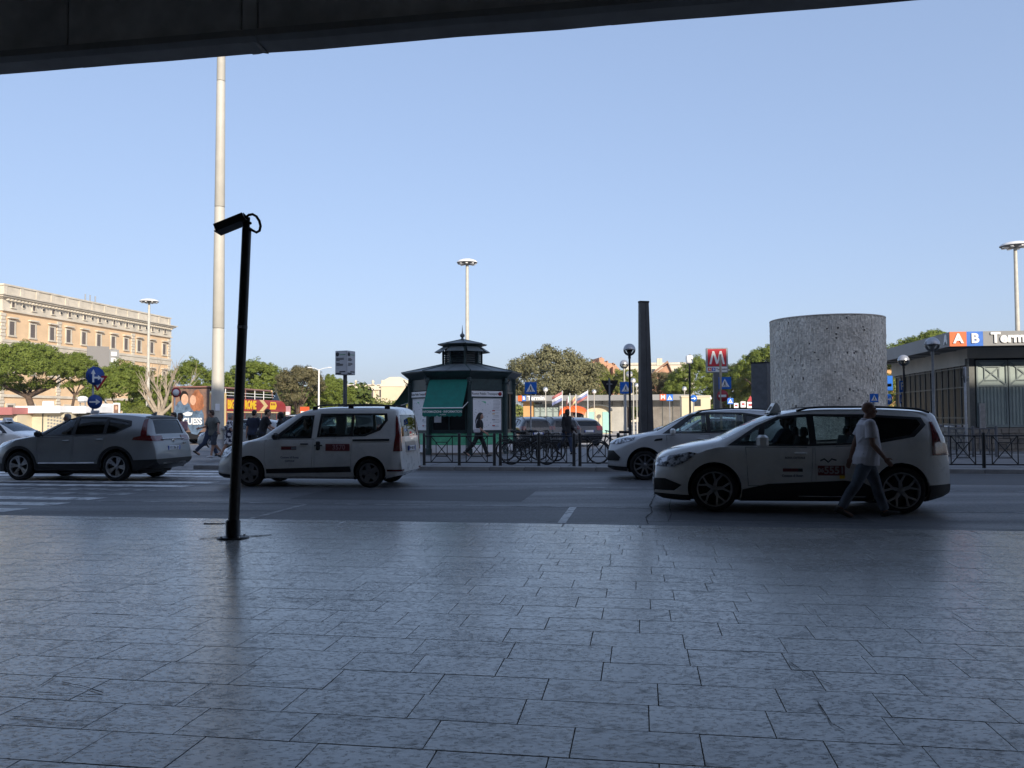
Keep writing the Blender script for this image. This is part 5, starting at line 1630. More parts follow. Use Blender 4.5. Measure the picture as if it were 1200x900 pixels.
def build_car(name, label, cat, sp, paint, group=None, detail=True):
    root = thing(name, label, cat, (0, 0, 0), 0, group)
    L, W = sp['L'], sp['W']
    outer, inner = car_loft(sp, 0), car_loft(sp, .040)
    body = boolean(outer.copy(), inner, 'DIFFERENCE')
    g0, g1 = car_loft(sp, .010), car_loft(sp, .018)
    gsh = boolean(g0, g1, 'DIFFERENCE')
    t0 = car_loft(sp, -.003)
    tsh = boolean(t0, car_loft(sp, .030), 'DIFFERENCE')
    deco = boolean(car_loft(sp, -.010), car_loft(sp, .020), 'DIFFERENCE')
    def P(par, nm, me, m, deg=30):
        me.materials.clear(); me.materials.append(m); auto_sharp(me, deg)
        o = link(nm, me, par); return o
    # wheel arches
    ra = sp['r'] + sp.get('gap', .06)
    arch = []
    for xw in (sp['xf'], sp['xr']):
        for s in (-1, 1):
            y0, y1 = (s * (W / 2 + .2), s * (W / 2 - .36))
            cyl = MB(); n = 32
            cyl.prism([(xw + ra * math.cos(2 * math.pi * i / n), sp['r'] + .01 + ra * math.sin(2 * math.pi * i / n)) for i in range(n)], min(y0, y1), max(y0, y1), 'y')
            arch.append(cyl)
    def cut_arch(me):
        for c in arch: me = boolean(me, c.mesh('c', fix=True))
        return me
    body = cut_arch(body)
    # windows
    cutters = []
    for (nm, poly, dark) in sp['windows']:
        cutters.append((nm, solid(poly, -W, W), dark))
    ws = sp['ws']; mb = MB(); rings = []
    for i in range(9):
        x = lerp(ws[0], ws[1], i / 8); z = smooth_interp(sp['top'], x); h = lerp(ws[2], ws[3], i / 8)
        rings.append([Vector((x, -h, z - .20)), Vector((x, h, z - .20)), Vector((x, h, z + .12)), Vector((x, -h, z + .12))])
    mb.loft(rings, smooth=False); wsm = mb.mesh('ws', fix=True)
    rw = sp['rw']; rings = []
    inv = sorted([(z, x) for x, z in sp['top'] if x > L * .72], key=lambda q: q[0])
    for i in range(7):
        z = lerp(rw[0], rw[1], i / 6); x = interp(inv, z); h = lerp(rw[2], rw[3], i / 6)
        rings.append([Vector((x - .16, -h, z)), Vector((x - .16, h, z)), Vector((x + .16, h, z)), Vector((x + .16, -h, z))])
    mb = MB(); mb.loft(rings, smooth=False); rwm = mb.mesh('rw', fix=True)
    for (_, c, _) in cutters: body = boolean(body, c.copy())
    body = boolean(body, wsm.copy()); body = boolean(body, rwm.copy())
    # black trim round the side windows
    for d in sp['dlo']:
        c = solid(d, -W, W)
        for s in (-1, 1):
            tr = boolean(tsh.copy(), solid(d, *((-W, -.2) if s < 0 else (.2, W))), 'INTERSECT')
            for (_, cc, _) in cutters: tr = boolean(tr, cc.copy())
            P(root, 'window_trim', tr, M['black_plastic'])
    for (nm, c, dark) in cutters:
        for s in (-1, 1):
            half = boolean(c.copy(), MB().bb(0, L, s * .2, s * W * 1.5, 0, 2).mesh('h', fix=True), 'INTERSECT')
            pane = boolean(gsh.copy(), half, 'INTERSECT')
            if len(pane.polygons): P(root, 'side_window', pane, M['car_glass_dark'] if dark else M['car_glass'])
    P(root, 'windscreen', boolean(gsh.copy(), wsm, 'INTERSECT'), M['car_glass'])
    P(root, 'rear_window', boolean(gsh.copy(), rwm, 'INTERSECT'), M['car_glass_dark'])
    # doors
    for (nm, poly, hx, hz) in sp['doors']:
        cx = sum(p[0] for p in poly) / len(poly); cz = sum(p[1] for p in poly) / len(poly)
        k = lambda q, e: [(p[0] + (e if p[0] > cx else -e), p[1] + (e if p[1] > cz else -e)) for p in q]
        for s in (-1, 1):
            y0, y1 = (-W, -.3) if s < 0 else (.3, W)
            dm = boolean(body.copy(), solid(k(poly, -.004), y0, y1), 'INTERSECT')
            body = boolean(body, solid(k(poly, .004), y0, y1))
            if len(dm.polygons) == 0: continue
            do = P(root, nm, dm, paint)
            hy = s * (W / 2 * .995)
            MB().cbox((0, 0, 0), (.19, .045, .032), .012).build('handle', M['black_plastic'] if sp.get('dark_handles') else paint, do, (hx, hy, hz))
    for (nm, poly, ymin, m) in sp['patches']:
        for s in (-1, 1):
            y0, y1 = (-W, -ymin) if s < 0 else (ymin, W)
            pm_ = boolean(deco.copy(), solid(poly, y0, y1), 'INTERSECT')
            pm_ = cut_arch(pm_)
            if len(pm_.polygons): P(root, nm, pm_, m)
    for (nm, poly, ymax, m) in sp['middles']:
        pm_ = boolean(deco.copy(), solid(poly, -ymax, ymax), 'INTERSECT')
        if len(pm_.polygons): P(root, nm, pm_, m)
    P(root, 'body', body, paint)
    # wheels
    tm, rm, dm = wheel_parts(sp['r'], sp.get('tw', .21), sp['rim'], sp.get('rimmat', M['alloy']))
    for xw in (sp['xf'], sp['xr']):
        for s in (-1, 1):
            o = link('wheel', tm, root, (xw, s * (W / 2 - .125), sp['r']))
            a = random.Random(xw * s).uniform(0, 6)
            o.rotation_euler = (0, a, 0 if s < 0 else math.pi)
            link('rim', rm, o); link('brake_drum', dm, o)
            ar = MB(); n = 18; vs, fs = [], []
            for i in range(n + 1):
                t = math.radians(-24 + 228 * i / n)
                for yy in (s * (W / 2 - .045), s * (W / 2 - .42)):
                    vs.append((xw + (ra + .004) * math.cos(t), yy, sp['r'] + .01 + (ra + .004) * math.sin(t)))
            for i in range(n): fs.append((2 * i, 2 * i + 2, 2 * i + 3, 2 * i + 1))
            fs.append(tuple(2 * i + 1 for i in range(n + 1)))
            ar.add(vs, fs); ar.build('wheel_arch_liner', M['black_rough'], root)
    MB().bb(.5, L - .5, -W / 2 + .28, W / 2 - .28, .17, .30).build('underbody', M['black_rough'], root)
    # mirrors
    mx, mz = sp['mirror']
    for s in (-1, 1):
        mb = MB(); k_ = sp.get('mirk', 1.0); mb.cbox((0, 0, 0), (.13 * k_, .20, .15 * k_), .04); mb.tube([(.02, -s * .08, -.03), (.03, -s * .16, -.06)], .025, 6)
        mb.build('wing_mirror', sp.get('mirmat', paint), root, (mx, s * (W / 2 + .08), mz))
    # seats, dashboard, steering wheel
    for (x, ys) in sp['seats']:
        for y in ys:
            s_ = MB()
            s_.cbox((x - .22, y, .58), (.50, .48, .16), .05)
            s_.box((x + .06, y, .88), (.13, .46, .60), M=Matrix.Rotation(R(14), 3, 'Y'))
            s_.cbox((x + .155, y, 1.25), (.10, .26, .17), .04)
            s_.build('seat', M['cloth_seat'], root)
    dx = sp['dash']
    MB().cbox((dx, 0, sp['dashz']), (.40, W - .42, .22), .07).build('dashboard', M['black_plastic'], root)
    MB().ring((0, 0, 0), .18, .016, 'x', 20, 6).build('steering_wheel', M['black_plastic'], root, (dx + .32, -.36, sp['dashz'] + .02))
    # plates
    px_, pz = sp['plate']
    pl = MB().cbox((0, 0, 0), (.015, .50, .11), .004).build('number_plate', M['plate_white'], root, (px_, 0, pz))
    for s in (-1, 1): MB().bb(-.010, .010, s * .245 - .02, s * .245 + .02, -.055, .055).build('plate_band', M['plate_blue'], pl)
    if sp.get('plate_text'):
        me = text_mesh(sp['plate_text'], .095, .001); me.materials.clear(); me.materials.append(M['ink'])
        t = link('plate_lettering', me, pl, (.010, 0, 0)); t.rotation_euler = (R(90), 0, R(90)); t['kind'] = 'stuff'
    if sp.get('fplate'):
        fx, fz = sp['fplate']
        MB().cbox((0, 0, 0), (.015, .40, .10), .004).build('number_plate', M['plate_white'], root, (fx, 0, fz))
    # roof rails
    if sp.get('rails'):
        x0, x1, hgt, mrail = sp['rails']
        for s in (-1, 1):
            pts = []
            for i in range(13):
                x = lerp(x0, x1, i / 12); z = smooth_interp(sp['top'], x)
                pts.append((x, s * (W / 2 * sp.get('roof', .7) * .93), z - .035 + hgt * (0 if i in (0, 12) else 1)))
            rb = MB(); rb.tube(pts, .018, 6)
            rb.build('roof_rail', mrail, root)
            if hgt > .04:
                for x in (x0 + .06, (x0 + x1) / 2, x1 - .06):
                    MB().cbox((0, 0, 0), (.12, .04, .10), .012).build('rail_foot', mrail, root, (x, s * (W / 2 * sp.get('roof', .7) * .93), smooth_interp(sp['top'], x) - .02))
    if sp.get('fin'):
        x = sp['fin']; z = smooth_interp(sp['top'], x)
        MB().prism([(x - .10, z - .01), (x + .08, z - .01), (x + .10, z + .07), (x + .07, z + .07)], -.018, .018, 'y').build('aerial', paint, root)
    if sp.get('taxi'):
        x = sp['taxi']; z = smooth_interp(sp['top'], x)
        t = MB(); t.prism([(x - .07, z - .01), (x + .14, z - .01), (x + .08, z + .155), (x + .03, z + .165)], -.20, .20, 'y')
        tb = t.build('taxi_sign', M['white_metal'], root)
        me = text_mesh('TAXI', .11, .002, bold=.004); me.materials.clear(); me.materials.append(M['ink'])
        q = link('taxi_lettering', me, tb, (x - .028, 0, z + .07)); q.rotation_euler = (R(60), 0, R(-90)); q['kind'] = 'stuff'
        MB().cbox((0, 0, 0), (.24, .30, .02), .006).build('taxi_sign_foot', M['black_plastic'], tb, (x + .03, 0, z - .005))
    return root

def place_car(root, px, d, sp, scale=1.0):
    "front wheel on the near side stands under image column px at depth d; the car heads left along the street"
    w = gx(px, d)
    p = w - (U * sp['xf'] - V * (sp['W'] / 2 - .05)) * scale
    root.location = (p.x, p.y, 0); root.rotation_euler = (0, 0, ROT); root.scale = (scale,) * 3

M['alloy_mid'] = pm('alloy_mid', (0.30, 0.30, 0.31), 0.35, 0.85, var=0.15, scale=10)
# ---- the white people carrier taxi nearest to us
mpv = dict(tail=(.60, .31, 2.1), L=4.52, W=1.866, r=.362, xf=.93, xr=3.734, rim='double', rimmat=M['alloy_mid'], tw=.20, gap=.055, roof=.715,
    top=[(0, .64), (.02, .77), (.08, .88), (.3, .99), (.7, 1.09), (.98, 1.14), (1.1, 1.19), (1.5, 1.39), (1.95, 1.565), (2.3, 1.635), (2.7, 1.66), (3.3, 1.66), (3.9, 1.635), (4.2, 1.605), (4.34, 1.575), (4.39, 1.44), (4.47, 1.12), (4.515, .94), (4.54, .72)],
    bot=[(0, .26), (.12, .20), (.4, .17), (4.1, .19), (4.4, .26), (4.634, .36)],
    belt=[(0, .60), (.9, 1.02), (1.3, 1.03), (2.5, 1.035), (3.3, 1.085), (4.1, 1.20), (4.634, 1.18)],
    windows=[('quarter', [(1.27, 1.075), (1.60, 1.07), (1.655, 1.325)], 0), ('front', [(1.69, 1.07), (2.40, 1.07), (2.385, 1.50), (1.98, 1.465), (1.75, 1.36)], 0),
             ('rear', [(2.50, 1.07), (3.36, 1.11), (3.30, 1.49), (2.49, 1.51)], 0), ('rear_quarter', [(3.44, 1.13), (3.90, 1.22), (4.08, 1.38), (4.04, 1.45), (3.38, 1.495)], 1)],
    dlo=[[(1.14, 1.048), (2.45, 1.043), (3.4, 1.085), (3.94, 1.185), (4.15, 1.37), (4.10, 1.485), (3.3, 1.538), (2.4, 1.545), (1.95, 1.508), (1.62, 1.36)]],
    ws=(1.08, 2.02, .70, .56), rw=(1.08, 1.42, .60, .54),
    doors=[('front_door', [(1.45, .42), (2.40, .42), (2.44, 1.025), (1.42, 1.025)], 2.25, .93), ('rear_door', [(2.475, .42), (3.02, .42), (3.28, .72), (3.42, .95), (3.43, 1.06), (2.47, 1.028)], 3.26, .96)],
    patches=[('sill_cladding', [(1.33, .14), (3.33, .14), (3.33, .40), (3.18, .475), (2.9, .51), (1.75, .45), (1.36, .36)], .4, M['black_plastic']),
             ('rear_bumper_cladding', [(4.0, .1), (4.8, .1), (4.8, .46), (4.15, .44)], 0, M['black_plastic']),
             ('front_lip', [(-.1, .1), (.62, .1), (.62, .255), (-.1, .285)], 0, M['black_plastic']),
             ('headlight', [(.0, .72), (.28, .70), (.50, .80), (.66, .93), (.55, .945), (.22, .88), (.0, .83)], .42, M['lamp_clear']),
             ('tail_light', [(4.20, .90), (4.70, .90), (4.70, 1.02), (4.36, 1.10), (4.27, 1.42), (4.22, 1.42)], .5, M['lamp_red']),
             ('fog_surround', [(-.1, .33), (.30, .33), (.42, .42), (.16, .52), (-.1, .52)], .48, M['black_plastic'])],
    middles=[('grille', [(-.1, .60), (.09, .60), (.09, .76), (-.1, .76)], .42, M['black_plastic']), ('lower_grille', [(-.1, .30), (.12, .30), (.12, .52), (-.1, .52)], .46, M['black_plastic'])],
    mirk=1.35, mirror=(1.66, 1.12), seats=[(2.25, (-.38, .38)), (3.12, (-.45, 0, .45))], dash=1.42, dashz=1.0, plate=(4.55, .84), plate_text='FK 914 MR', fplate=(-.012, .42), rails=(2.25, 4.25, .03, M['black_plastic']), taxi=1.96)
car1 = build_car('people_carrier', 'white people carrier taxi with number 5551 on its door, nearest the pavement', 'taxi', mpv, M['car_white'])
place_car(car1, 836, 13.1, mpv, 1.0)
def decal(par, nm, x, z, w, h, y, m, r=0.0):
    return MB().cbox((0, 0, 0), (w, .006, h), .003).build(nm, m, par, (x, y, z))
def dtext(par, s, size, x, z, y, m, sx=1.0, bold=.004):
    t = text('lettering', s, size, m, par, (x, y, z), 0, .001, bold=bold, sx=sx); t['kind'] = 'stuff'; return t
M['decal_red'] = pm('decal_red', (0.19, 0.03, 0.035), 0.5, var=0.08)
d1 = decal(car1, 'number_sticker', 2.70, .665, .40, .15, -.938, M['decal_red'])
dtext(d1, '5551', .155, .045, 0, -.006, M['faded_white'], 1.0, .004); dtext(d1, '06', .09, -.155, 0, -.006, M['faded_white'])
decal(car1, 'sticker', 2.86, .575, .08, .07, -.936, M['bus_yellow'])
bd = MB(); bd.tube([(-.12, 0, .02), (-.06, 0, .05), (0, 0, 0), (.05, 0, .05), (.12, 0, .03)], .012, 6); bd.build('bird_sticker', M['ink'], car1, (2.66, -.934, .795))
d2 = decal(car1, 'door_sticker', 2.10, .67, .25, .05, -.938, M['decal_red'])
decal(car1, 'door_sticker', 2.24, .67, .07, .05, -.939, M['ink'])
dtext(car1, 'Comune di Roma', .045, 2.12, .58, -.938, M['ink_grey']); dtext(car1, 'ROMA CAPITALE', .04, 2.16, .86, -.938, M['ink_grey'])
MB().tube([(2.2, -.955, .265), (3.2, -.955, .265)], .008, 6).build('sill_strip', M['chrome'], car1)

# ---- the white van-like taxi in the middle
van = dict(L=4.363, W=1.751, r=.318, xf=.83, xr=3.64, rim='cover', tw=.19, gap=.055, roof=.80, nose=(.7, .22, 2.2), tail=(.3, .10, 2.4), rimmat=M['alloy_dark'], dark_handles=True, mirmat=M['black_plastic'],
    top=[(0, .52), (.03, .70), (.12, .86), (.45, .99), (.9, 1.09), (1.1, 1.16), (1.4, 1.37), (1.75, 1.59), (2.0, 1.71), (2.3, 1.77), (2.8, 1.80), (3.6, 1.80), (4.1, 1.775), (4.22, 1.74), (4.27, 1.62), (4.31, 1.25), (4.345, .85), (4.363, .60)],
    bot=[(0, .24), (.15, .19), (.5, .18), (4.0, .20), (4.2, .24), (4.363, .34)],
    belt=[(0, .55), (.8, 1.0), (1.2, 1.05), (2.3, 1.10), (4.363, 1.12)],
    windows=[('front', [(1.53, 1.115), (2.26, 1.125), (2.28, 1.56), (2.06, 1.545)], 0), ('rear', [(2.48, 1.145), (3.20, 1.155), (3.20, 1.595), (2.53, 1.595)], 0), ('rear_quarter', [(3.26, 1.155), (3.52, 1.17), (3.82, 1.29), (3.97, 1.48), (3.95, 1.595), (3.26, 1.595)], 0)],
    dlo=[[(1.36, 1.075), (2.30, 1.085), (2.33, 1.60), (2.03, 1.585)], [(2.42, 1.11), (3.54, 1.13), (3.88, 1.26), (4.04, 1.48), (4.01, 1.635), (2.48, 1.635)]],
    ws=(1.14, 1.98, .68, .62), rw=(1.12, 1.60, .64, .62),
    doors=[('front_door', [(1.22, .36), (2.30, .36), (2.35, 1.07), (1.20, 1.05)], 2.14, .96), ('sliding_door', [(2.37, .36), (3.22, .36), (3.24, 1.095), (2.38, 1.09)], 2.47, .93)],
    patches=[('rub_strip', [(1.24, .30), (3.22, .34), (3.20, .47), (1.24, .40)], .5, M['black_plastic']),
             ('sliding_rail', [(3.26, 1.02), (4.10, 1.03), (4.10, 1.075), (3.26, 1.065)], .5, M['black_plastic']),
             ('tail_light', [(4.19, .80), (4.5, .80), (4.5, 1.60), (4.22, 1.60), (4.23, 1.15)], .72, M['lamp_red']),
             ('headlight', [(-.02, .66), (.25, .66), (.52, .88), (.48, .93), (.2, .86), (-.02, .80)], .42, M['lamp_clear']),
             ('front_lip', [(-.1, .1), (.48, .1), (.48, .26), (-.1, .30)], 0, M['black_plastic']),
             ('reflector', [(4.05, .36), (4.5, .36), (4.5, .40), (4.05, .40)], .62, M['lamp_red'])],
    middles=[('grille', [(-.1, .56), (.1, .56), (.1, .72), (-.1, .72)], .40, M['black_plastic']), ('plate_panel', [(4.28, .76), (4.5, .76), (4.5, 1.0), (4.28, 1.0)], .40, M['steel'])],
    mirror=(1.50, 1.13), seats=[(2.15, (-.38, .38)), (3.05, (-.45, 0, .45))], dash=1.30, dashz=1.0, plate=(4.372, .85), plate_text='EW 482 KP', rails=(2.25, 4.05, .065, M['black_plastic']))
car2 = build_car('van_taxi', 'white boxy van taxi with roof rails passing behind the leaning black pole', 'taxi', van, M['car_white'])
place_car(car2, 293, 18.25, van, .985)
d1 = decal(car2, 'number_sticker', 2.92, .885, .56, .155, -.878, M['decal_red']); dtext(d1, '3570', .15, .03, 0, -.006, M['cloth_pink'])
d2 = decal(car2, 'door_sticker', 1.78, .87, .36, .075, -.876, M['decal_red']); decal(car2, 'door_sticker', 1.90, .87, .12, .05, -.880, M['ink_grey'])
dtext(car2, 'Comune di Roma', .06, 1.8, .66, -.876, M['ink_grey'])
MB().cbox((0, 0, 0), (.10, .05, .20), .02).build('sliding_door_handle', M['black_plastic'], car2, (2.46, -.868, .92))
dtext(car2, 'CAPITALE', .05, 1.8, .58, -.876, M['ink_grey'])

# ---- the silver grey sport utility on the left
suv = dict(L=4.60, W=1.855, r=.362, xf=.92, xr=3.58, rim='block', tw=.22, gap=.07, roof=.70, nose=(.8, .27, 2.3), tail=(.5, .15, 2.6), mirmat=M['black_plastic'],
    top=[(0, .62), (.03, .80), (.12, .93), (.45, 1.04), (1.0, 1.12), (1.25, 1.17), (1.6, 1.34), (2.05, 1.555), (2.45, 1.655), (3.0, 1.69), (3.6, 1.675), (4.1, 1.625), (4.30, 1.58), (4.36, 1.47), (4.47, 1.16), (4.55, .98), (4.60, .72)],
    bot=[(0, .30), (.15, .23), (.5, .21), (4.0, .24), (4.35, .30), (4.60, .42)],
    belt=[(0, .62), (.9, 1.06), (1.4, 1.10), (2.5, 1.12), (3.4, 1.16), (4.1, 1.22), (4.60, 1.10)],
    windows=[('front', [(1.56, 1.145), (2.34, 1.15), (2.32, 1.56), (2.08, 1.53)], 0), ('rear', [(2.43, 1.155), (3.20, 1.175), (3.18, 1.56), (2.42, 1.575)], 1), ('rear_quarter', [(3.28, 1.18), (3.52, 1.20), (3.84, 1.36), (3.80, 1.45), (3.26, 1.55)], 1)],
    dlo=[[(1.38, 1.115), (2.5, 1.125), (3.53, 1.165), (3.93, 1.36), (3.88, 1.49), (3.2, 1.59), (2.4, 1.605), (2.02, 1.57)]],
    ws=(1.22, 2.08, .70, .56), rw=(1.16, 1.50, .62, .56),
    doors=[('front_door', [(1.45, .46), (2.36, .46), (2.40, 1.10), (1.42, 1.08)], 2.22, 1.0), ('rear_door', [(2.42, .46), (3.02, .46), (3.24, .80), (3.32, 1.14), (2.43, 1.105)], 3.14, 1.03)],
    patches=[('sill_cladding', [(1.3, .15), (3.2, .15), (3.2, .43), (1.3, .43)], .4, M['black_plastic']),
             ('arch_cladding', [(.92 + .50 * math.cos(R(a)), .37 + .50 * math.sin(R(a))) for a in range(-20, 201, 12)], .6, M['black_plastic']),
             ('arch_cladding', [(3.58 + .50 * math.cos(R(a)), .37 + .50 * math.sin(R(a))) for a in range(-20, 201, 12)], .6, M['black_plastic']),
             ('bumper_cladding', [(3.95, .15), (4.8, .15), (4.8, .55), (4.0, .52)], 0, M['black_plastic']),
             ('bumper_cladding', [(-.1, .15), (.5, .15), (.5, .42), (-.1, .46)], 0, M['black_plastic']),
             ('tail_light', [(4.02, 1.02), (4.7, .98), (4.7, 1.10), (4.38, 1.13), (4.27, 1.54), (4.19, 1.52), (4.24, 1.12), (4.06, 1.08)], .42, M['lamp_red']),
             ('headlight', [(-.02, .80), (.35, .82), (.66, .96), (.6, 1.0), (.2, .94), (-.02, .90)], .42, M['lamp_clear']),
             ('chrome_strip', [(1.46, .425), (3.0, .44), (3.0, .475), (1.46, .46)], .5, M['chrome'])],
    middles=[('grille', [(-.1, .66), (.1, .66), (.1, .86), (-.1, .86)], .48, M['black_plastic']), ('spoiler', [(4.16, 1.555), (4.5, 1.50), (4.5, 1.56), (4.16, 1.66)], .58, M['black_plastic']), ('skid_plate', [(4.4, .36), (4.8, .36), (4.8, .45), (4.4, .45)], .5, M['steel'])],
    mirror=(1.52, 1.17), seats=[(2.25, (-.38, .38)), (3.1, (-.45, 0, .45))], dash=1.46, dashz=1.05, plate=(4.585, .80), plate_text='FX 306 JB', fin=4.0, rails=None)
car3 = build_car('sport_utility', 'silver grey sport utility with red L shaped tail lights, crossing the zebra on the left', 'car', suv, M['car_silver'])
place_car(car3, 24, 20.35, suv, .985)
t = dtext(car3, 'CR-V', .07, 4.575, .90, .48, M['chrome']); t.rotation_euler = (R(90), 0, R(90)); 
decal(car3, 'door_sticker', 1.50, .70, .26, .07, -.935, M['ink_grey'])
MB().lathe([(0, 0), (.05, .004), (.055, 0)], n=12, axis='x').build('badge', M['chrome'], car3, (4.56, 0, .98))
for k in range(1): MB().cbox((0, 0, 0), (.02, 1.0, .03), .006).build('tailgate_bar', M['chrome'], car3, (4.56, 0, 1.03))

# ---- the pale sport utility behind the people carrier
crossover = dict(L=4.53, W=1.84, r=.352, xf=.88, xr=3.57, rim='spoke', tw=.22, gap=.075, roof=.70, nose=(.8, .30, 2.2), mirmat=M['car_white'], rimmat=M['alloy_dark'],
    top=[(0, .68), (.03, .84), (.10, .93), (.4, 1.03), (.9, 1.12), (1.15, 1.18), (1.55, 1.39), (1.98, 1.59), (2.4, 1.675), (3.0, 1.70), (3.6, 1.685), (4.1, 1.61), (4.3, 1.53), (4.38, 1.34), (4.47, 1.05), (4.53, .72)],
    bot=[(0, .30), (.15, .23), (.5, .21), (4.0, .24), (4.53, .42)],
    belt=[(0, .66), (.9, 1.05), (1.4, 1.09), (2.5, 1.11), (3.6, 1.18), (4.53, 1.15)],
    windows=[('front', [(1.56, 1.135), (2.34, 1.14), (2.32, 1.565), (2.04, 1.54)], 0), ('rear', [(2.43, 1.145), (3.20, 1.175), (3.18, 1.565), (2.42, 1.58)], 0), ('rear_quarter', [(3.28, 1.19), (3.7, 1.25), (3.82, 1.36), (3.76, 1.46), (3.26, 1.55)], 1)],
    dlo=[[(1.30, 1.105), (2.5, 1.115), (3.7, 1.21), (3.92, 1.36), (3.84, 1.50), (3.2, 1.60), (2.4, 1.615), (1.98, 1.58)]],
    ws=(1.18, 2.02, .70, .56), rw=(1.15, 1.46, .60, .54),
    doors=[('front_door', [(1.42, .42), (2.36, .42), (2.40, 1.09), (1.40, 1.07)], 2.2, .99), ('rear_door', [(2.42, .42), (3.0, .42), (3.22, .78), (3.32, 1.15), (2.43, 1.095)], 3.12, 1.03)],
    patches=[('sill_cladding', [(1.3, .15), (3.15, .15), (3.15, .38), (1.3, .36)], .4, M['black_plastic']),
             ('bumper_cladding', [(3.95, .15), (4.8, .15), (4.8, .50), (4.0, .46)], 0, M['black_plastic']),
             ('bumper_cladding', [(-.1, .15), (.46, .15), (.46, .31), (-.1, .34)], 0, M['black_plastic']),
             ('headlight', [(-.02, .86), (.25, .86), (.62, .96), (.66, 1.03), (.3, 1.0), (-.02, .96)], .40, M['lamp_clear']),
             ('tail_light', [(4.1, 1.02), (4.7, 1.02), (4.7, 1.2), (4.2, 1.22)], .62, M['lamp_red']),
             ('side_grille', [(-.1, .46), (.26, .46), (.30, .54), (.14, .70), (-.1, .70)], .46, M['black_plastic']),
             ('wing_vent', [(1.10, .93), (1.30, .95), (1.30, 1.0), (1.14, .98)], .5, M['black_plastic'])],
    middles=[('grille', [(-.1, .74), (.1, .74), (.1, .86), (-.1, .86)], .44, M['black_plastic']), ('lower_grille', [(-.1, .40), (.12, .40), (.12, .70), (-.1, .70)], .44, M['black_plastic'])],
    mirror=(1.54, 1.16), seats=[(2.25, (-.38, .38)), (3.1, (-.45, 0, .45))], dash=1.42, dashz=1.04, plate=(4.54, .85), fplate=(-.012, .55), rails=(2.1, 4.1, .03, M['black_plastic']))
car4 = build_car('crossover_car', 'pale silver crossover half hidden behind the nearest people carrier taxi', 'car', crossover, pm('car_pale', (0.60, 0.61, 0.62), 0.33, 0.1, var=0.05, scale=3, coat=0.7, rvar=0.06))
place_car(car4, 755, 19.6, crossover, 1.0)

# ---- the white hatchback that heads right on the far left
hatch = dict(L=4.28, W=1.79, r=.32, xf=.87, xr=3.50, rim='cover', tw=.2, gap=.055, roof=.70,
    top=[(0, .58), (.03, .70), (.12, .80), (.45, .90), (.95, .99), (1.15, 1.05), (1.6, 1.27), (1.98, 1.42), (2.3, 1.475), (2.7, 1.49), (3.3, 1.46), (3.8, 1.38), (4.0, 1.30), (4.1, 1.12), (4.2, .92), (4.28, .68)],
    bot=[(0, .24), (.15, .19), (.5, .17), (3.9, .19), (4.28, .34)],
    belt=[(0, .56), (.9, .92), (1.4, .95), (2.5, .97), (3.5, 1.02), (4.28, 1.0)],
    windows=[('front', [(1.55, .99), (2.30, .995), (2.28, 1.38), (1.98, 1.34)], 0), ('rear', [(2.40, 1.0), (3.12, 1.02), (3.08, 1.37), (2.39, 1.385)], 0), ('rear_quarter', [(3.20, 1.04), (3.42, 1.06), (3.58, 1.18), (3.17, 1.34)], 1)],
    dlo=[[(1.30, .965), (2.5, .975), (3.45, 1.025), (3.68, 1.19), (3.2, 1.39), (2.4, 1.415), (1.95, 1.39)]],
    ws=(1.16, 1.98, .66, .54), rw=(1.04, 1.28, .56, .52),
    doors=[('front_door', [(1.40, .34), (2.32, .34), (2.36, .945), (1.38, .93)], 2.18, .85), ('rear_door', [(2.38, .34), (2.95, .34), (3.12, .65), (3.22, 1.0), (2.39, .955)], 3.04, .89)],
    patches=[('headlight', [(-.02, .64), (.3, .66), (.60, .80), (.52, .86), (.2, .80), (-.02, .75)], .4, M['lamp_clear']), ('tail_light', [(3.9, .82), (4.5, .82), (4.5, 1.06), (4.0, 1.04)], .46, M['lamp_red']),
             ('front_lip', [(-.1, .1), (.48, .1), (.48, .23), (-.1, .26)], 0, M['black_plastic'])],
    middles=[('grille', [(-.1, .54), (.1, .54), (.1, .66), (-.1, .66)], .42, M['black_plastic'])],
    mirror=(1.52, 1.0), seats=[(2.2, (-.36, .36)), (3.0, (-.36, .36))], dash=1.42, dashz=.90, plate=(4.285, .78), fplate=(-.012, .42), taxi=1.95)
car5 = build_car('hatchback', 'white hatchback taxi heading right at the far left edge, behind the silver car', 'taxi', hatch, M['car_white'])
def place_back(root, px, d, rz, sp):
    "car heading right: its nose lies under column px"
    p = gx(px, d); root.location = (p.x, p.y, 0); root.rotation_euler = (0, 0, rz)
place_back(car5, 62, 32.5, ROT + math.pi, hatch)
decal(car5, 'door_sticker', 2.9, .74, .45, .05, .90, M['decal_red'])

# ---- parked cars across the road: copies in other paint
def recolour(root, m, old):
    def walk(o):
        if o.type == 'MESH' and o.data.materials and o.data.materials[0] == old:
            o.material_slots[0].link = 'OBJECT'; o.material_slots[0].material = m
        for ch in o.children: walk(ch)
    walk(root)
PK = 'cars parked beyond the kiosk island'
car_pale = car4.children[0]
def park(src, sp, old, m, px, d, rz, label, name):
    c = copy_tree(src); c.name = name
    p = gx(px, d); c.location = (p.x, p.y, 0); c.rotation_euler = (0, 0, rz); c.scale = (1, 1, 1)
    c.scale = (.90,) * 3 if 600 < px < 640 else (1, 1, 1); c['label'] = label; c['group'] = PK; c['category'] = 'car'
    for k in list(c.children):
        if k.name.startswith(('taxi', 'door_sticker', 'lettering', 'number_sticker')): 
            for kk in list(k.children): bpy.data.objects.remove(kk)
            bpy.data.objects.remove(k)
    recolour(c, m, old)
    return c
PALE = bpy.data.materials['car_pale']
AW = ROT + R(-72)          # tails towards us, noses away
park(car4, crossover, PALE, M['car_black'], 603, 41.5, ROT + R(-66), 'black car parked closest to the right side of the kiosk', 'parked_car')
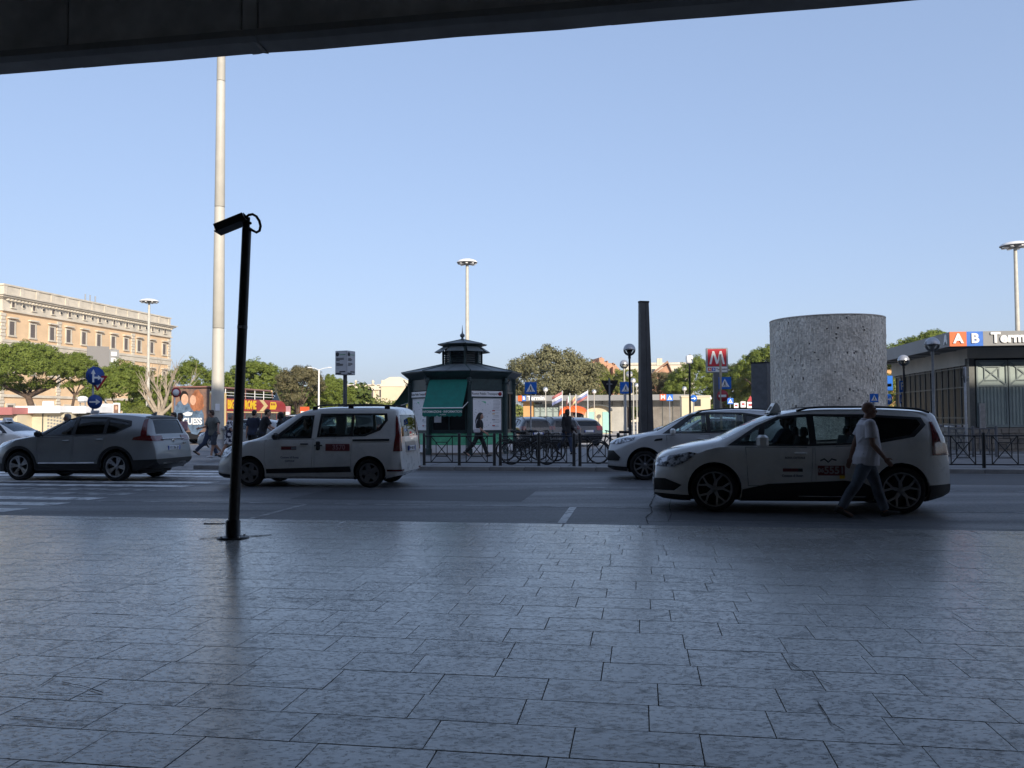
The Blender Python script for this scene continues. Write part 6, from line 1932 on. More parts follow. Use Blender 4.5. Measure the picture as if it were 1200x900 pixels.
park(car4, crossover, PALE, M['car_grey'], 628, 42.5, ROT + R(-62), 'dark grey parked car with its red tail light showing beside the sign pole', 'parked_car')
park(car5, hatch, M['car_white'], M['car_black'], 650, 45.5, ROT + R(-60), 'low black parked car behind the walking man in the black jacket', 'parked_car')
park(car5, hatch, M['car_white'], M['car_silver'], 673, 42.5, ROT + math.pi + R(18), 'silver parked car, its front wheel just right of the walking man', 'parked_car')
park(car4, crossover, PALE, M['car_grey'], 764, 39.0, ROT, 'grey sport utility parked beyond the pale crossover, right of the pillar', 'parked_car')
park(car5, hatch, M['car_white'], M['car_white'], 762, 33.0, ROT, 'white hatchback seen over the bonnet of the pale crossover', 'parked_car')
park(car5, hatch, M['car_white'], M['car_silver'], 240, 41.0, ROT, 'silver car beside the group of walkers, under the bus poster', 'parked_car')
park(car4, crossover, PALE, M['car_white'], 300, 44.0, ROT + R(-8), 'white car behind the two dark dressed men by the leaning pole', 'parked_car')
park(car4, crossover, PALE, M['car_black'], 338, 37.5, ROT + R(10), 'black car glimpsed through the windscreen of the van taxi', 'parked_car')
park(car5, hatch, M['car_white'], M['car_silver'], 872, 38.0, ROT, 'silver hatchback seen through the windows of the near taxis', 'parked_car')
park(car5, hatch, M['car_white'], M['car_blue'], 1046, 47.0, ROT + R(12), 'dark blue car parked under the trees right of the stone drum', 'parked_car')
# ================================================================ street furniture
def a_on(px, b):
    k = (px - 600) / F
    return b * (k * math.cos(TH) - math.sin(TH)) / (math.cos(TH) + k * math.sin(TH))

# ---- black railings along the island
FG = 'black railings along the edge of the traffic island'
def railing(a0, a1, b, label, z=.118, post0=True, post1=True, m=None, h=.86):
    m = m or M['black_paint']; w = a1 - a0
    p = g(a0, b, z)
    t = thing('railing', label, 'railing', p, ROT, FG)
    for x, on in ((0, post0), (w, post1)):
        if on:
            mb = MB(); mb.lathe([(.055, 0), (.046, .02), (.046, h + .05), (.036, h + .075), (0, h + .08)], (x, 0, 0), 12); mb.build('post', m, t)
    x0, x1 = .045, w - .045
    def bar(p0, p1, r=.015, nm='bar'): return MB().tube([p0, p1], r, 6).build(nm, m, t)
    bar((x0, 0, h - .01), (x1, 0, h - .01), .021, 'top_rail')
    bar((x0, 0, .09), (x1, 0, .09), .020, 'bottom_rail')
    ins = .16
    bar((x0 + ins, 0, .09), (x0 + ins, 0, h - .01), .015, 'upright'); bar((x1 - ins, 0, .09), (x1 - ins, 0, h - .01), .015, 'upright')
    q0, q1, zl, zh = x0 + ins, x1 - ins, .09, h - .01
    cx, cz = (q0 + q1) / 2, (zl + zh) / 2
    bar((q0, .012, zl), (q1, .012, zh), .014, 'diagonal'); bar((q0, -.012, zh), (q1, -.012, zl), .014, 'diagonal')
    sx_, sz_ = (q1 - q0) * .26, (zh - zl) * .27
    c = [(cx - sx_, 0, cz - sz_), (cx + sx_, 0, cz - sz_), (cx + sx_, 0, cz + sz_), (cx - sx_, 0, cz + sz_)]
    mb = MB()
    for i in range(4): mb.tube([c[i], c[(i + 1) % 4]], .013, 6)
    o = mb.build('inner_square', m, t)
    return t
RB = 23.35
runs = [(497, 538, 'railing bay just right of the rear of the van taxi'), (538, 579, 'railing bay in front of the walking woman at the kiosk'),
        (586, 631, 'railing bay with the rear wheel of the black bicycle behind it'), (631, 672, 'railing bay with the front wheel of the black bicycle behind it'),
        (679, 724, 'railing bay just left of the pale crossover'), (724, 770, None), (1103, 1151, 'railing bay just behind the rear of the nearest people carrier'), (1151, 1201, 'railing bay at the right edge of the photo')]
for (p0, p1, lab) in runs:
    railing(a_on(p0, RB), a_on(p1, RB), RB, lab or 'railing bay hidden behind the bonnet of the pale crossover', post1=p0 in (538, 631, 724, 1103))
railing(a_on(483, RB), a_on(490, RB) , RB, 'short end of the railing at the rear bumper of the van taxi', post0=False) if False else None
t = thing('bollard', 'single black post between van taxi and first railing bay', 'bollard', g(a_on(490, RB), RB, .118), 0)
MB().lathe([(.045, 0), (.038, .02), (.038, .91), (.030, .935), (0, .94)], n=12).build('post', M['black_paint'], t)
for (p0, p1, lab) in ((1111, 1139, 'farther railing bay before the metro wall, left one of two'), (1139, 1166, 'farther railing bay before the metro wall, right one of two')):
    railing(a_on(p0, 29.5), a_on(p1, 29.5), 29.5, lab, m=M['sign_back'], h=.95)
rk = 'metal bicycle hoops on the island'
for i, px in enumerate((642, 652)):
    p = gx(px, 27.2)
    t = thing('bicycle_hoop', ('left' if i == 0 else 'right') + ' of two metal bicycle hoops behind the black bicycle', 'bike rack', (p.x, p.y, .118), ROT, rk)
    pts = [(-.15, 0, 0), (-.15, 0, .72)] + [(-.15 * math.cos(a), 0, .72 + .15 * math.sin(a)) for a in [math.pi * k / 8 for k in range(1, 8)]] + [(.15, 0, .72), (.15, 0, 0)]
    MB().tube(pts, .022, 8).build('hoop', M['black_paint'], t)

# ---- globe lamps
LG = 'globe lamps of the square'
def globe_lamp(px, py, d, diam, label, dark=True, group=LG, base=.118):
    p = gx(px, d); zc = zat(px, py, d) - base; r = diam / 2
    t = thing('globe_lamp', label, 'street lamp', (p.x, p.y, base), 0, group)
    pm2 = M['galv'] if dark is None else M['black_paint'] if dark else M['pole_cream']
    MB().lathe([(.11, 0), (.11, .05), (.06, .10), (.055, 1.1), (.042, 1.15), (.036, zc - r - .10), (.05, zc - r - .08), (.05, zc - r * .9)], n=12).build('pole', pm2, t)
    n = 9
    lo = [(r * math.sin(math.pi * i / 16), zc - r * math.cos(math.pi * i / 16)) for i in range(1, 9)]
    MB().lathe(lo, n=20).build('globe', M['globe_clear'] if d < 45 else M['globe_white'], t)
    up = [(r * 1.01 * math.cos(math.pi * i / 16), zc + .005 + r * 1.01 * math.sin(math.pi * i / 16)) for i in range(0, 9)]
    MB().lathe(up, n=20).build('globe_cap', M['globe_silver'], t)
    MB().lathe([(.05, zc - r), (.06, zc - r * .6), (r * .55, zc - .01), (.0, zc - .005)], n=14).build('reflector', pm2, t)
    return t
M['globe_silver'] = pm('globe_silver', (0.42, 0.43, 0.45), 0.3, 0.5, var=0.08)
globe_lamp(738.4, 410, 28, .42, 'nearest globe lamp on a dark pole, just left of the tapering pillar')
globe_lamp(732, 427, 37, .40, 'second globe lamp in the row behind the pedestrian crossing sign', base=0, dark=False)
globe_lamp(738, 438.5, 47, .38, 'third globe lamp in the row left of the pillar, half covered by the nearest pole', base=0, dark=False)
globe_lamp(742.5, 446, 57, .37, 'fourth globe lamp in the row left of the pillar', base=0, dark=False)
globe_lamp(746.5, 451.5, 67, .36, 'farthest globe lamp in the row, close against the pillar', base=0, dark=False)
globe_lamp(696.5, 459, 72, .40, 'globe lamp standing in front of the mint green kiosk', base=0, dark=False)
globe_lamp(639.5, 456.5, 68, .42, 'globe lamp in front of the green gates, left of the flags', base=0, dark=False)
globe_lamp(802.5, 455.5, 70, .40, 'globe lamp in front of the cream hut', base=0, dark=False)
globe_lamp(832.4, 466.5, 92, .42, 'small far globe lamp just left of the metro sign post', base=0, dark=False)
globe_lamp(1094.5, 404, 24.3, .43, 'large globe lamp in front of the corner of the metro entrance', dark=None)
globe_lamp(1060.4, 422.6, 31, .42, 'globe lamp right of the stone drum, above the parking sign')
globe_lamp(1073, 450, 54, .40, 'pale globe lamp among the trees under the metro canopy', base=0, dark=False)

# ---- mushroom headed high masts
HG = 'tall mushroom headed lamp masts'
def high_mast(px, py, d, wpx, label):
    p = gx(px, d); z = zat(px, py, d); r = wpx / F * d / 2
    t = thing('lamp_mast', label, 'lamp mast', (p.x, p.y, 0), 0, HG)
    MB().lathe([(.22, 0), (.20, .3), (.15, z * .35), (.10, z - .3), (.09, z - .12)], n=14).build('pole', M['pole_cream'], t)
    MB().lathe([(r, z - .12), (r * .98, z - .05), (r * .82, z + .04), (r * .5, z + .12), (r * .2, z + .16), (0, z + .165)], n=28).build('hood', M['white_paint'], t)
    MB().lathe([(r, z - .12), (r * .9, z - .17), (r * .55, z - .21), (.10, z - .24)], n=28).build('underside', M['sign_back'], t)
    for k in range(8):
        a = 2 * math.pi * k / 8
        MB().cbox((0, 0, 0), (r * .42, .16, .07), .02).build('floodlight', M['letter_white'], t, (r * .68 * math.cos(a), r * .68 * math.sin(a), z - .21), a)
    return t
high_mast(173, 352, 76, 21.5, 'high lamp mast in front of the right end of the peach palace')
high_mast(547.8, 306, 56, 24.5, 'high lamp mast rising behind the spire of the kiosk')
high_mast(1195.5, 286, 50.5, 33, 'high lamp mast cut by the right edge above the metro entrance')
# the great pale mast on the left
mp_ = gx(255, 40)
mast = thing('tall_mast', 'very tall thick pale mast running up out of the frame on the left', 'mast', (mp_.x, mp_.y, .0), 0)
zs_ = [0, 5.9, 11.9, 18.2, 25]
for i in range(4):
    r0 = lerp(.315, .165, zs_[i] / 25); r1 = lerp(.315, .165, zs_[i + 1] / 25)
    MB().lathe([(r0 * (.97 if i else 1), zs_[i] + (.02 if i else 0)), (r0, zs_[i] + .03), (r1, zs_[i + 1] - .03), (r1 * .97, zs_[i + 1])], n=28).build('shaft', M['mast_paint'], mast)
MB().lathe([(.5, 0), (.5, .06), (.36, .10), (.34, .5)], n=24).build('base', M['galv'], mast)
MB().cbox((0, 0, 0), (.20, .03, .34), .01).build('bill', M['paper'], mast, (.10, -.315, 2.05), .3)
MB().cbox((0, 0, 0), (.16, .03, .22), .01).build('bill', M['paper'], mast, (-.16, -.29, 1.7), -.5)
# twin arm lamp
p = gx(373.5, 80); z = zat(373.5, 433, 80)
t = thing('twin_arm_lamp', 'thin white street lamp with two arms, between the trees and the bus stop sign', 'street lamp', (p.x, p.y, 0), 0)
MB().lathe([(.12, 0), (.10, 1), (.065, z)], n=10).build('pole', M['letter_white'], t)
for s, q in ((-1, .80), (1, .95)):
    MB().tube([(0, 0, z - .05), (s * q * .5, 0, z + .12), (s * q, 0, z + .18)], .03, 6).build('arm', M['letter_white'], t)
    MB().cbox((0, 0, 0), (.42, .18, .09), .03).build('lamp_head', M['letter_white'], t, (s * (q + .1), 0, z + .19))

# ---- the leaning black pole with its floodlight
lp = ground_px(273, 630.5, PAV_Z); top = at(289.5, 262, lp.y)
pole = thing('leaning_pole', 'leaning black steel pole on the pavement with a box head and cable loop', 'lamp post', (lp.x, lp.y, PAV_Z), 0)
L_ = Vector((top.x - lp.x, 0, top.z - PAV_Z))
def on(t_, dx=0, dy=0, dz=0): return L_ * t_ + Vector((dx, dy, dz))
MB().lathe([(.185, 0), (.185, .012), (.11, .02), (.085, .03), (.085, .20), (.075, .21)], n=28).build('base_flange', M['black_paint'], pole)
for k in range(4):
    a = math.pi / 4 + k * math.pi / 2
    MB().lathe([(.014, .01), (.014, .035), (0, .035)], (.145 * math.cos(a), .145 * math.sin(a), 0), 6, smooth=False).build('bolt', M['steel'], pole)
MB().tube([on(.0), on(.055), on(.5), on(.985)], [.066, .064, .059, .055], 20).build('shaft', M['black_paint'], pole)
MB().tube([on(.662), on(.672)], .0605, 20).build('band', M['sign_back'], pole)
MB().cbox((0, 0, 0), (.05, .012, .03), .004).build('sticker', M['ink_grey'], pole, on(.667, -.01, -.066))
MB().tube([on(.985), on(1.02)], .034, 14).build('neck', M['black_rough'], pole)
hd = at(288, 255, lp.y); h0 = Vector((hd.x - lp.x, 0, hd.z - PAV_Z)); h1v = at(254.5, 268.5, lp.y); h1 = Vector((h1v.x - lp.x, 0, h1v.z - PAV_Z))
dv = (h1 - h0); ln = dv.length; ang = math.atan2(-dv.z, dv.x)
c = (h0 + h1) / 2
head = MB(); head.box((0, 0, 0), (ln, .20, .085)); head.box((0, 0, .048), (ln + .03, .23, .012))
ho = head.build('floodlight_head', M['black_paint'], pole, c); ho.rotation_euler = (0, ang, 0)
MB().tube([on(1.0, -.02), on(1.03, -.03), h0 + Vector((.02, 0, -.05))], .03, 10).build('bracket', M['black_rough'], pole)
lpts = [at(x, y, lp.y) for x, y in ((286, 267), (287.5, 254), (291, 251.5), (296, 251), (301, 254), (304.5, 259.5), (305.5, 265), (303.8, 270), (300, 272), (296, 270), (290, 266), (287, 263))]
MB().tube([Vector((q.x - lp.x, .02 * math.sin(i), q.z - PAV_Z)) for i, q in enumerate(lpts)], .016, 8).build('cable_loop', M['black_rough'], pole)
for (x, y) in ((294, 262), (293.5, 270)): 
    q = at(x, y, lp.y); MB().ball((0, 0, 0), .018, 8, 6).build('screw', M['black_rough'], pole, (q.x - lp.x, -.02, q.z - PAV_Z))
st_ = MB().lathe([(.0, .0), (.30, .0)], (0, 0, 0), 20).v
strip([ground_px(235, 632, PAV_Z), ground_px(270, 628.5, PAV_Z), ground_px(300, 628.5, PAV_Z), ground_px(318, 627, PAV_Z)], .03, PAV_Z + .0065, 'stain', M['crack'], pavement)
strip([ground_px(236, 613.5, PAV_Z), ground_px(255, 614, PAV_Z), ground_px(275, 613, PAV_Z)], .05, PAV_Z + .0065, 'stain', M['crack'], pavement)

# ---- traffic signs
SG = 'traffic signs'
def disc(r, t=.02, n=28): return MB().lathe([(0, 0), (r, 0), (r, t), (0, t)], (0, 0, 0), n, 'y')
def sign_post(px, d, ytop, name, label, m=M['galv'], r=.03, base=.118, cat='traffic sign'):
    p = gx(px, d)
    t = thing(name, label, cat, (p.x, p.y, base), 0)
    z = zat(px, ytop, d) - base
    MB().lathe([(r, 0), (r, z), (0, z + .01)], n=10).build('pole', m, t)
    return t, p, base
def plate_at(t, p, base, px, py, d, mb, nm, m, rz=0.0, dy=-.05):
    q = at(px, py, d)
    return mb.build(nm, m, t, (q.x - p.x, dy, q.z - base), rz)
def arrow_mb(kind, s):
    mb = MB()
    if kind == 'right':
        mb.prism([(-.7 * s, -.11 * s), (.15 * s, -.11 * s), (.15 * s, -.42 * s), (.75 * s, 0), (.15 * s, .42 * s), (.15 * s, .11 * s), (-.7 * s, .11 * s)], -.026, -.02, 'y')
    elif kind == 'up_right':
        mb.prism([(-.32 * s, -.72 * s), (-.12 * s, -.72 * s), (-.12 * s, .2 * s), (.02 * s, .2 * s), (-.22 * s, .72 * s), (-.46 * s, .2 * s), (-.32 * s, .2 * s)], -.026, -.02, 'y')
        mb.prism([(-.12 * s, -.30 * s), (.28 * s, -.30 * s), (.28 * s, -.48 * s), (.66 * s, -.20 * s), (.28 * s, .08 * s), (.28 * s, -.10 * s), (-.12 * s, -.10 * s)], -.026, -.0201, 'y')
    return mb
def ped_sign(par, s, loc, rz):
    mb = MB(); mb.cbox((0, 0, 0), (s, .02, s), .008)
    b_ = mb.build('plate', M['sign_blue'], par, loc, rz)
    MB().prism([(-.37 * s, -.32 * s), (.37 * s, -.32 * s), (0, .36 * s)], -.015, -.0105, 'y').build('triangle', M['sign_white'], b_)
    f = MB(); f.prism([(-.03 * s, .06 * s), (.03 * s, .06 * s), (.035 * s, .15 * s), (-.035 * s, .15 * s)], -.019, -.0155, 'y')
    f.prism([(-.06 * s, -.10 * s), (.05 * s, -.10 * s), (.05 * s, .05 * s), (-.05 * s, .05 * s)], -.019, -.0155, 'y')
    f.prism([(-.13 * s, -.26 * s), (-.08 * s, -.26 * s), (.0, -.10 * s), (-.06 * s, -.10 * s)], -.019, -.0155, 'y')
    f.prism([(.08 * s, -.26 * s), (.13 * s, -.26 * s), (.05 * s, -.10 * s), (0, -.10 * s)], -.019, -.0155, 'y')
    for k in range(4): f.prism([(-.24 * s + k * .14 * s, -.30 * s), (-.18 * s + k * .14 * s, -.30 * s), (-.18 * s + k * .14 * s, -.27 * s), (-.24 * s + k * .14 * s, -.27 * s)], -.019, -.0155, 'y')
    o = f.build('walker_symbol', M['ink'], b_); o['kind'] = 'stuff'
    return b_
def ped_post(px, py, d, s, label, ytop, rz=0, base=.118):
    t, p, b0 = sign_post(px, d, ytop, 'crossing_sign', label, base=base)
    q = at(px, py, d)
    ped_sign(t, s, (0, -.05, q.z - b0), rz)
    return t, p, b0
ped_post(622, 454.8, 34, .50, 'blue pedestrian crossing sign right beside the kiosk roof', 447)
ped_post(733.5, 454.5, 33.5, .48, 'blue pedestrian crossing sign just left of the nearest globe lamp pole', 447)
ped_post(785, 466, 75, .60, 'small far blue pedestrian crossing sign right of the tapering pillar', 462, base=0)
ped_post(856, 470, 68, .50, 'small blue pedestrian crossing sign low to the right of the metro sign', 465, base=0)
ped_post(1024, 466.5, 24.2, .25, 'small blue pedestrian sign over the head of the man in the white shirt', 461)
# sign cluster beside the silver car
t, p, b0 = sign_post(108.5, 27, 429, 'sign_cluster', 'post with two blue arrow discs and a red edged triangle, behind the silver car', r=.032)
o = plate_at(t, p, b0, 112.3, 440.5, 27, disc(.30), 'arrow_disc', M['sign_blue_shaded'], R(50)); arrow_mb('up_right', .30).build('arrow', M['sign_white'], o)
plate_at(t, p, b0, 103, 441, 27, disc(.29), 'dark_disc', M['black_plastic'], R(-60), .02)
tr = MB().prism([(-.30, .26), (.30, .26), (0, -.26)], -.01, .01, 'y')
o = plate_at(t, p, b0, 113.5, 449.5, 27, tr, 'triangle_plate', M['sign_red'], R(24), .05)
MB().prism([(-.19, .19), (.19, .19), (0, -.14)], -.014, -.0105, 'y').build('triangle_centre', M['sign_white'], o)
o = plate_at(t, p, b0, 112.2, 471, 27, disc(.235), 'arrow_disc', M['sign_blue_shaded'], R(6)); arrow_mb('right', .235).build('arrow', M['sign_white'], o)
o = plate_at(t, p, b0, 112.3, 484, 27, MB().cbox((0, 0, 0), (.27, .016, .17), .006), 'small_plate', M['sign_white'], R(6))
for z in (.03, -.02): MB().bb(-.10, .10, -.012, -.0085, z - .012, z + .012).build('plate_print', M['ink_grey'], o)
# no vehicles sign by the bus
t, p, b0 = sign_post(204.5, 38, 455, 'no_vehicles_sign', 'round red and white sign standing in front of the bus poster', r=.03, base=0, m=M['letter_white'])
o = plate_at(t, p, b0, 207, 460, 38, disc(.225), 'red_disc', M['sign_red']); MB().lathe([(0, 0), (.15, 0), (.15, .006), (0, .006)], (0, 0, 0), 24, 'y').build('white_centre', M['sign_white'], o, (0, -.0195, 0))
# give way seen from behind
t, p, b0 = sign_post(714.5, 26.8, 443.5, 'give_way_sign', 'dark back of a downward triangle sign on a thin post, left of the globe lamp', r=.032, m=M['sign_back'])
plate_at(t, p, b0, 714.8, 454.5, 26.8, MB().prism([(-.29, .25), (.29, .25), (.03, -.27), (-.03, -.27)], -.012, .012, 'y'), 'triangle_back', M['black_plastic'], 0, .045)
MB().bb(-.10, .10, .03, .036, zat(714, 450, 26.8) - b0 - .02, zat(714, 450, 26.8) - b0 + .02).build('clamp', M['galv'], t)
# round sign back at the right
t, p, b0 = sign_post(1132, 27.2, 430, 'round_sign', 'back of a round sign on a grey post in front of the metro wall', r=.038, m=M['galv'])
plate_at(t, p, b0, 1132, 439.5, 27.2, disc(.28), 'disc_back', M['sign_back'], R(48), .05)
MB().bb(-.12, .12, -.045, -.03, zat(1132, 442, 27.2) - b0 - .015, zat(1132, 442, 27.2) - b0 + .015).build('clamp', M['galv'], t)
# parking and other blue signs
t, p, b0 = sign_post(1056, 36, 444, 'parking_sign', 'blue parking sign with a white letter P, right of the stone drum', r=.03, base=0)
o = plate_at(t, p, b0, 1056.5, 453, 36, MB().cbox((0, 0, 0), (.36, .02, .50), .01), 'plate', M['sign_blue'], R(28)); text('lettering', 'P', .46, M['sign_white'], o, (0, -.015, 0), 0, .002, bold=.012)
o = plate_at(t, p, b0, 1055, 467.5, 36, MB().cbox((0, 0, 0), (.30, .02, .36), .01), 'plate', M['sign_blue'], R(48)); MB().prism([(-.1, -.12), (.1, -.12), (0, .12)], -.015, -.0105, 'y').build('triangle', M['sign_white'], o)
t, p, b0 = sign_post(1040.5, 33, 440, 'blue_sign_stack', 'two blue signs half hidden behind the right side of the stone drum', r=.03)
plate_at(t, p, b0, 1041, 449, 33, MB().cbox((0, 0, 0), (.34, .02, .60), .01), 'plate', M['sign_blue'], R(10))
o = plate_at(t, p, b0, 1041, 468, 33, disc(.22), 'arrow_disc', M['sign_blue'], R(35)); arrow_mb('right', .2).build('arrow', M['sign_white'], o)
# round blue arrow near the camera post
t, p, b0 = sign_post(813, 44, 462, 'arrow_sign', 'small round blue arrow sign beside the dark camera post', r=.03, base=0)
o = plate_at(t, p, b0, 812.5, 467, 44, disc(.19), 'arrow_disc', M['sign_blue']); arrow_mb('right', .19).build('arrow', M['sign_white'], o)
# post with a grey box
p = gx(808.8, 35)
t = thing('camera_post', 'dark post topped by a pale grey camera box, left of the metro sign', 'camera post', (p.x, p.y, .118), 0)
z = zat(808, 426, 35) - .118
MB().lathe([(.06, 0), (.045, .1), (.04, z)], n=10).build('pole', M['black_paint'], t)
MB().cbox((0, 0, z + .17), (.28, .22, .34), .03).build('camera_box', M['letter_white'], t)
MB().cbox((.02, 0, z + .37), (.10, .10, .06), .02).build('aerial', M['galv'], t)
MB().ball((.06, -.11, z + .16), .025, 8, 6).build('lens', M['black_rough'], t)
# cluster of small boards
for i, (px, py, w_, h_, lab) in enumerate(((862.5, 475.5, .36, .42, 'small white board with a red mark, leftmost of three low boards'), (870.6, 474, .40, .48, 'small white board with a red mark, middle one of three low boards'), (879.2, 475, .55, .55, 'small white and red board under a red triangle, left of the cabinet'))):
    t, p, b0 = sign_post(px, 66, py - 4, 'small_board', lab, base=0, r=.03)
    o = plate_at(t, p, b0, px, py, 66, MB().cbox((0, 0, 0), (w_, .03, h_), .01), 'board', M['sign_white'])
    MB().bb(-w_ * .3, w_ * .3, -.022, -.016, -h_ * .1, h_ * .22).build('print', M['sign_red'], o)
    if i == 2:
        q = MB().prism([(-.26, -.2), (.26, -.2), (0, .26)], -.012, .012, 'y'); plate_at(t, p, b0, px, 467.5, 66, q, 'triangle', M['sign_red'])

# ---- the metro totem and the striped pole before it
p = gx(840.5, 34)
t = thing('metro_sign', 'big red metro sign with a white M on a dark post', 'sign', (p.x, p.y, .118), 0)
zt, zb = zat(840, 408, 34) - .118, zat(840, 437, 34) - .118
MB().cbox((0, 0, zb / 2), (.26, .24, zb), .02).build('post', M['sign_back'], t)
q = at(839.8, 422.5, 34); cx = q.x - p.x; cz = (zt + zb) / 2; w_, h_ = .88, zt - zb
case = MB().cbox((0, 0, 0), (w_, .26, h_), .02).build('case', M['galv'], t, (cx, -.02, cz), ROT)
zr0 = -h_ / 2 + .27
rp_ = MB().bb(-w_ / 2 + .07, w_ / 2 - .07, -.14, -.131, zr0, h_ / 2 - .05).build('red_panel', M['metro_red'], case)
s_ = .30; mz = (zr0 + h_ / 2 - .05) / 2
mm = MB()
for pl in ([(-1.05, -.9), (-.78, -.9), (-.36, .9), (-.62, .9)], [(-.45, .9), (-.36, .9), (.10, -.55), (-.05, -.9), (-.12, -.9), (-.5, .5)], [(.0, -.62), (.36, .9), (.45, .9), (.5, .5), (.12, -.9), (.05, -.9)], [(1.05, -.9), (.78, -.9), (.36, .9), (.62, .9)]):
    mm.prism([(x * s_, z * s_ + mz) for x, z in pl], -.150 - .0005 * len(mm.v) / 8, -.1405, 'y')
o = mm.build('letter_m', M['letter_white'], rp_); o['kind'] = 'stuff'
wp_ = MB().bb(-w_ / 2 + .04, w_ / 2 - .04, -.1385, -.131, -h_ / 2 + .04, zr0 - .03).build('name_panel', M['letter_white'], case)
zz = (-h_ / 2 + .04 + zr0 - .03) / 2
a_ = MB().bb(-.37, -.23, -.144, -.139, zz - .07, zz + .07).build('line_square', M['orange_red'], wp_); text('lettering', 'A', .12, M['letter_white'], wp_, (-.30, -.146, zz), 0, .001, bold=.004)
MB().bb(-.21, -.07, -.144, -.139, zz - .07, zz + .07).build('line_square', M['plate_blue'], wp_); text('lettering', 'B', .12, M['letter_white'], wp_, (-.14, -.146, zz), 0, .001, bold=.004)
text('lettering', 'Termini', .135, M['ink'], wp_, (.17, -.141, zz), 0, .001, bold=.003)
t, p, b0 = sign_post(845.2, 31, 415.5, 'no_entry_post', 'pale pole with blue crossing sign and red no entry disc before the metro sign', r=.045, m=M['bark_pale'])
q = at(849, 449, 31); ped_sign(t, .46, (q.x - p.x, -.06, q.z - b0), R(-20))
o = plate_at(t, p, b0, 846.5, 464, 31, disc(.22), 'no_entry_disc', M['sign_red'], R(-35)); MB().bb(-.15, .15, -.028, -.0205, -.045, .045).build('white_bar', M['sign_white'], o)

# ---- bus stop information box
p = gx(404.3, 30)
t = thing('bus_stop_sign', 'grey box shaped bus stop sign on a thick pole, above the van taxi', 'sign', (p.x, p.y, .118), 0)
zt, zb = zat(404, 411.5, 30) - .118, zat(404, 439.5, 30) - .118
MB().lathe([(.075, 0), (.075, zb)], n=14).build('pole', M['sign_back'], t)
cb = MB().cbox((0, 0, 0), (.52, .52, zt - zb), .012).build('box', M['info_grey'] if 'info_grey' in M else M['galv'], t, (.0, 0, (zt + zb) / 2), R(-24))
hh = zt - zb
for f, (rz, sgn) in enumerate(((0, 1), (R(90), 1))):
    fo = MB().bb(-.245, .245, -.268, -.262, -hh / 2 + .02, hh / 2 - .02).build('panel', M['info_panel'] if 'info_panel' in M else M['paper'], cb, (0, 0, 0), rz)
    pr = MB(); rr = random.Random(f + 2)
    for i, z in enumerate((.16, .12, .08, -.02, -.06, -.10)):
        pr.bb(-.20, -.20 + rr.uniform(.14, .34), -.2725, -.2685, z - .012, z + .012)
    o = pr.build('printed_lines', M['ink'], fo); o['kind'] = 'stuff'
    MB().lathe([(0, 0), (.075, 0), (.075, .006), (0, .006)], (0, 0, 0), 16, 'y').build('stop_disc', M['ink'], fo, (-.15, -.2685, hh / 2 - .13))
    MB().bb(-.055, .20, -.2725, -.2685, hh / 2 - .16, hh / 2 - .135).build('green_line', M['flag_green'], fo)
    MB().bb(-.235, .02, -.2725, -.2685, -hh / 2 + .03, -hh / 2 + .075).build('black_bar', M['ink'], fo)
    MB().bb(-.06, .20, -.2725, -.2686, -hh / 2 + .09, -hh / 2 + .13).build('black_bar', M['ink'], fo)

# ---- flags by the orange kiosk
def flag(px0, py0, d, w, h, cols, label, droop, pole_h_px, horizontal=True):
    p = gx(px0, d); zt = zat(px0, pole_h_px, d)
    t = thing('flag', label, 'flag', (p.x, p.y, 0), 0, 'flags over the kiosks')
    MB().lathe([(.035, 0), (.025, zt), (0, zt + .03)], n=8).build('pole', M['letter_white'], t)
    k = len(cols); n = 14
    for s in range(k):
        vs, fs = [], []
        for side in (0, .012):
            for i in range(n + 1):
                u = i / n
                for j in (0, 1):
                    if horizontal: v = (s + j) / k; uu = u
                    else: v = j; uu = (s + u) / k
                    x = -w * uu * math.cos(droop); z = zt - .05 - h * v - w * uu * math.sin(droop)
                    y = .16 * math.sin(uu * 7 + v * 1.4) * uu + side
                    vs.append((x, y, z))
        m_ = 2 * (n + 1)
        for i in range(n):
            a = 2 * i
            fs += [(a, a + 1, a + 3, a + 2), (m_ + a + 2, m_ + a + 3, m_ + a + 1, m_ + a), (a, a + 2, m_ + a + 2, m_ + a), (a + 1, m_ + a + 1, m_ + a + 3, a + 3)]
        mb = MB(); mb.add(vs, fs, True); mb.build('stripe', cols[s], t)
flag(689, 458, 71, 1.05, .62, [M['flag_white'], M['flag_blue'], M['flag_red']], 'white blue and red striped flag above the mint kiosk', R(30), 457)
flag(659, 458, 70.5, .98, .78, [M['flag_red'], M['flag_white'], M['flag_blue']], 'red white and blue striped flag left of the orange kiosk', R(28), 458)
flag(668, 461, 71, .55, .55, [M['flag_green'], M['flag_white'], M['flag_red']], 'small green white and red flag, first of the two in the middle', R(58), 461, False)
flag(675, 462, 71, .60, .60, [M['flag_yellow'], M['flag_red'], M['flag_yellow']], 'small yellow flag, second of the two in the middle', R(52), 462)

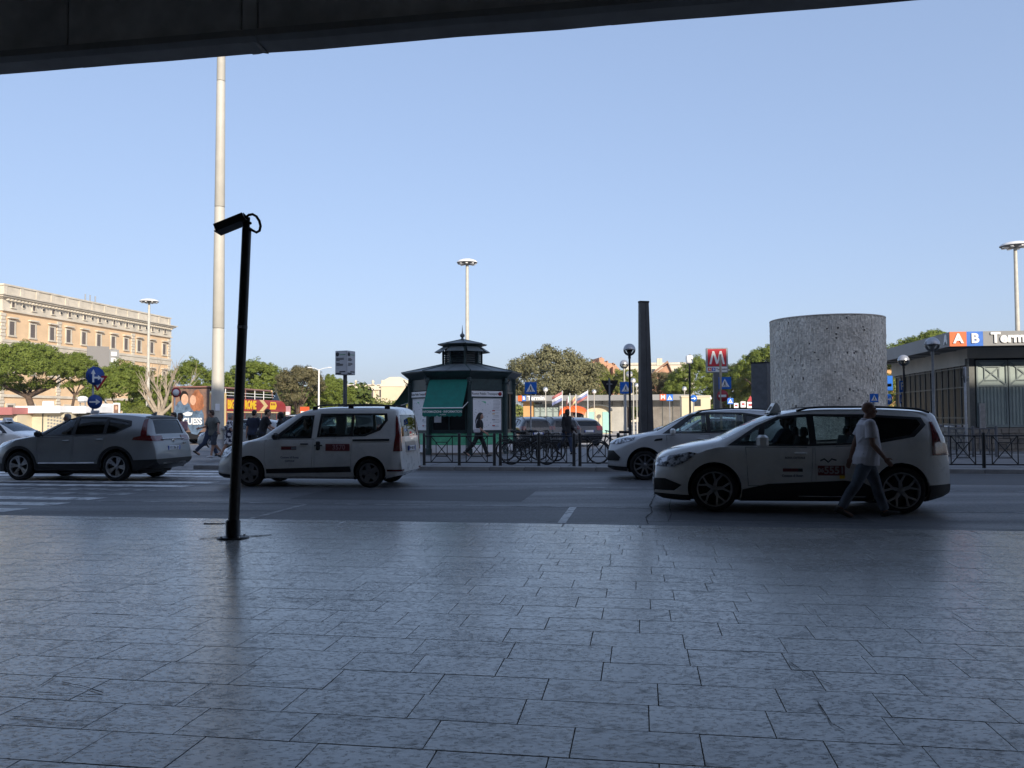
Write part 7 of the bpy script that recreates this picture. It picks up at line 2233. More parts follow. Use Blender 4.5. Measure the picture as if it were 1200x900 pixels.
# ================================================================ the open top bus
bx = gx(223.5, 48)
bus = thing('tour_bus', 'red and cream open top double decker tour bus with a poster on its tail', 'bus', (bx.x, bx.y, 0), ROT)
BW, BL = 2.40, 10.4
zz = lambda py, d=48: zat(223, py, d)
zr_ = zz(453); zband0, zband1 = 1.95, 2.72
MB().bb(-BW / 2, BW / 2, 0.02, BL - .3, .34, 1.90).build('lower_body', M['bus_red'], bus)
MB().bb(-BW / 2 + .05, BW / 2 - .05, .10, BL - .25, 1.90, zband0).build('deck', M['black_rough'], bus)
for s in (-1, 1):
    MB().bb(s * (BW / 2 - .05), s * (BW / 2 + .012), .0, 1.9, .5, zr_ - .35).build('cream_panel', M['bus_cream'], bus)
    MB().bb(s * (BW / 2 - .05), s * (BW / 2 + .004), 1.9, BL - 1.0, zband0, zband1).build('side_band', M['bus_red'], bus)
    n = 8; poly = [(BL - 1.0, zband0), (BL - .0, zband0), (BL + .02, zband0 + .2)] + [(BL - .0 - 1.0 * (1 - math.cos(math.pi / 2 * k / n)) , zband0 + .25 + .5 * math.sin(math.pi / 2 * k / n)) for k in range(1, n + 1)]
    vs = MB(); vs.prism(poly, min(s * (BW / 2 - .05), s * (BW / 2 + .004)), max(s * (BW / 2 - .05), s * (BW / 2 + .004)), 'x'); vs.build('side_band', M['bus_red'], bus)
    for k in range(7):
        y0 = 2.0 + k * 1.15
        MB().bb(s * (BW / 2 - .02), s * (BW / 2 + .008), y0 + .04, y0 + 1.11, 1.02, 1.84).build('lower_window', M['win_dark'], bus)
    MB().bb(s * (BW / 2 - .02), s * (BW / 2 + .009), 2.0, BL - .5, 1.86, 1.93).build('trim_strip', M['bus_cream'], bus)
    for z in (zband1 + .18, zband1 + .36): MB().tube([(s * (BW / 2 - .04), .4, z), (s * (BW / 2 - .04), BL - 1.9, z)], .02, 6).build('hand_rail', M['letter_white'], bus)
    for k in range(7): MB().tube([(s * (BW / 2 - .04), .6 + k * 1.28, zband1 - .05), (s * (BW / 2 - .04), .6 + k * 1.28, zr_ - .08)], .028, 6).build('roof_post', M['letter_white'] if k % 3 else M['bus_roof'], bus)
    # cream arrow head and the pointed end of the band
    for x0 in (6.3,):
        a = MB(); a.prism([(x0, zband0 + .01), (x0 + .55, zband0 + .01), (x0 + 1.25, (zband0 + zband1) / 2), (x0 + .55, zband1 - .01), (x0, zband1 - .01), (x0 + .65, (zband0 + zband1) / 2)], min(s * (BW / 2), s * (BW / 2 + .012)), max(s * (BW / 2), s * (BW / 2 + .012)), 'x'); a.build('cream_arrow', M['bus_cream'], bus)
    arch_ = MB(); arch_.prism([(.05, 1.5), (.05, zband1 + .2), (.75, zband1 - .1), (1.0, 2.0)], min(s * (BW / 2), s * (BW / 2 + .018)), max(s * (BW / 2), s * (BW / 2 + .018)), 'x'); arch_.build('red_flash', M['bus_red'], bus)
    for yw in (2.2, BL - 2.6):
        o = MB().lathe([(.26, -.14), (.45, -.14), (.47, -.08), (.47, .08), (.45, .14), (.26, .14), (.26, -.14)], (0, 0, 0), 24, 'x').build('wheel', M['rubber'], bus, (s * (BW / 2 - .16), yw, .47))
        MB().lathe([(0, -.05), (.27, -.05), (.27, .10), (.2, .12), (0, .06)], (0, 0, 0), 18, 'x').build('rim', M['alloy_dark'], o)
def side_text(s_, size, y, z, m, bold=.02, sx=1):
    me = text_mesh(s_, size, .006, 'LEFT', bold=bold); me.materials.clear(); me.materials.append(m)
    t_ = link('lettering', me, bus, (BW / 2 + .014, y, z)); t_.rotation_euler = (R(90), 0, R(90)); t_.scale = (sx, 1, 1); t_['kind'] = 'stuff'
side_text('BIG BUS ROME', .74, 2.05, (zband0 + zband1) / 2, M['bus_yellow'], .03, .78)
em = MB(); em.prism([(7.85, 2.1), (8.7, 2.1), (8.9, 2.35), (8.75, 2.6), (7.95, 2.6)], BW / 2 + .006, BW / 2 + .016, 'x'); eo = em.build('bus_emblem', M['bus_yellow'], bus)
for k in range(3): MB().bb(BW / 2 + .0165, BW / 2 + .021, 8.0 + k * .24, 8.16 + k * .24, 2.38, 2.52).build('emblem_window', M['bus_red'], eo)
MB().cbox((0, 0, 0), (BW, BL - 2.3, .10), .04).build('roof', M['bus_roof'], bus, (0, (BL - 2.3) / 2 + .02, zr_ - .02))
MB().cbox((0, 0, 0), (BW + .04, .16, .14), .04).build('roof_lip', M['bus_cream'], bus, (0, BL - 2.2, zr_ - .04))
wsq = [(-BW / 2, BL - 1.0, zband1), (BW / 2, BL - 1.0, zband1), (BW / 2 - .1, BL - 1.35, zr_ - .12), (-BW / 2 + .1, BL - 1.35, zr_ - .12)]
MB().add(wsq + [(x, y + .02, z) for x, y, z in wsq], [(0, 1, 2, 3), (7, 6, 5, 4), (0, 4, 5, 1), (1, 5, 6, 2), (2, 6, 7, 3), (3, 7, 4, 0)]).build('upper_windscreen', M['bus_glass'], bus)
for s in (-1, 1):
    q = [(s * BW / 2, BL - 2.2, zband1), (s * BW / 2, BL - 1.02, zband1), (s * (BW / 2 - .1), BL - 1.37, zr_ - .12), (s * (BW / 2 - .06), BL - 2.2, zr_ - .12)]
    MB().add(q + [(x - s * .02, y, z) for x, y, z in q], [(0, 1, 2, 3), (7, 6, 5, 4), (0, 4, 5, 1), (1, 5, 6, 2), (2, 6, 7, 3), (3, 7, 4, 0)]).build('side_screen', M['bus_glass'], bus)
    MB().tube([(s * BW / 2, BL - 1.0, zband1), (s * (BW / 2 - .1), BL - 1.36, zr_ - .1)], .03, 6).build('screen_frame', M['kiosk_roof'], bus)
for r_ in range(6):
    for x in (-.8, -.35, .35, .8):
        mb = MB(); mb.cbox((x, 1.2 + r_ * 1.2, zband0 + .42), (.40, .40, .08), .03); mb.cbox((x, 1.02 + r_ * 1.2, zband0 + .70), (.40, .07, .55), .03)
        mb.build('seat', M['cloth_navy'], bus)
# tail: engine cover, lamps and the fashion poster
MB().cbox((0, 0, 0), (BW, .14, .42), .05).build('rear_bumper', M['black_plastic'], bus, (0, .03, .50))
pz0, pz1 = .72, zr_ - .14
po = MB().bb(-BW / 2 + .04, BW / 2 - .04, -.03, .03, pz0, pz1).build('tail_poster', M['ad_bg'], bus)
PH = pz1 - pz0
def flat(par, nm, m, cx, cz, rx, rz_, dy, n=18, jag=0.0, seed=1):
    rr = random.Random(seed)
    poly = []
    for k in range(n):
        a = 2 * math.pi * k / n; q = 1 + rr.uniform(-jag, jag)
        poly.append((cx + rx * q * math.cos(a), cz + rz_ * q * math.sin(a)))
    return MB().prism(poly, dy - .008, dy, 'y').build(nm, m, par)
flat(po, 'figure_coat', M['ad_denim'], -.45, pz0 + PH * .45, .62, PH * .28, -.031, jag=.1, seed=2)
flat(po, 'figure_jacket', M['ad_denim'], .35, pz0 + PH * .28, .52, PH * .34, -.037, jag=.1, seed=3)
flat(po, 'figure_hair', M['ad_hair'],   .42, pz0 + PH * .72, .44, PH * .24, -.042, 26, .14, 4)
flat(po, 'figure_hair', M['hair_black'], -.42, pz0 + PH * .83, .26, PH * .12, -.043, 16, .1, 5)
flat(po, 'figure_face', M['ad_skin'], -.36, pz0 + PH * .76, .22, PH * .13, -.050, 16, .05, 6)
flat(po, 'figure_face', M['ad_skin'], .16, pz0 + PH * .74, .20, PH * .12, -.055, 16, .05, 7)
flat(po, 'figure_hand', M['letter_white'], -.15, pz0 + PH * .42, .3, PH * .05, -.05, 12, .2, 8)
tt = text('lettering', 'GUESS', .52, M['letter_white'], po, (.14, -.062, pz0 + PH * .24), 0, .006, bold=.02, sx=.82); tt['kind'] = 'stuff'
for s in (-1, 1):
    MB().cbox((0, 0, 0), (.22, .05, .12), .02).build('tail_light', M['lamp_red'], bus, (s * .95, -.03, .62)); MB().cbox((0, 0, 0), (.26, .05, .10), .02).build('tail_light', M['lamp_amber'], bus, (s * .66, -.03, .50))

# small red boards and vans beyond the bus
for (px, py, d, w_, h_, m, lab) in ((337.5, 482, 60, .36, .75, M['cloth_pink'], 'pale red and white pennant board right of the bus front'), (357, 481.5, 62, .72, .62, M['orange_red'], 'orange and white shop board under the oak')):
    p = gx(px, d); z = zat(px, py, d)
    t = thing('shop_board', lab, 'sign', (p.x, p.y, 0), ROT)
    b_ = MB().cbox((0, 0, z), (w_, .12, h_), .02).build('board', m, t)
    MB().bb(-w_ * .4, w_ * .4, -.07, -.062, z - h_ * .35, z - h_ * .05).build('panel', M['letter_white'], b_)
    for s in (-1, 1): MB().bb(s * w_ * .35 - .03, s * w_ * .35 + .03, -.03, .03, 0, z - h_ / 2).build('leg', M['galv'], t)

# ================================================================ bicycles
def bicycle(px, d, rz, label, name='bicycle', basket=False, lady=True):
    p = gx(px, d)
    t = thing(name, label, 'bicycle', (p.x, p.y, .118), rz, 'bicycles locked at the railings')
    r = .335; wb = 1.06
    m = M['black_paint']
    for x in (-wb / 2, wb / 2):
        o = MB().ring((0, 0, 0), r - .018, .020, 'y', 32, 8).build('wheel', M['rubber'], t, (x, 0, r))
        MB().ring((0, 0, 0), r - .045, .010, 'y', 32, 6).build('rim', M['alloy_dark'], o)
        sp_ = MB()
        for k in range(14):
            a = 2 * math.pi * k / 14; sp_.tube([(.02 * math.cos(a + 1), .015 * (-1) ** k, .02 * math.sin(a + 1)), ((r - .05) * math.cos(a), 0, (r - .05) * math.sin(a))], .0022, 4)
        sp_.tube([(0, -.05, 0), (0, .05, 0)], .022, 8)
        q = sp_.build('spokes', M['steel'], o); q['kind'] = 'stuff'
        fd = MB(); n = 12
        for k in range(n): 
            a0, a1 = R(20 + 140 * k / n), R(20 + 140 * (k + 1) / n)
            rr = r + .028
            fd.tube([(rr * math.cos(a0), 0, rr * math.sin(a0)), (rr * math.cos(a1), 0, rr * math.sin(a1))], .018, 6, cap=False)
        fd.build('mudguard', m, t, (x, 0, r))
    bb_ = Vector((-.08, 0, .29)); st = Vector((-.22, 0, .78)); hd0 = Vector((.36, 0, .62)); hd1 = Vector((.30, 0, .86)); ra = Vector((-wb / 2, 0, r)); fa2 = Vector((wb / 2, 0, r))
    fr = MB()
    for a, b, rr in ((bb_, st, .017), (bb_, hd0 + Vector((.015, 0, .03)), .020), (bb_.lerp(st, .62), hd1 - Vector((0, 0, .05)), .016) if not lady else (bb_.lerp(st, .35), hd0 + Vector((0, 0, .12)), .016), (hd0, hd1, .022)):
        fr.tube([a, b], rr, 8)
    for s in (-1, 1):
        fr.tube([bb_ + Vector((0, s * .03, 0)), ra + Vector((0, s * .05, 0))], .010, 6); fr.tube([st - Vector((0, 0, .06)), ra + Vector((0, s * .05, 0))], .008, 6)
    fo = fr.build('frame', m, t)
    fk = MB()
    for s in (-1, 1): fk.tube([hd0 + Vector((0, s * .045, 0)), hd0 + Vector((.08, s * .05, -.15)), fa2 + Vector((0, s * .05, 0))], .012, 6)
    fk.build('fork', m, t)
    hb = MB(); hb.tube([hd1, hd1 + Vector((-.01, 0, .10))], .014, 6)
    for s in (-1, 1): hb.tube([hd1 + Vector((-.01, 0, .10)), hd1 + Vector((.02, s * .18, .13)), hd1 + Vector((-.06, s * .27, .11)), hd1 + Vector((-.20, s * .29, .08))], .011, 6)
    hb.build('handlebar', m, t)
    MB().tube([st, st + Vector((-.03, 0, .14))], .013, 6).build('seat_post', M['steel'], t)
    sd = MB(); sd.loft([[Vector((x, y * w, .935 + dz)) for (y, dz) in ((-1, 0), (-.6, .035), (0, .045), (.6, .035), (1, 0), (0, -.03))] for x, w in ((-.38, .06), (-.34, .095), (-.26, .085), (-.18, .04), (-.10, .025), (-.08, .015))]); sd.build('saddle', M['black_rough'], t)
    cr = MB(); cr.ring((bb_.x, -.045, bb_.z), .09, .007, 'y', 20, 5); cr.tube([(bb_.x, -.06, bb_.z), (bb_.x + .10, -.07, bb_.z - .13)], .010, 6); cr.tube([(bb_.x, .06, bb_.z), (bb_.x - .10, .07, bb_.z + .13)], .010, 6)
    cr.cbox((bb_.x + .10, -.12, bb_.z - .13), (.09, .08, .02), .006); cr.cbox((bb_.x - .10, .12, bb_.z + .13), (.09, .08, .02), .006)
    for dz in (-.085, .085): cr.tube([(bb_.x, -.045, bb_.z + dz), (ra.x, -.045, ra.z + dz * .35)], .004, 4)
    q = cr.build('crank_set', M['sign_back'], t); q['kind'] = 'stuff'
    rk = MB()
    for s in (-1, 1): rk.tube([(-.22, s * .05, .74), (-.80, s * .06, .73)], .007, 5); rk.tube([(-.58, s * .06, .73), (-.53, s * .07, .36)], .006, 5)
    for k in range(4): rk.tube([(-.40 - .12 * k, -.06, .735), (-.40 - .12 * k, .06, .735)], .006, 5)
    q = rk.build('luggage_rack', m, t); q['kind'] = 'stuff'
    if basket:
        bk = MB()
        for z in (.70, .80, .90): 
            c = [(.42, -.16, z), (.70, -.16, z), (.70, .16, z), (.42, .16, z)]
            for i in range(4): bk.tube([c[i], c[(i + 1) % 4]], .005, 4)
        for (x, y) in ((.42, -.16), (.56, -.16), (.70, -.16), (.70, 0), (.70, .16), (.56, .16), (.42, .16)): bk.tube([(x, y, .69), (x, y, .91)], .004, 4)
        q = bk.build('basket', M['steel'], t); q['kind'] = 'stuff'
    return t
bicycle(619.5, 24.0, ROT, 'black city bicycle leaning behind the railing right of the kiosk, in full view')
bicycle(612, 26.4, ROT + R(14), 'second dark bicycle, behind the one in full view, nearer the kiosk', lady=False)
bicycle(632, 26.0, ROT + R(-10), 'third dark bicycle among the hoops, behind the front wheel of the first', basket=True)
bicycle(722, 24.2, ROT + math.pi, 'black bicycle half hidden behind the front of the pale crossover', lady=False)
# ================================================================ people
def torso_rings(k=0.0, lean=0.0, waist=1.0, hem=None, top=1.47, flare=0.0, belly=0.0):
    prof = [(.86, .150, .105, 0), (.93, .170, .118, 0), (1.02, .158, .108 + belly, .01 + belly * .6), (1.10, .150 * waist, .105 + belly, .01 + belly * .6), (1.22, .170, .118 + belly * .4, .01), (1.33, .185, .120, .0), (1.40, .180, .105, -.01), (1.445, .125, .080, -.012), (1.475, .068, .062, -.008)]
    out = []
    for (z, rx, ry, dy) in prof:
        if hem is not None and z < hem - .02: continue
        if z > top: continue
        f = flare * max(0, 1.05 - z)
        out.append((z, rx + k + f, ry + k + f, dy))
    return out

def person(name, label, loc, facing, H=1.75, lean=4, legs=((20, 8), (-18, 22)), arms=((-15, 6, 12), (22, 6, 25)), head_yaw=0, head_tilt=0,
           skin='skin', hair='hair_black', hair_kind='short', top=('shirt', 'cloth_navy', .30), bottom=('trousers', 'jeans'), shoe='shoe', voxel=.011, build=1.0, belly=0.0, group=None, base=0.0):
    """legs: (thigh forward, knee bend) left, right; arms: (forward, sideways, elbow bend) left, right; y is forward"""
    s = H / 1.75
    hipz = .93
    RL = Matrix.Translation((0, 0, hipz)) @ Matrix.Rotation(R(-lean), 4, 'X') @ Matrix.Translation((0, 0, -hipz))
    def up(p): return RL @ Vector(p)
    # joints
    J = {}
    for i, sd in enumerate((-1, 1)):
        th, kn = legs[i]
        h = Vector((sd * .092, 0, hipz))
        k = h + Vector((sd * .004, math.sin(R(th)) * .43, -math.cos(R(th)) * .43))
        sh = th - kn
        a = k + Vector((0, math.sin(R(sh)) * .41, -math.cos(R(sh)) * .41))
        J[i] = (h, k, a, sh)
        fw, sdw, el = arms[i]
        S_ = up((sd * .178, -.008, 1.405))
        d = Vector((sd * math.sin(R(sdw)), math.sin(R(fw)) * math.cos(R(sdw)), -math.cos(R(fw)) * math.cos(R(sdw))))
        E = S_ + d * .285
        f2 = fw + el
        d2 = Vector((sd * math.sin(R(sdw)) * .6, math.sin(R(f2)), -math.cos(R(f2)))).normalized()
        Wr = E + d2 * .255
        J[('a', i)] = (S_, E, Wr, d2)
    low = min(J[0][2].z, J[1][2].z) - .085
    off = Vector((0, 0, -low))
    root = thing(name, label, 'person', (loc[0], loc[1], loc[2] if len(loc) > 2 else base), facing, group, s)
    neck = up((0, -.012, 1.46)); hc = up((0, .02, 1.615))
    HM = Matrix.Rotation(R(-lean * .4 - head_tilt), 3, 'X') @ Matrix.Rotation(R(head_yaw), 3, 'Z')
    b = build
    def rings(lst): return [[up((rx * b * math.cos(t) , dy + ry * math.sin(t), z)) + off for t in [2 * math.pi * q / 18 for q in range(18)]] for (z, rx, ry, dy) in lst]
    # ---- the body, one continuous surface
    mb = MB()
    mb.loft(rings(torso_rings(belly=belly)))
    mb.tube([neck + off, hc + off - Vector((0, 0, .04))], [.056, .052], 12)
    def hb(p, r): mb.ball(hc + off + HM @ Vector(p), r, 14, 10, HM)
    hb((0, -.012, .035), (.076, .096, .088)); hb((0, .028, -.045), (.058, .066, .070)); hb((0, .055, -.085), (.032, .030, .024))
    hb((0, .098, -.018), (.013, .020, .022)); hb((0, .082, .008), (.012, .014, .03)); hb((0, .088, -.058), (.024, .012, .008)); hb((0, .086, -.072), (.020, .010, .007))
    hb((0, .080, .030), (.052, .014, .012))
    for sd in (-1, 1): hb((sd * .078, -.008, -.012), (.010, .020, .032)); hb((sd * .040, .062, -.020), (.020, .020, .016))
    for i, sd in enumerate((-1, 1)):
        h, k, a, sh = J[i]
        fwd = Vector((0, math.cos(R(max(-35, min(25, sh * .6)))), math.sin(R(max(-35, min(25, sh * .6))))))
        mb.tube([h + off + Vector((0, 0, .03)), h.lerp(k, .35) + off, k + off], [.090 * b, .080 * b, .056], 14)
        cf = k.lerp(a, .28) + Vector((0, -.018, 0))
        mb.tube([k + off, cf + off, k.lerp(a, .7) + off, a + off], [.056, .058, .042, .034], 14)
        mb.ball(k + off, .057, 10, 8)
        mb.tube([a + off + Vector((0, -.035, -.035)), a + off + fwd * .09 + Vector((0, 0, -.05)), a + off + fwd * .17 + Vector((0, 0, -.06))], [.036, .034, .022], 10)
        S_, E, Wr, d2 = J[('a', i)]
        mb.ball(S_ + off, .060 * b, 10, 8)
        mb.tube([S_ + off, S_.lerp(E, .45) + off, E + off], [.054 * b, .047 * b, .037], 12)
        mb.ball(E + off, .038, 10, 8)
        mb.tube([E + off, E.lerp(Wr, .3) + off, Wr + off], [.038, .038, .026], 12)
        # palm, four fingers and a thumb
        nrm = Vector((sd, 0, 0)); nrm = (nrm - d2 * nrm.dot(d2)).normalized(); side = d2.cross(nrm).normalized()
        if side.y < 0: side = -side
        pc = Wr + d2 * .05
        Pm = Matrix((side, nrm, d2)).transposed()
        mb.ball(pc + off, (.040, .018, .056), 12, 8, Pm)
        for f, (q, ln) in enumerate(((.027, .070), (.010, .080), (-.008, .074), (-.025, .058))):
            p0 = Wr + d2 * .085 + side * q; cu = -nrm * .25
            p1 = p0 + (d2 + cu * .5).normalized() * ln * .5; p2 = p1 + (d2 + cu * 2.6).normalized() * ln * .5
            mb.tube([p0 + off, p1 + off, p2 + off], [.0105, .0098, .0085], 7)
        p0 = Wr + d2 * .03 + side * .032; p1 = p0 + (d2 * .7 + side * .75 - nrm * .3).normalized() * .04; p2 = p1 + (d2 + side * .15 - nrm * .4).normalized() * .034
        mb.tube([p0 + off, p1 + off, p2 + off], [.0135, .0115, .009], 7)
    me = remesh(mb.mesh('b'), voxel, 2); me.materials.clear(); me.materials.append(M[skin])
    for p in me.polygons: p.use_smooth = True
    link('body', me, root)
    # ---- eyes and brows
    for sd in (-1, 1):
        q = hc + off + HM @ Vector((sd * .031, .081, .006)); mb = MB(); mb.ball(q, (.010, .006, .006), 8, 6, HM); mb.build('eye', M['shoe_white'], root)
        q2 = hc + off + HM @ Vector((sd * .031, .0865, .006)); MB().ball(q2, (.0045, .003, .0045), 8, 6, HM).build('pupil', M['ink'], root)
        MB().tube([hc + off + HM @ Vector((sd * .018, .091, .027)), hc + off + HM @ Vector((sd * .048, .080, .027))], .005, 5).build('eyebrow', M[hair], root)
    # ---- hair
    if hair_kind != 'bald':
        mb = MB()
        def hh(p, r): mb.ball(hc + off + HM @ Vector(p), r, 14, 10, HM)
        hh((0, -.026, .050), (.084, .094, .088)); hh((0, -.062, .0), (.076, .056, .078)); hh((0, .020, .098), (.060, .058, .032))
        if hair_kind == 'long':
            pts = [hc + off + HM @ Vector(q) for q in ((0, -.06, .04), (0, -.10, -.08), (0, -.13, -.20), (0, -.14, -.33), (0, -.12, -.42))]
            mb.tube(pts, [.075, .085, .08, .06, .02], 12); 
            for sd in (-1, 1): mb.tube([hc + off + HM @ Vector((sd * .07, -.02, .03)), hc + off + HM @ Vector((sd * .08, -.03, -.10)), hc + off + HM @ Vector((sd * .07, -.07, -.22))], [.03, .036, .02], 8)
        elif hair_kind == 'bob':
            for sd in (-1, 1): mb.tube([hc + off + HM @ Vector((sd * .066, -.02, .04)), hc + off + HM @ Vector((sd * .080, -.02, -.06))], [.036, .034], 8)
            mb.ball(hc + off + HM @ Vector((0, -.075, -.03)), (.082, .05, .07), 12, 8)
        me = remesh(mb.mesh('h'), .010, 1); me.materials.clear(); me.materials.append(M[hair])
        for p in me.polygons: p.use_smooth = True
        link('hair', me, root)
    # ---- clothes
    def cloth(nm, mb, mat, vox=.012, sm=3):
        me = remesh(mb.mesh('c'), vox, sm); me.materials.clear(); me.materials.append(M[mat])
        for p in me.polygons: p.use_smooth = True
        return link(nm, me, root)
    kind, mat, sl = top
    mb = MB(); k = .027 if kind == 'shirt' else .020
    rl = torso_rings(k, hem=.84 if kind != 'dress' else .84, belly=belly, flare=.10 if kind in ('shirt', 'jacket') else .0)
    rl = [(z, max(rx, .196), max(ry, .160 + belly * .6), dy) if z < 1.0 else (z, rx, ry, dy) for (z, rx, ry, dy) in rl]
    rl[0] = (rl[0][0] - (.05 if kind == 'shirt' else .02), rl[0][1] + .006, rl[0][2] + .006, rl[0][3])
    mb.loft(rings(rl[:-1] + [(1.468, .082, .076, -.008)]))
    rr = random.Random(hash(label) % 999)
    for q in range(5):   # folds
        z = rr.uniform(.92, 1.25); a0 = rr.uniform(0, 6.3)
        pts = [up((.185 * b * math.cos(a0 + u * .5), .005 + (.128 + belly * .6) * math.sin(a0 + u * .5), z + u * rr.uniform(.05, .12))) + off for u in (-1, -.3, .4, 1)]
        mb.tube(pts, [.006, .014, .012, .006], 6)
    ks = .022 if kind == 'jacket' else .017
    for i in range(2):
        S_, E, Wr, d2 = J[('a', i)]
        mb.ball(S_ + off, .062 * b + ks, 12, 8)
        if sl <= .6:
            e = S_.lerp(E, sl / .6 if sl < .6 else 1)
            mb.tube([S_ + off, e + off], [.056 * b + ks, .052 * b + ks + .012], 14)
        else:
            mb.tube([S_ + off, E + off], [.056 * b + ks, .044 + ks], 14); mb.ball(E + off, .044 + ks, 10, 8); mb.tube([E + off, Wr + off], [.044 + ks, .032 + ks], 14)
    if kind == 'dress':
        mid = (J[0][1] + J[1][1]) / 2
        lo = []
        for (z, rx, ry) in ((.95, .185, .135), (.80, .20, .16), (.66, .215, .18), (.56, .225, .19)):
            sh = (mid.y) * max(0, (.93 - z) / .43)
            lo.append([Vector((rx * math.cos(t), sh + ry * math.sin(t), z)) + off for t in [2 * math.pi * q / 18 for q in range(18)]])
        mb.loft(lo[::-1])
    cloth('top' if kind != 'dress' else 'dress', mb, mat, .010)
    if kind == 'shirt':
        cb = MB(); n = 16
        c = [up((.074 * math.cos(2 * math.pi * q / n), -.008 + .070 * math.sin(2 * math.pi * q / n), 1.472 + .012 * -math.sin(2 * math.pi * q / n))) + off for q in range(n + 1)]
        cb.tube(c, .013, 6, cap=False); cb.build('collar', M[mat], root)
    if bottom:
        kind, mat = bottom
        mb = MB(); k = .016
        mb.loft(rings([(.84, .150 + k, .110 + k, 0), (.93, .172 + k * .8, .118 + k * .8, 0), (1.0, .160 + k * .6, .110 + k * .6 + belly * .6, .008 + belly * .4), (1.03, .158 + k * .4, .108 + k * .4 + belly * .6, .008 + belly * .4)]))
        for i, sd in enumerate((-1, 1)):
            h, kn, a, sh = J[i]
            mb.tube([h + off + Vector((0, 0, .03)), h.lerp(kn, .4) + off, kn + off], [.096 * b + k, .082 * b + k, .062 + k + (.02 if kind == 'shorts' else 0)], 16)
            if kind == 'shorts':
                e = kn.lerp(a, .08); mb.tube([kn + off, e + off], [.062 + k + .02, .064 + k + .022], 16)
            else:
                mb.ball(kn + off, .062 + k, 10, 8)
                mb.tube([kn + off, kn.lerp(a, .35) + Vector((0, -.012, 0)) + off, kn.lerp(a, .97) + off], [.062 + k, .060 + k, .050 + k], 16)
                for u in (.55, .72, .86):
                    q = kn.lerp(a, u) + off; mb.tube([q + Vector((-.05, .03, .01)), q + Vector((0, .062, -.004)), q + Vector((.05, .03, .008))], .010, 6)
        cloth('trousers' if kind != 'shorts' else 'shorts', mb, mat, .011)
    for i, sd in enumerate((-1, 1)):
        h, k, a, sh = J[i]
        tilt = R(max(-38, min(22, sh * .75)))
        mb = MB(); rs_ = []
        for (y, w, h0, h1) in ((-.075, .028, .0, .06), (-.055, .040, -.0, .075), (.0, .042, .0, .085), (.07, .046, .0, .07), (.13, .046, .0, .052), (.175, .036, .004, .036), (.195, .016, .010, .024)):
            rs_.append([Vector((w * math.cos(t), y, (h0 + h1) / 2 + (h1 - h0) / 2 * math.sin(t))) for t in [2 * math.pi * q / 12 for q in range(12)]])
        Mx = Matrix.Translation(a + off) @ Matrix.Rotation(tilt, 4, 'X') @ Matrix.Translation((0, 0, -.085))
        mb.loft([[Mx @ p for p in r_] for r_ in rs_]); mb.build('shoe', M[shoe], root, fix=True)
    return root, J, off, up

def bag_on(root, J, off, up, mat='bag', side=1, z=.98, size=(.10, .30, .26), y=-.02):
    p = up((side * .25, y, z)) + off
    b_ = thing('shoulder_bag', 'bag', 'bag', (0, 0, 0))
    return p

def face(deg): return R(deg)
# facing is a rotation about z of the forward axis +y: -90 looks right, 90 looks left, 180 looks at us
p = gx(1014, 12.35)
man, J, off, up = person('person', 'man in a white short sleeved shirt and blue jeans striding right past the nearest taxi', (p.x, p.y, 0), R(-90) + ROT, 1.79, lean=3,
    legs=((21, 4), (-23, 9)), arms=((-24, 5, 8), (4, 8, 34)), skin='skin_tan', hair='hair_black', hair_kind='bald', top=('shirt', 'shirt_white', .42), bottom=('trousers', 'jeans'), voxel=.0075, build=1.08, belly=.035)
# the kiosk woman
p = gx(561, 29.0)
w1, J, off, up = person('person', 'long haired woman in dark clothes walking right in front of the kiosk map', (p.x, p.y, .118), R(-90) + ROT, 1.63, lean=5,
    legs=((26, 8), (-26, 20)), arms=((-18, 5, 16), (14, 6, 40)), skin='skin', hair='hair_black', hair_kind='long', top=('top', 'cloth_black', .5), bottom=('trousers', 'cloth_black'), build=.92)
def bag_thing(label, person_root, lx, ly, lz, size, mat, strap=True, scale=1.0):
    "a bag hanging at a person's side; lx to the person's right, ly forward"
    t = thing('shoulder_bag', label, 'bag', (0, 0, 0))
    fr = person_root.rotation_euler[2]
    o_ = Vector((lx * math.cos(fr) - ly * math.sin(fr), lx * math.sin(fr) + ly * math.cos(fr), lz))
    t.location = Vector(person_root.location) + o_; t.rotation_euler = (0, 0, fr)
    MB().cbox((0, 0, 0), size, .03).build('pouch', mat, t)
    MB().cbox((0, 0, size[2] * .28), (size[0] + .012, size[1] + .008, size[2] * .40), .02).build('flap', mat, t)
    if strap: MB().tube([(0, -size[1] * .42, size[2] * .4), (-lx * .5, -.02, 1.40 * scale - lz), (-lx * .9, 0, 1.46 * scale - lz), (-lx * .5, .05, 1.36 * scale - lz), (0, size[1] * .42, size[2] * .4)], .012, 6).build('strap', mat, t)
    return t
bag_thing('white bag at the hip of the long haired woman', w1, .20, -.02, .93, (.07, .24, .16), M['shirt_white'], scale=.93)
# man in the black jacket
p = gx(663.5, 30.6)
m3, J, off, up = person('person', 'man in a black jacket and jeans walking among the bicycles right of the kiosk', (p.x, p.y, .118), R(-128), 1.72, lean=4,
    legs=((18, 10), (-18, 16)), arms=((2, 6, 45), (-6, 6, 30)), head_yaw=-12, skin='skin_dark', hair='hair_black', top=('jacket', 'cloth_black', .9), bottom=('trousers', 'jeans_dark'), build=1.06)
bag_thing('dark brown messenger bag on the man in the black jacket', m3, -.22, -.02, .86, (.09, .36, .30), M['bag'], scale=.98)
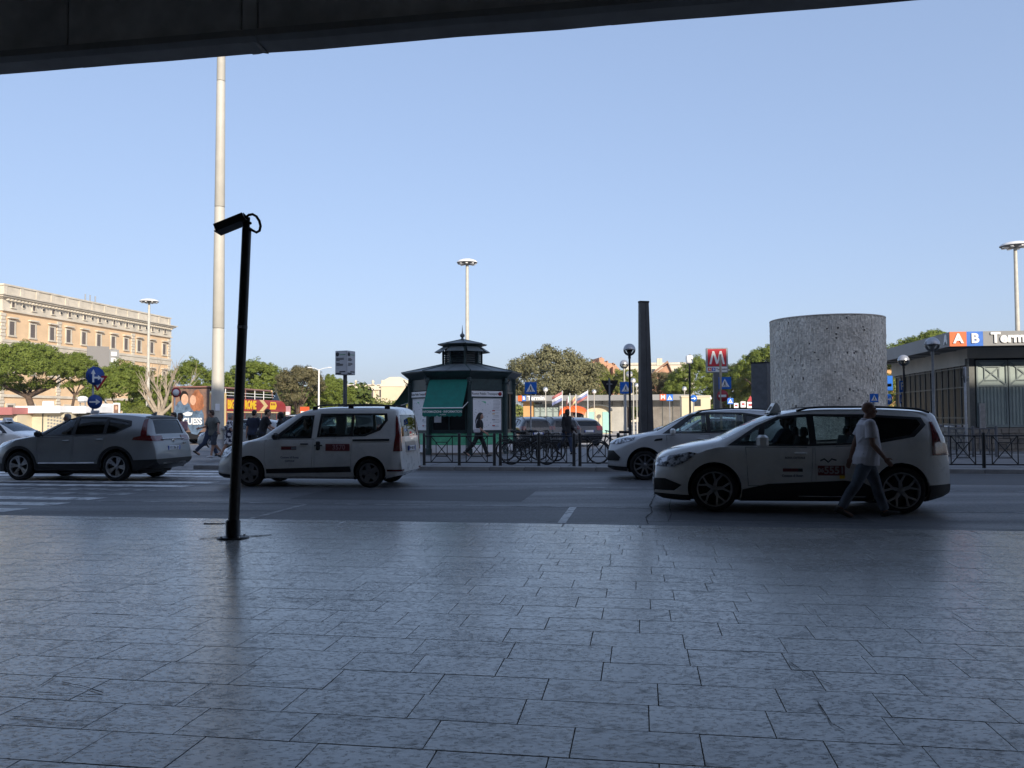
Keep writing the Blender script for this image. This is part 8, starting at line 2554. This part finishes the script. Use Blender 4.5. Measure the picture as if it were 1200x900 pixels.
# walkers at the zebra on the left
WG = 'people crossing between the silver car and the van'
p = gx(250.5, 29.3)
person('person', 'man in a grey T shirt and plaid shorts reaching his arm out to the left', (p.x, p.y, .118), R(150), 1.74, lean=8, legs=((14, 4), (-14, 34)), arms=((16, 46, 6), (18, 10, 60)), head_yaw=-60,
       skin='skin', hair='hair_brown', top=('top', 'cloth_grey', .5), bottom=('shorts', 'cloth_plaid'), shoe='shoe_white', group=WG, build=1.05)
p = gx(245.5, 30.4)
person('person', 'walker in dark jeans mostly hidden behind the man in the grey T shirt', (p.x, p.y, .118), R(-80), 1.72, legs=((20, 6), (-22, 24)), skin='skin', hair='hair_brown', top=('top', 'cloth_navy', .5), bottom=('trousers', 'jeans_dark'), group=WG)
p = gx(268.5, 28.8)
person('person', 'woman in a black and white patterned dress beside the leaning pole', (p.x, p.y, .118), R(-75), 1.60, lean=5, legs=((14, 6), (-12, 18)), arms=((6, 6, 70), (8, 8, 50)), skin='skin', hair='hair_grey', hair_kind='bob', top=('dress', 'cloth_print', .5), bottom=None, group=WG, build=1.06)
p = gx(306.5, 26.6)
person('person', 'tall man in a black T shirt right of the leaning pole, leaning forward', (p.x, p.y, .118), R(-60), 1.74, lean=16, legs=((10, 4), (-10, 14)), arms=((24, 8, 30), (26, 8, 40)), head_yaw=-10, skin='skin', hair='hair_brown', top=('top', 'cloth_black', .45), bottom=('trousers', 'cloth_navy'), group=WG, build=1.08)
p = gx(296, 28.0)
person('person', 'man in a navy top seen from behind, between the leaning pole and the tall man', (p.x, p.y, .118), R(-20), 1.70, lean=8, legs=((8, 4), (-8, 10)), skin='skin', hair='hair_black', top=('top', 'cloth_navy', .5), bottom=('trousers', 'cloth_black'), group=WG)
p = gx(212.5, 24.2)
person('person', 'man in a pink T shirt and dark shorts at the tail of the silver car', (p.x, p.y, .118), R(165), 1.58, lean=4, legs=((6, 2), (-4, 6)), arms=((12, 6, 50), (10, 6, 40)), skin='skin_tan', hair='hair_black', top=('top', 'cloth_pink', .5), bottom=('shorts', 'cloth_black'), group=WG)
p = gx(205.5, 26.2)
person('person', 'person in a pale lilac top just behind the man in pink', (p.x, p.y, .118), R(120), 1.64, skin='skin', hair='hair_brown', top=('top', 'cloth_lilac', .5), bottom=('trousers', 'jeans_dark'), group=WG)
p = gx(81.5, 25.0)
person('person', 'grey haired person whose head shows above the bonnet of the silver car', (p.x, p.y, 0), R(100), 1.72, skin='skin_tan', hair='hair_grey', top=('top', 'cloth_black', .5), bottom=('trousers', 'cloth_black'))
p = gx(330, 24.5)
person('person', 'dark haired person whose head shows over the bonnet of the van taxi', (p.x, p.y, .118), R(90), 1.62, lean=2, skin='skin_dark', hair='hair_black', top=('top', 'cloth_black', .5), bottom=('trousers', 'cloth_black'))
p = gx(673, 69)
person('person', 'distant person in black standing before the orange kiosk', (p.x, p.y, 0), R(60), 1.74, skin='skin', hair='hair_black', top=('top', 'cloth_black', .9), bottom=('trousers', 'cloth_black'), voxel=.016)

# drivers at the wheel of the two nearest taxis
def driver(car, sp, sc, label, **k):
    q = Vector(car.location) + (U * (sp['seats'][0][0] - .26) - V * .38) * sc
    return person('person', label, (q.x, q.y, .20), R(90) + ROT, 1.72 * sc, lean=-14, legs=((78, 62), (74, 58)), arms=((38, 8, 40), (36, 8, 42)), voxel=.013, **k)
driver(car1, mpv, 1.0, 'driver in a dark shirt at the wheel of the nearest people carrier taxi', skin='skin_tan', hair='hair_black', top=('top', 'cloth_navy', .5), bottom=('trousers', 'cloth_black'))
driver(car2, van, .97, 'driver in a grey shirt at the wheel of the boxy van taxi', skin='skin', hair='hair_brown', top=('top', 'cloth_grey', .5), bottom=('trousers', 'cloth_black'))

# ================================================================ morning haze over the square
hz_ = MB().bb(-760, 760, -330, 760, -1.2, 42)
haze = hz_.mesh('haze')
hm = bpy.data.materials.new('haze'); hm.use_nodes = True
_n = hm.node_tree.nodes; _n.clear()
_o = _n.new('ShaderNodeOutputMaterial'); _v = _n.new('ShaderNodeVolumePrincipled')
_v.inputs['Color'].default_value = (0.92, 0.95, 1.0, 1); _v.inputs['Density'].default_value = 0.00022; _v.inputs['Anisotropy'].default_value = 0.25
hm.node_tree.links.new(_v.outputs[0], _o.inputs['Volume'])
haze.materials.append(hm)
ho_ = link('haze', haze); ho_['kind'] = 'stuff'
# ---------------------------------------------------------------- finish
bpy.data.scenes.remove(TMP)
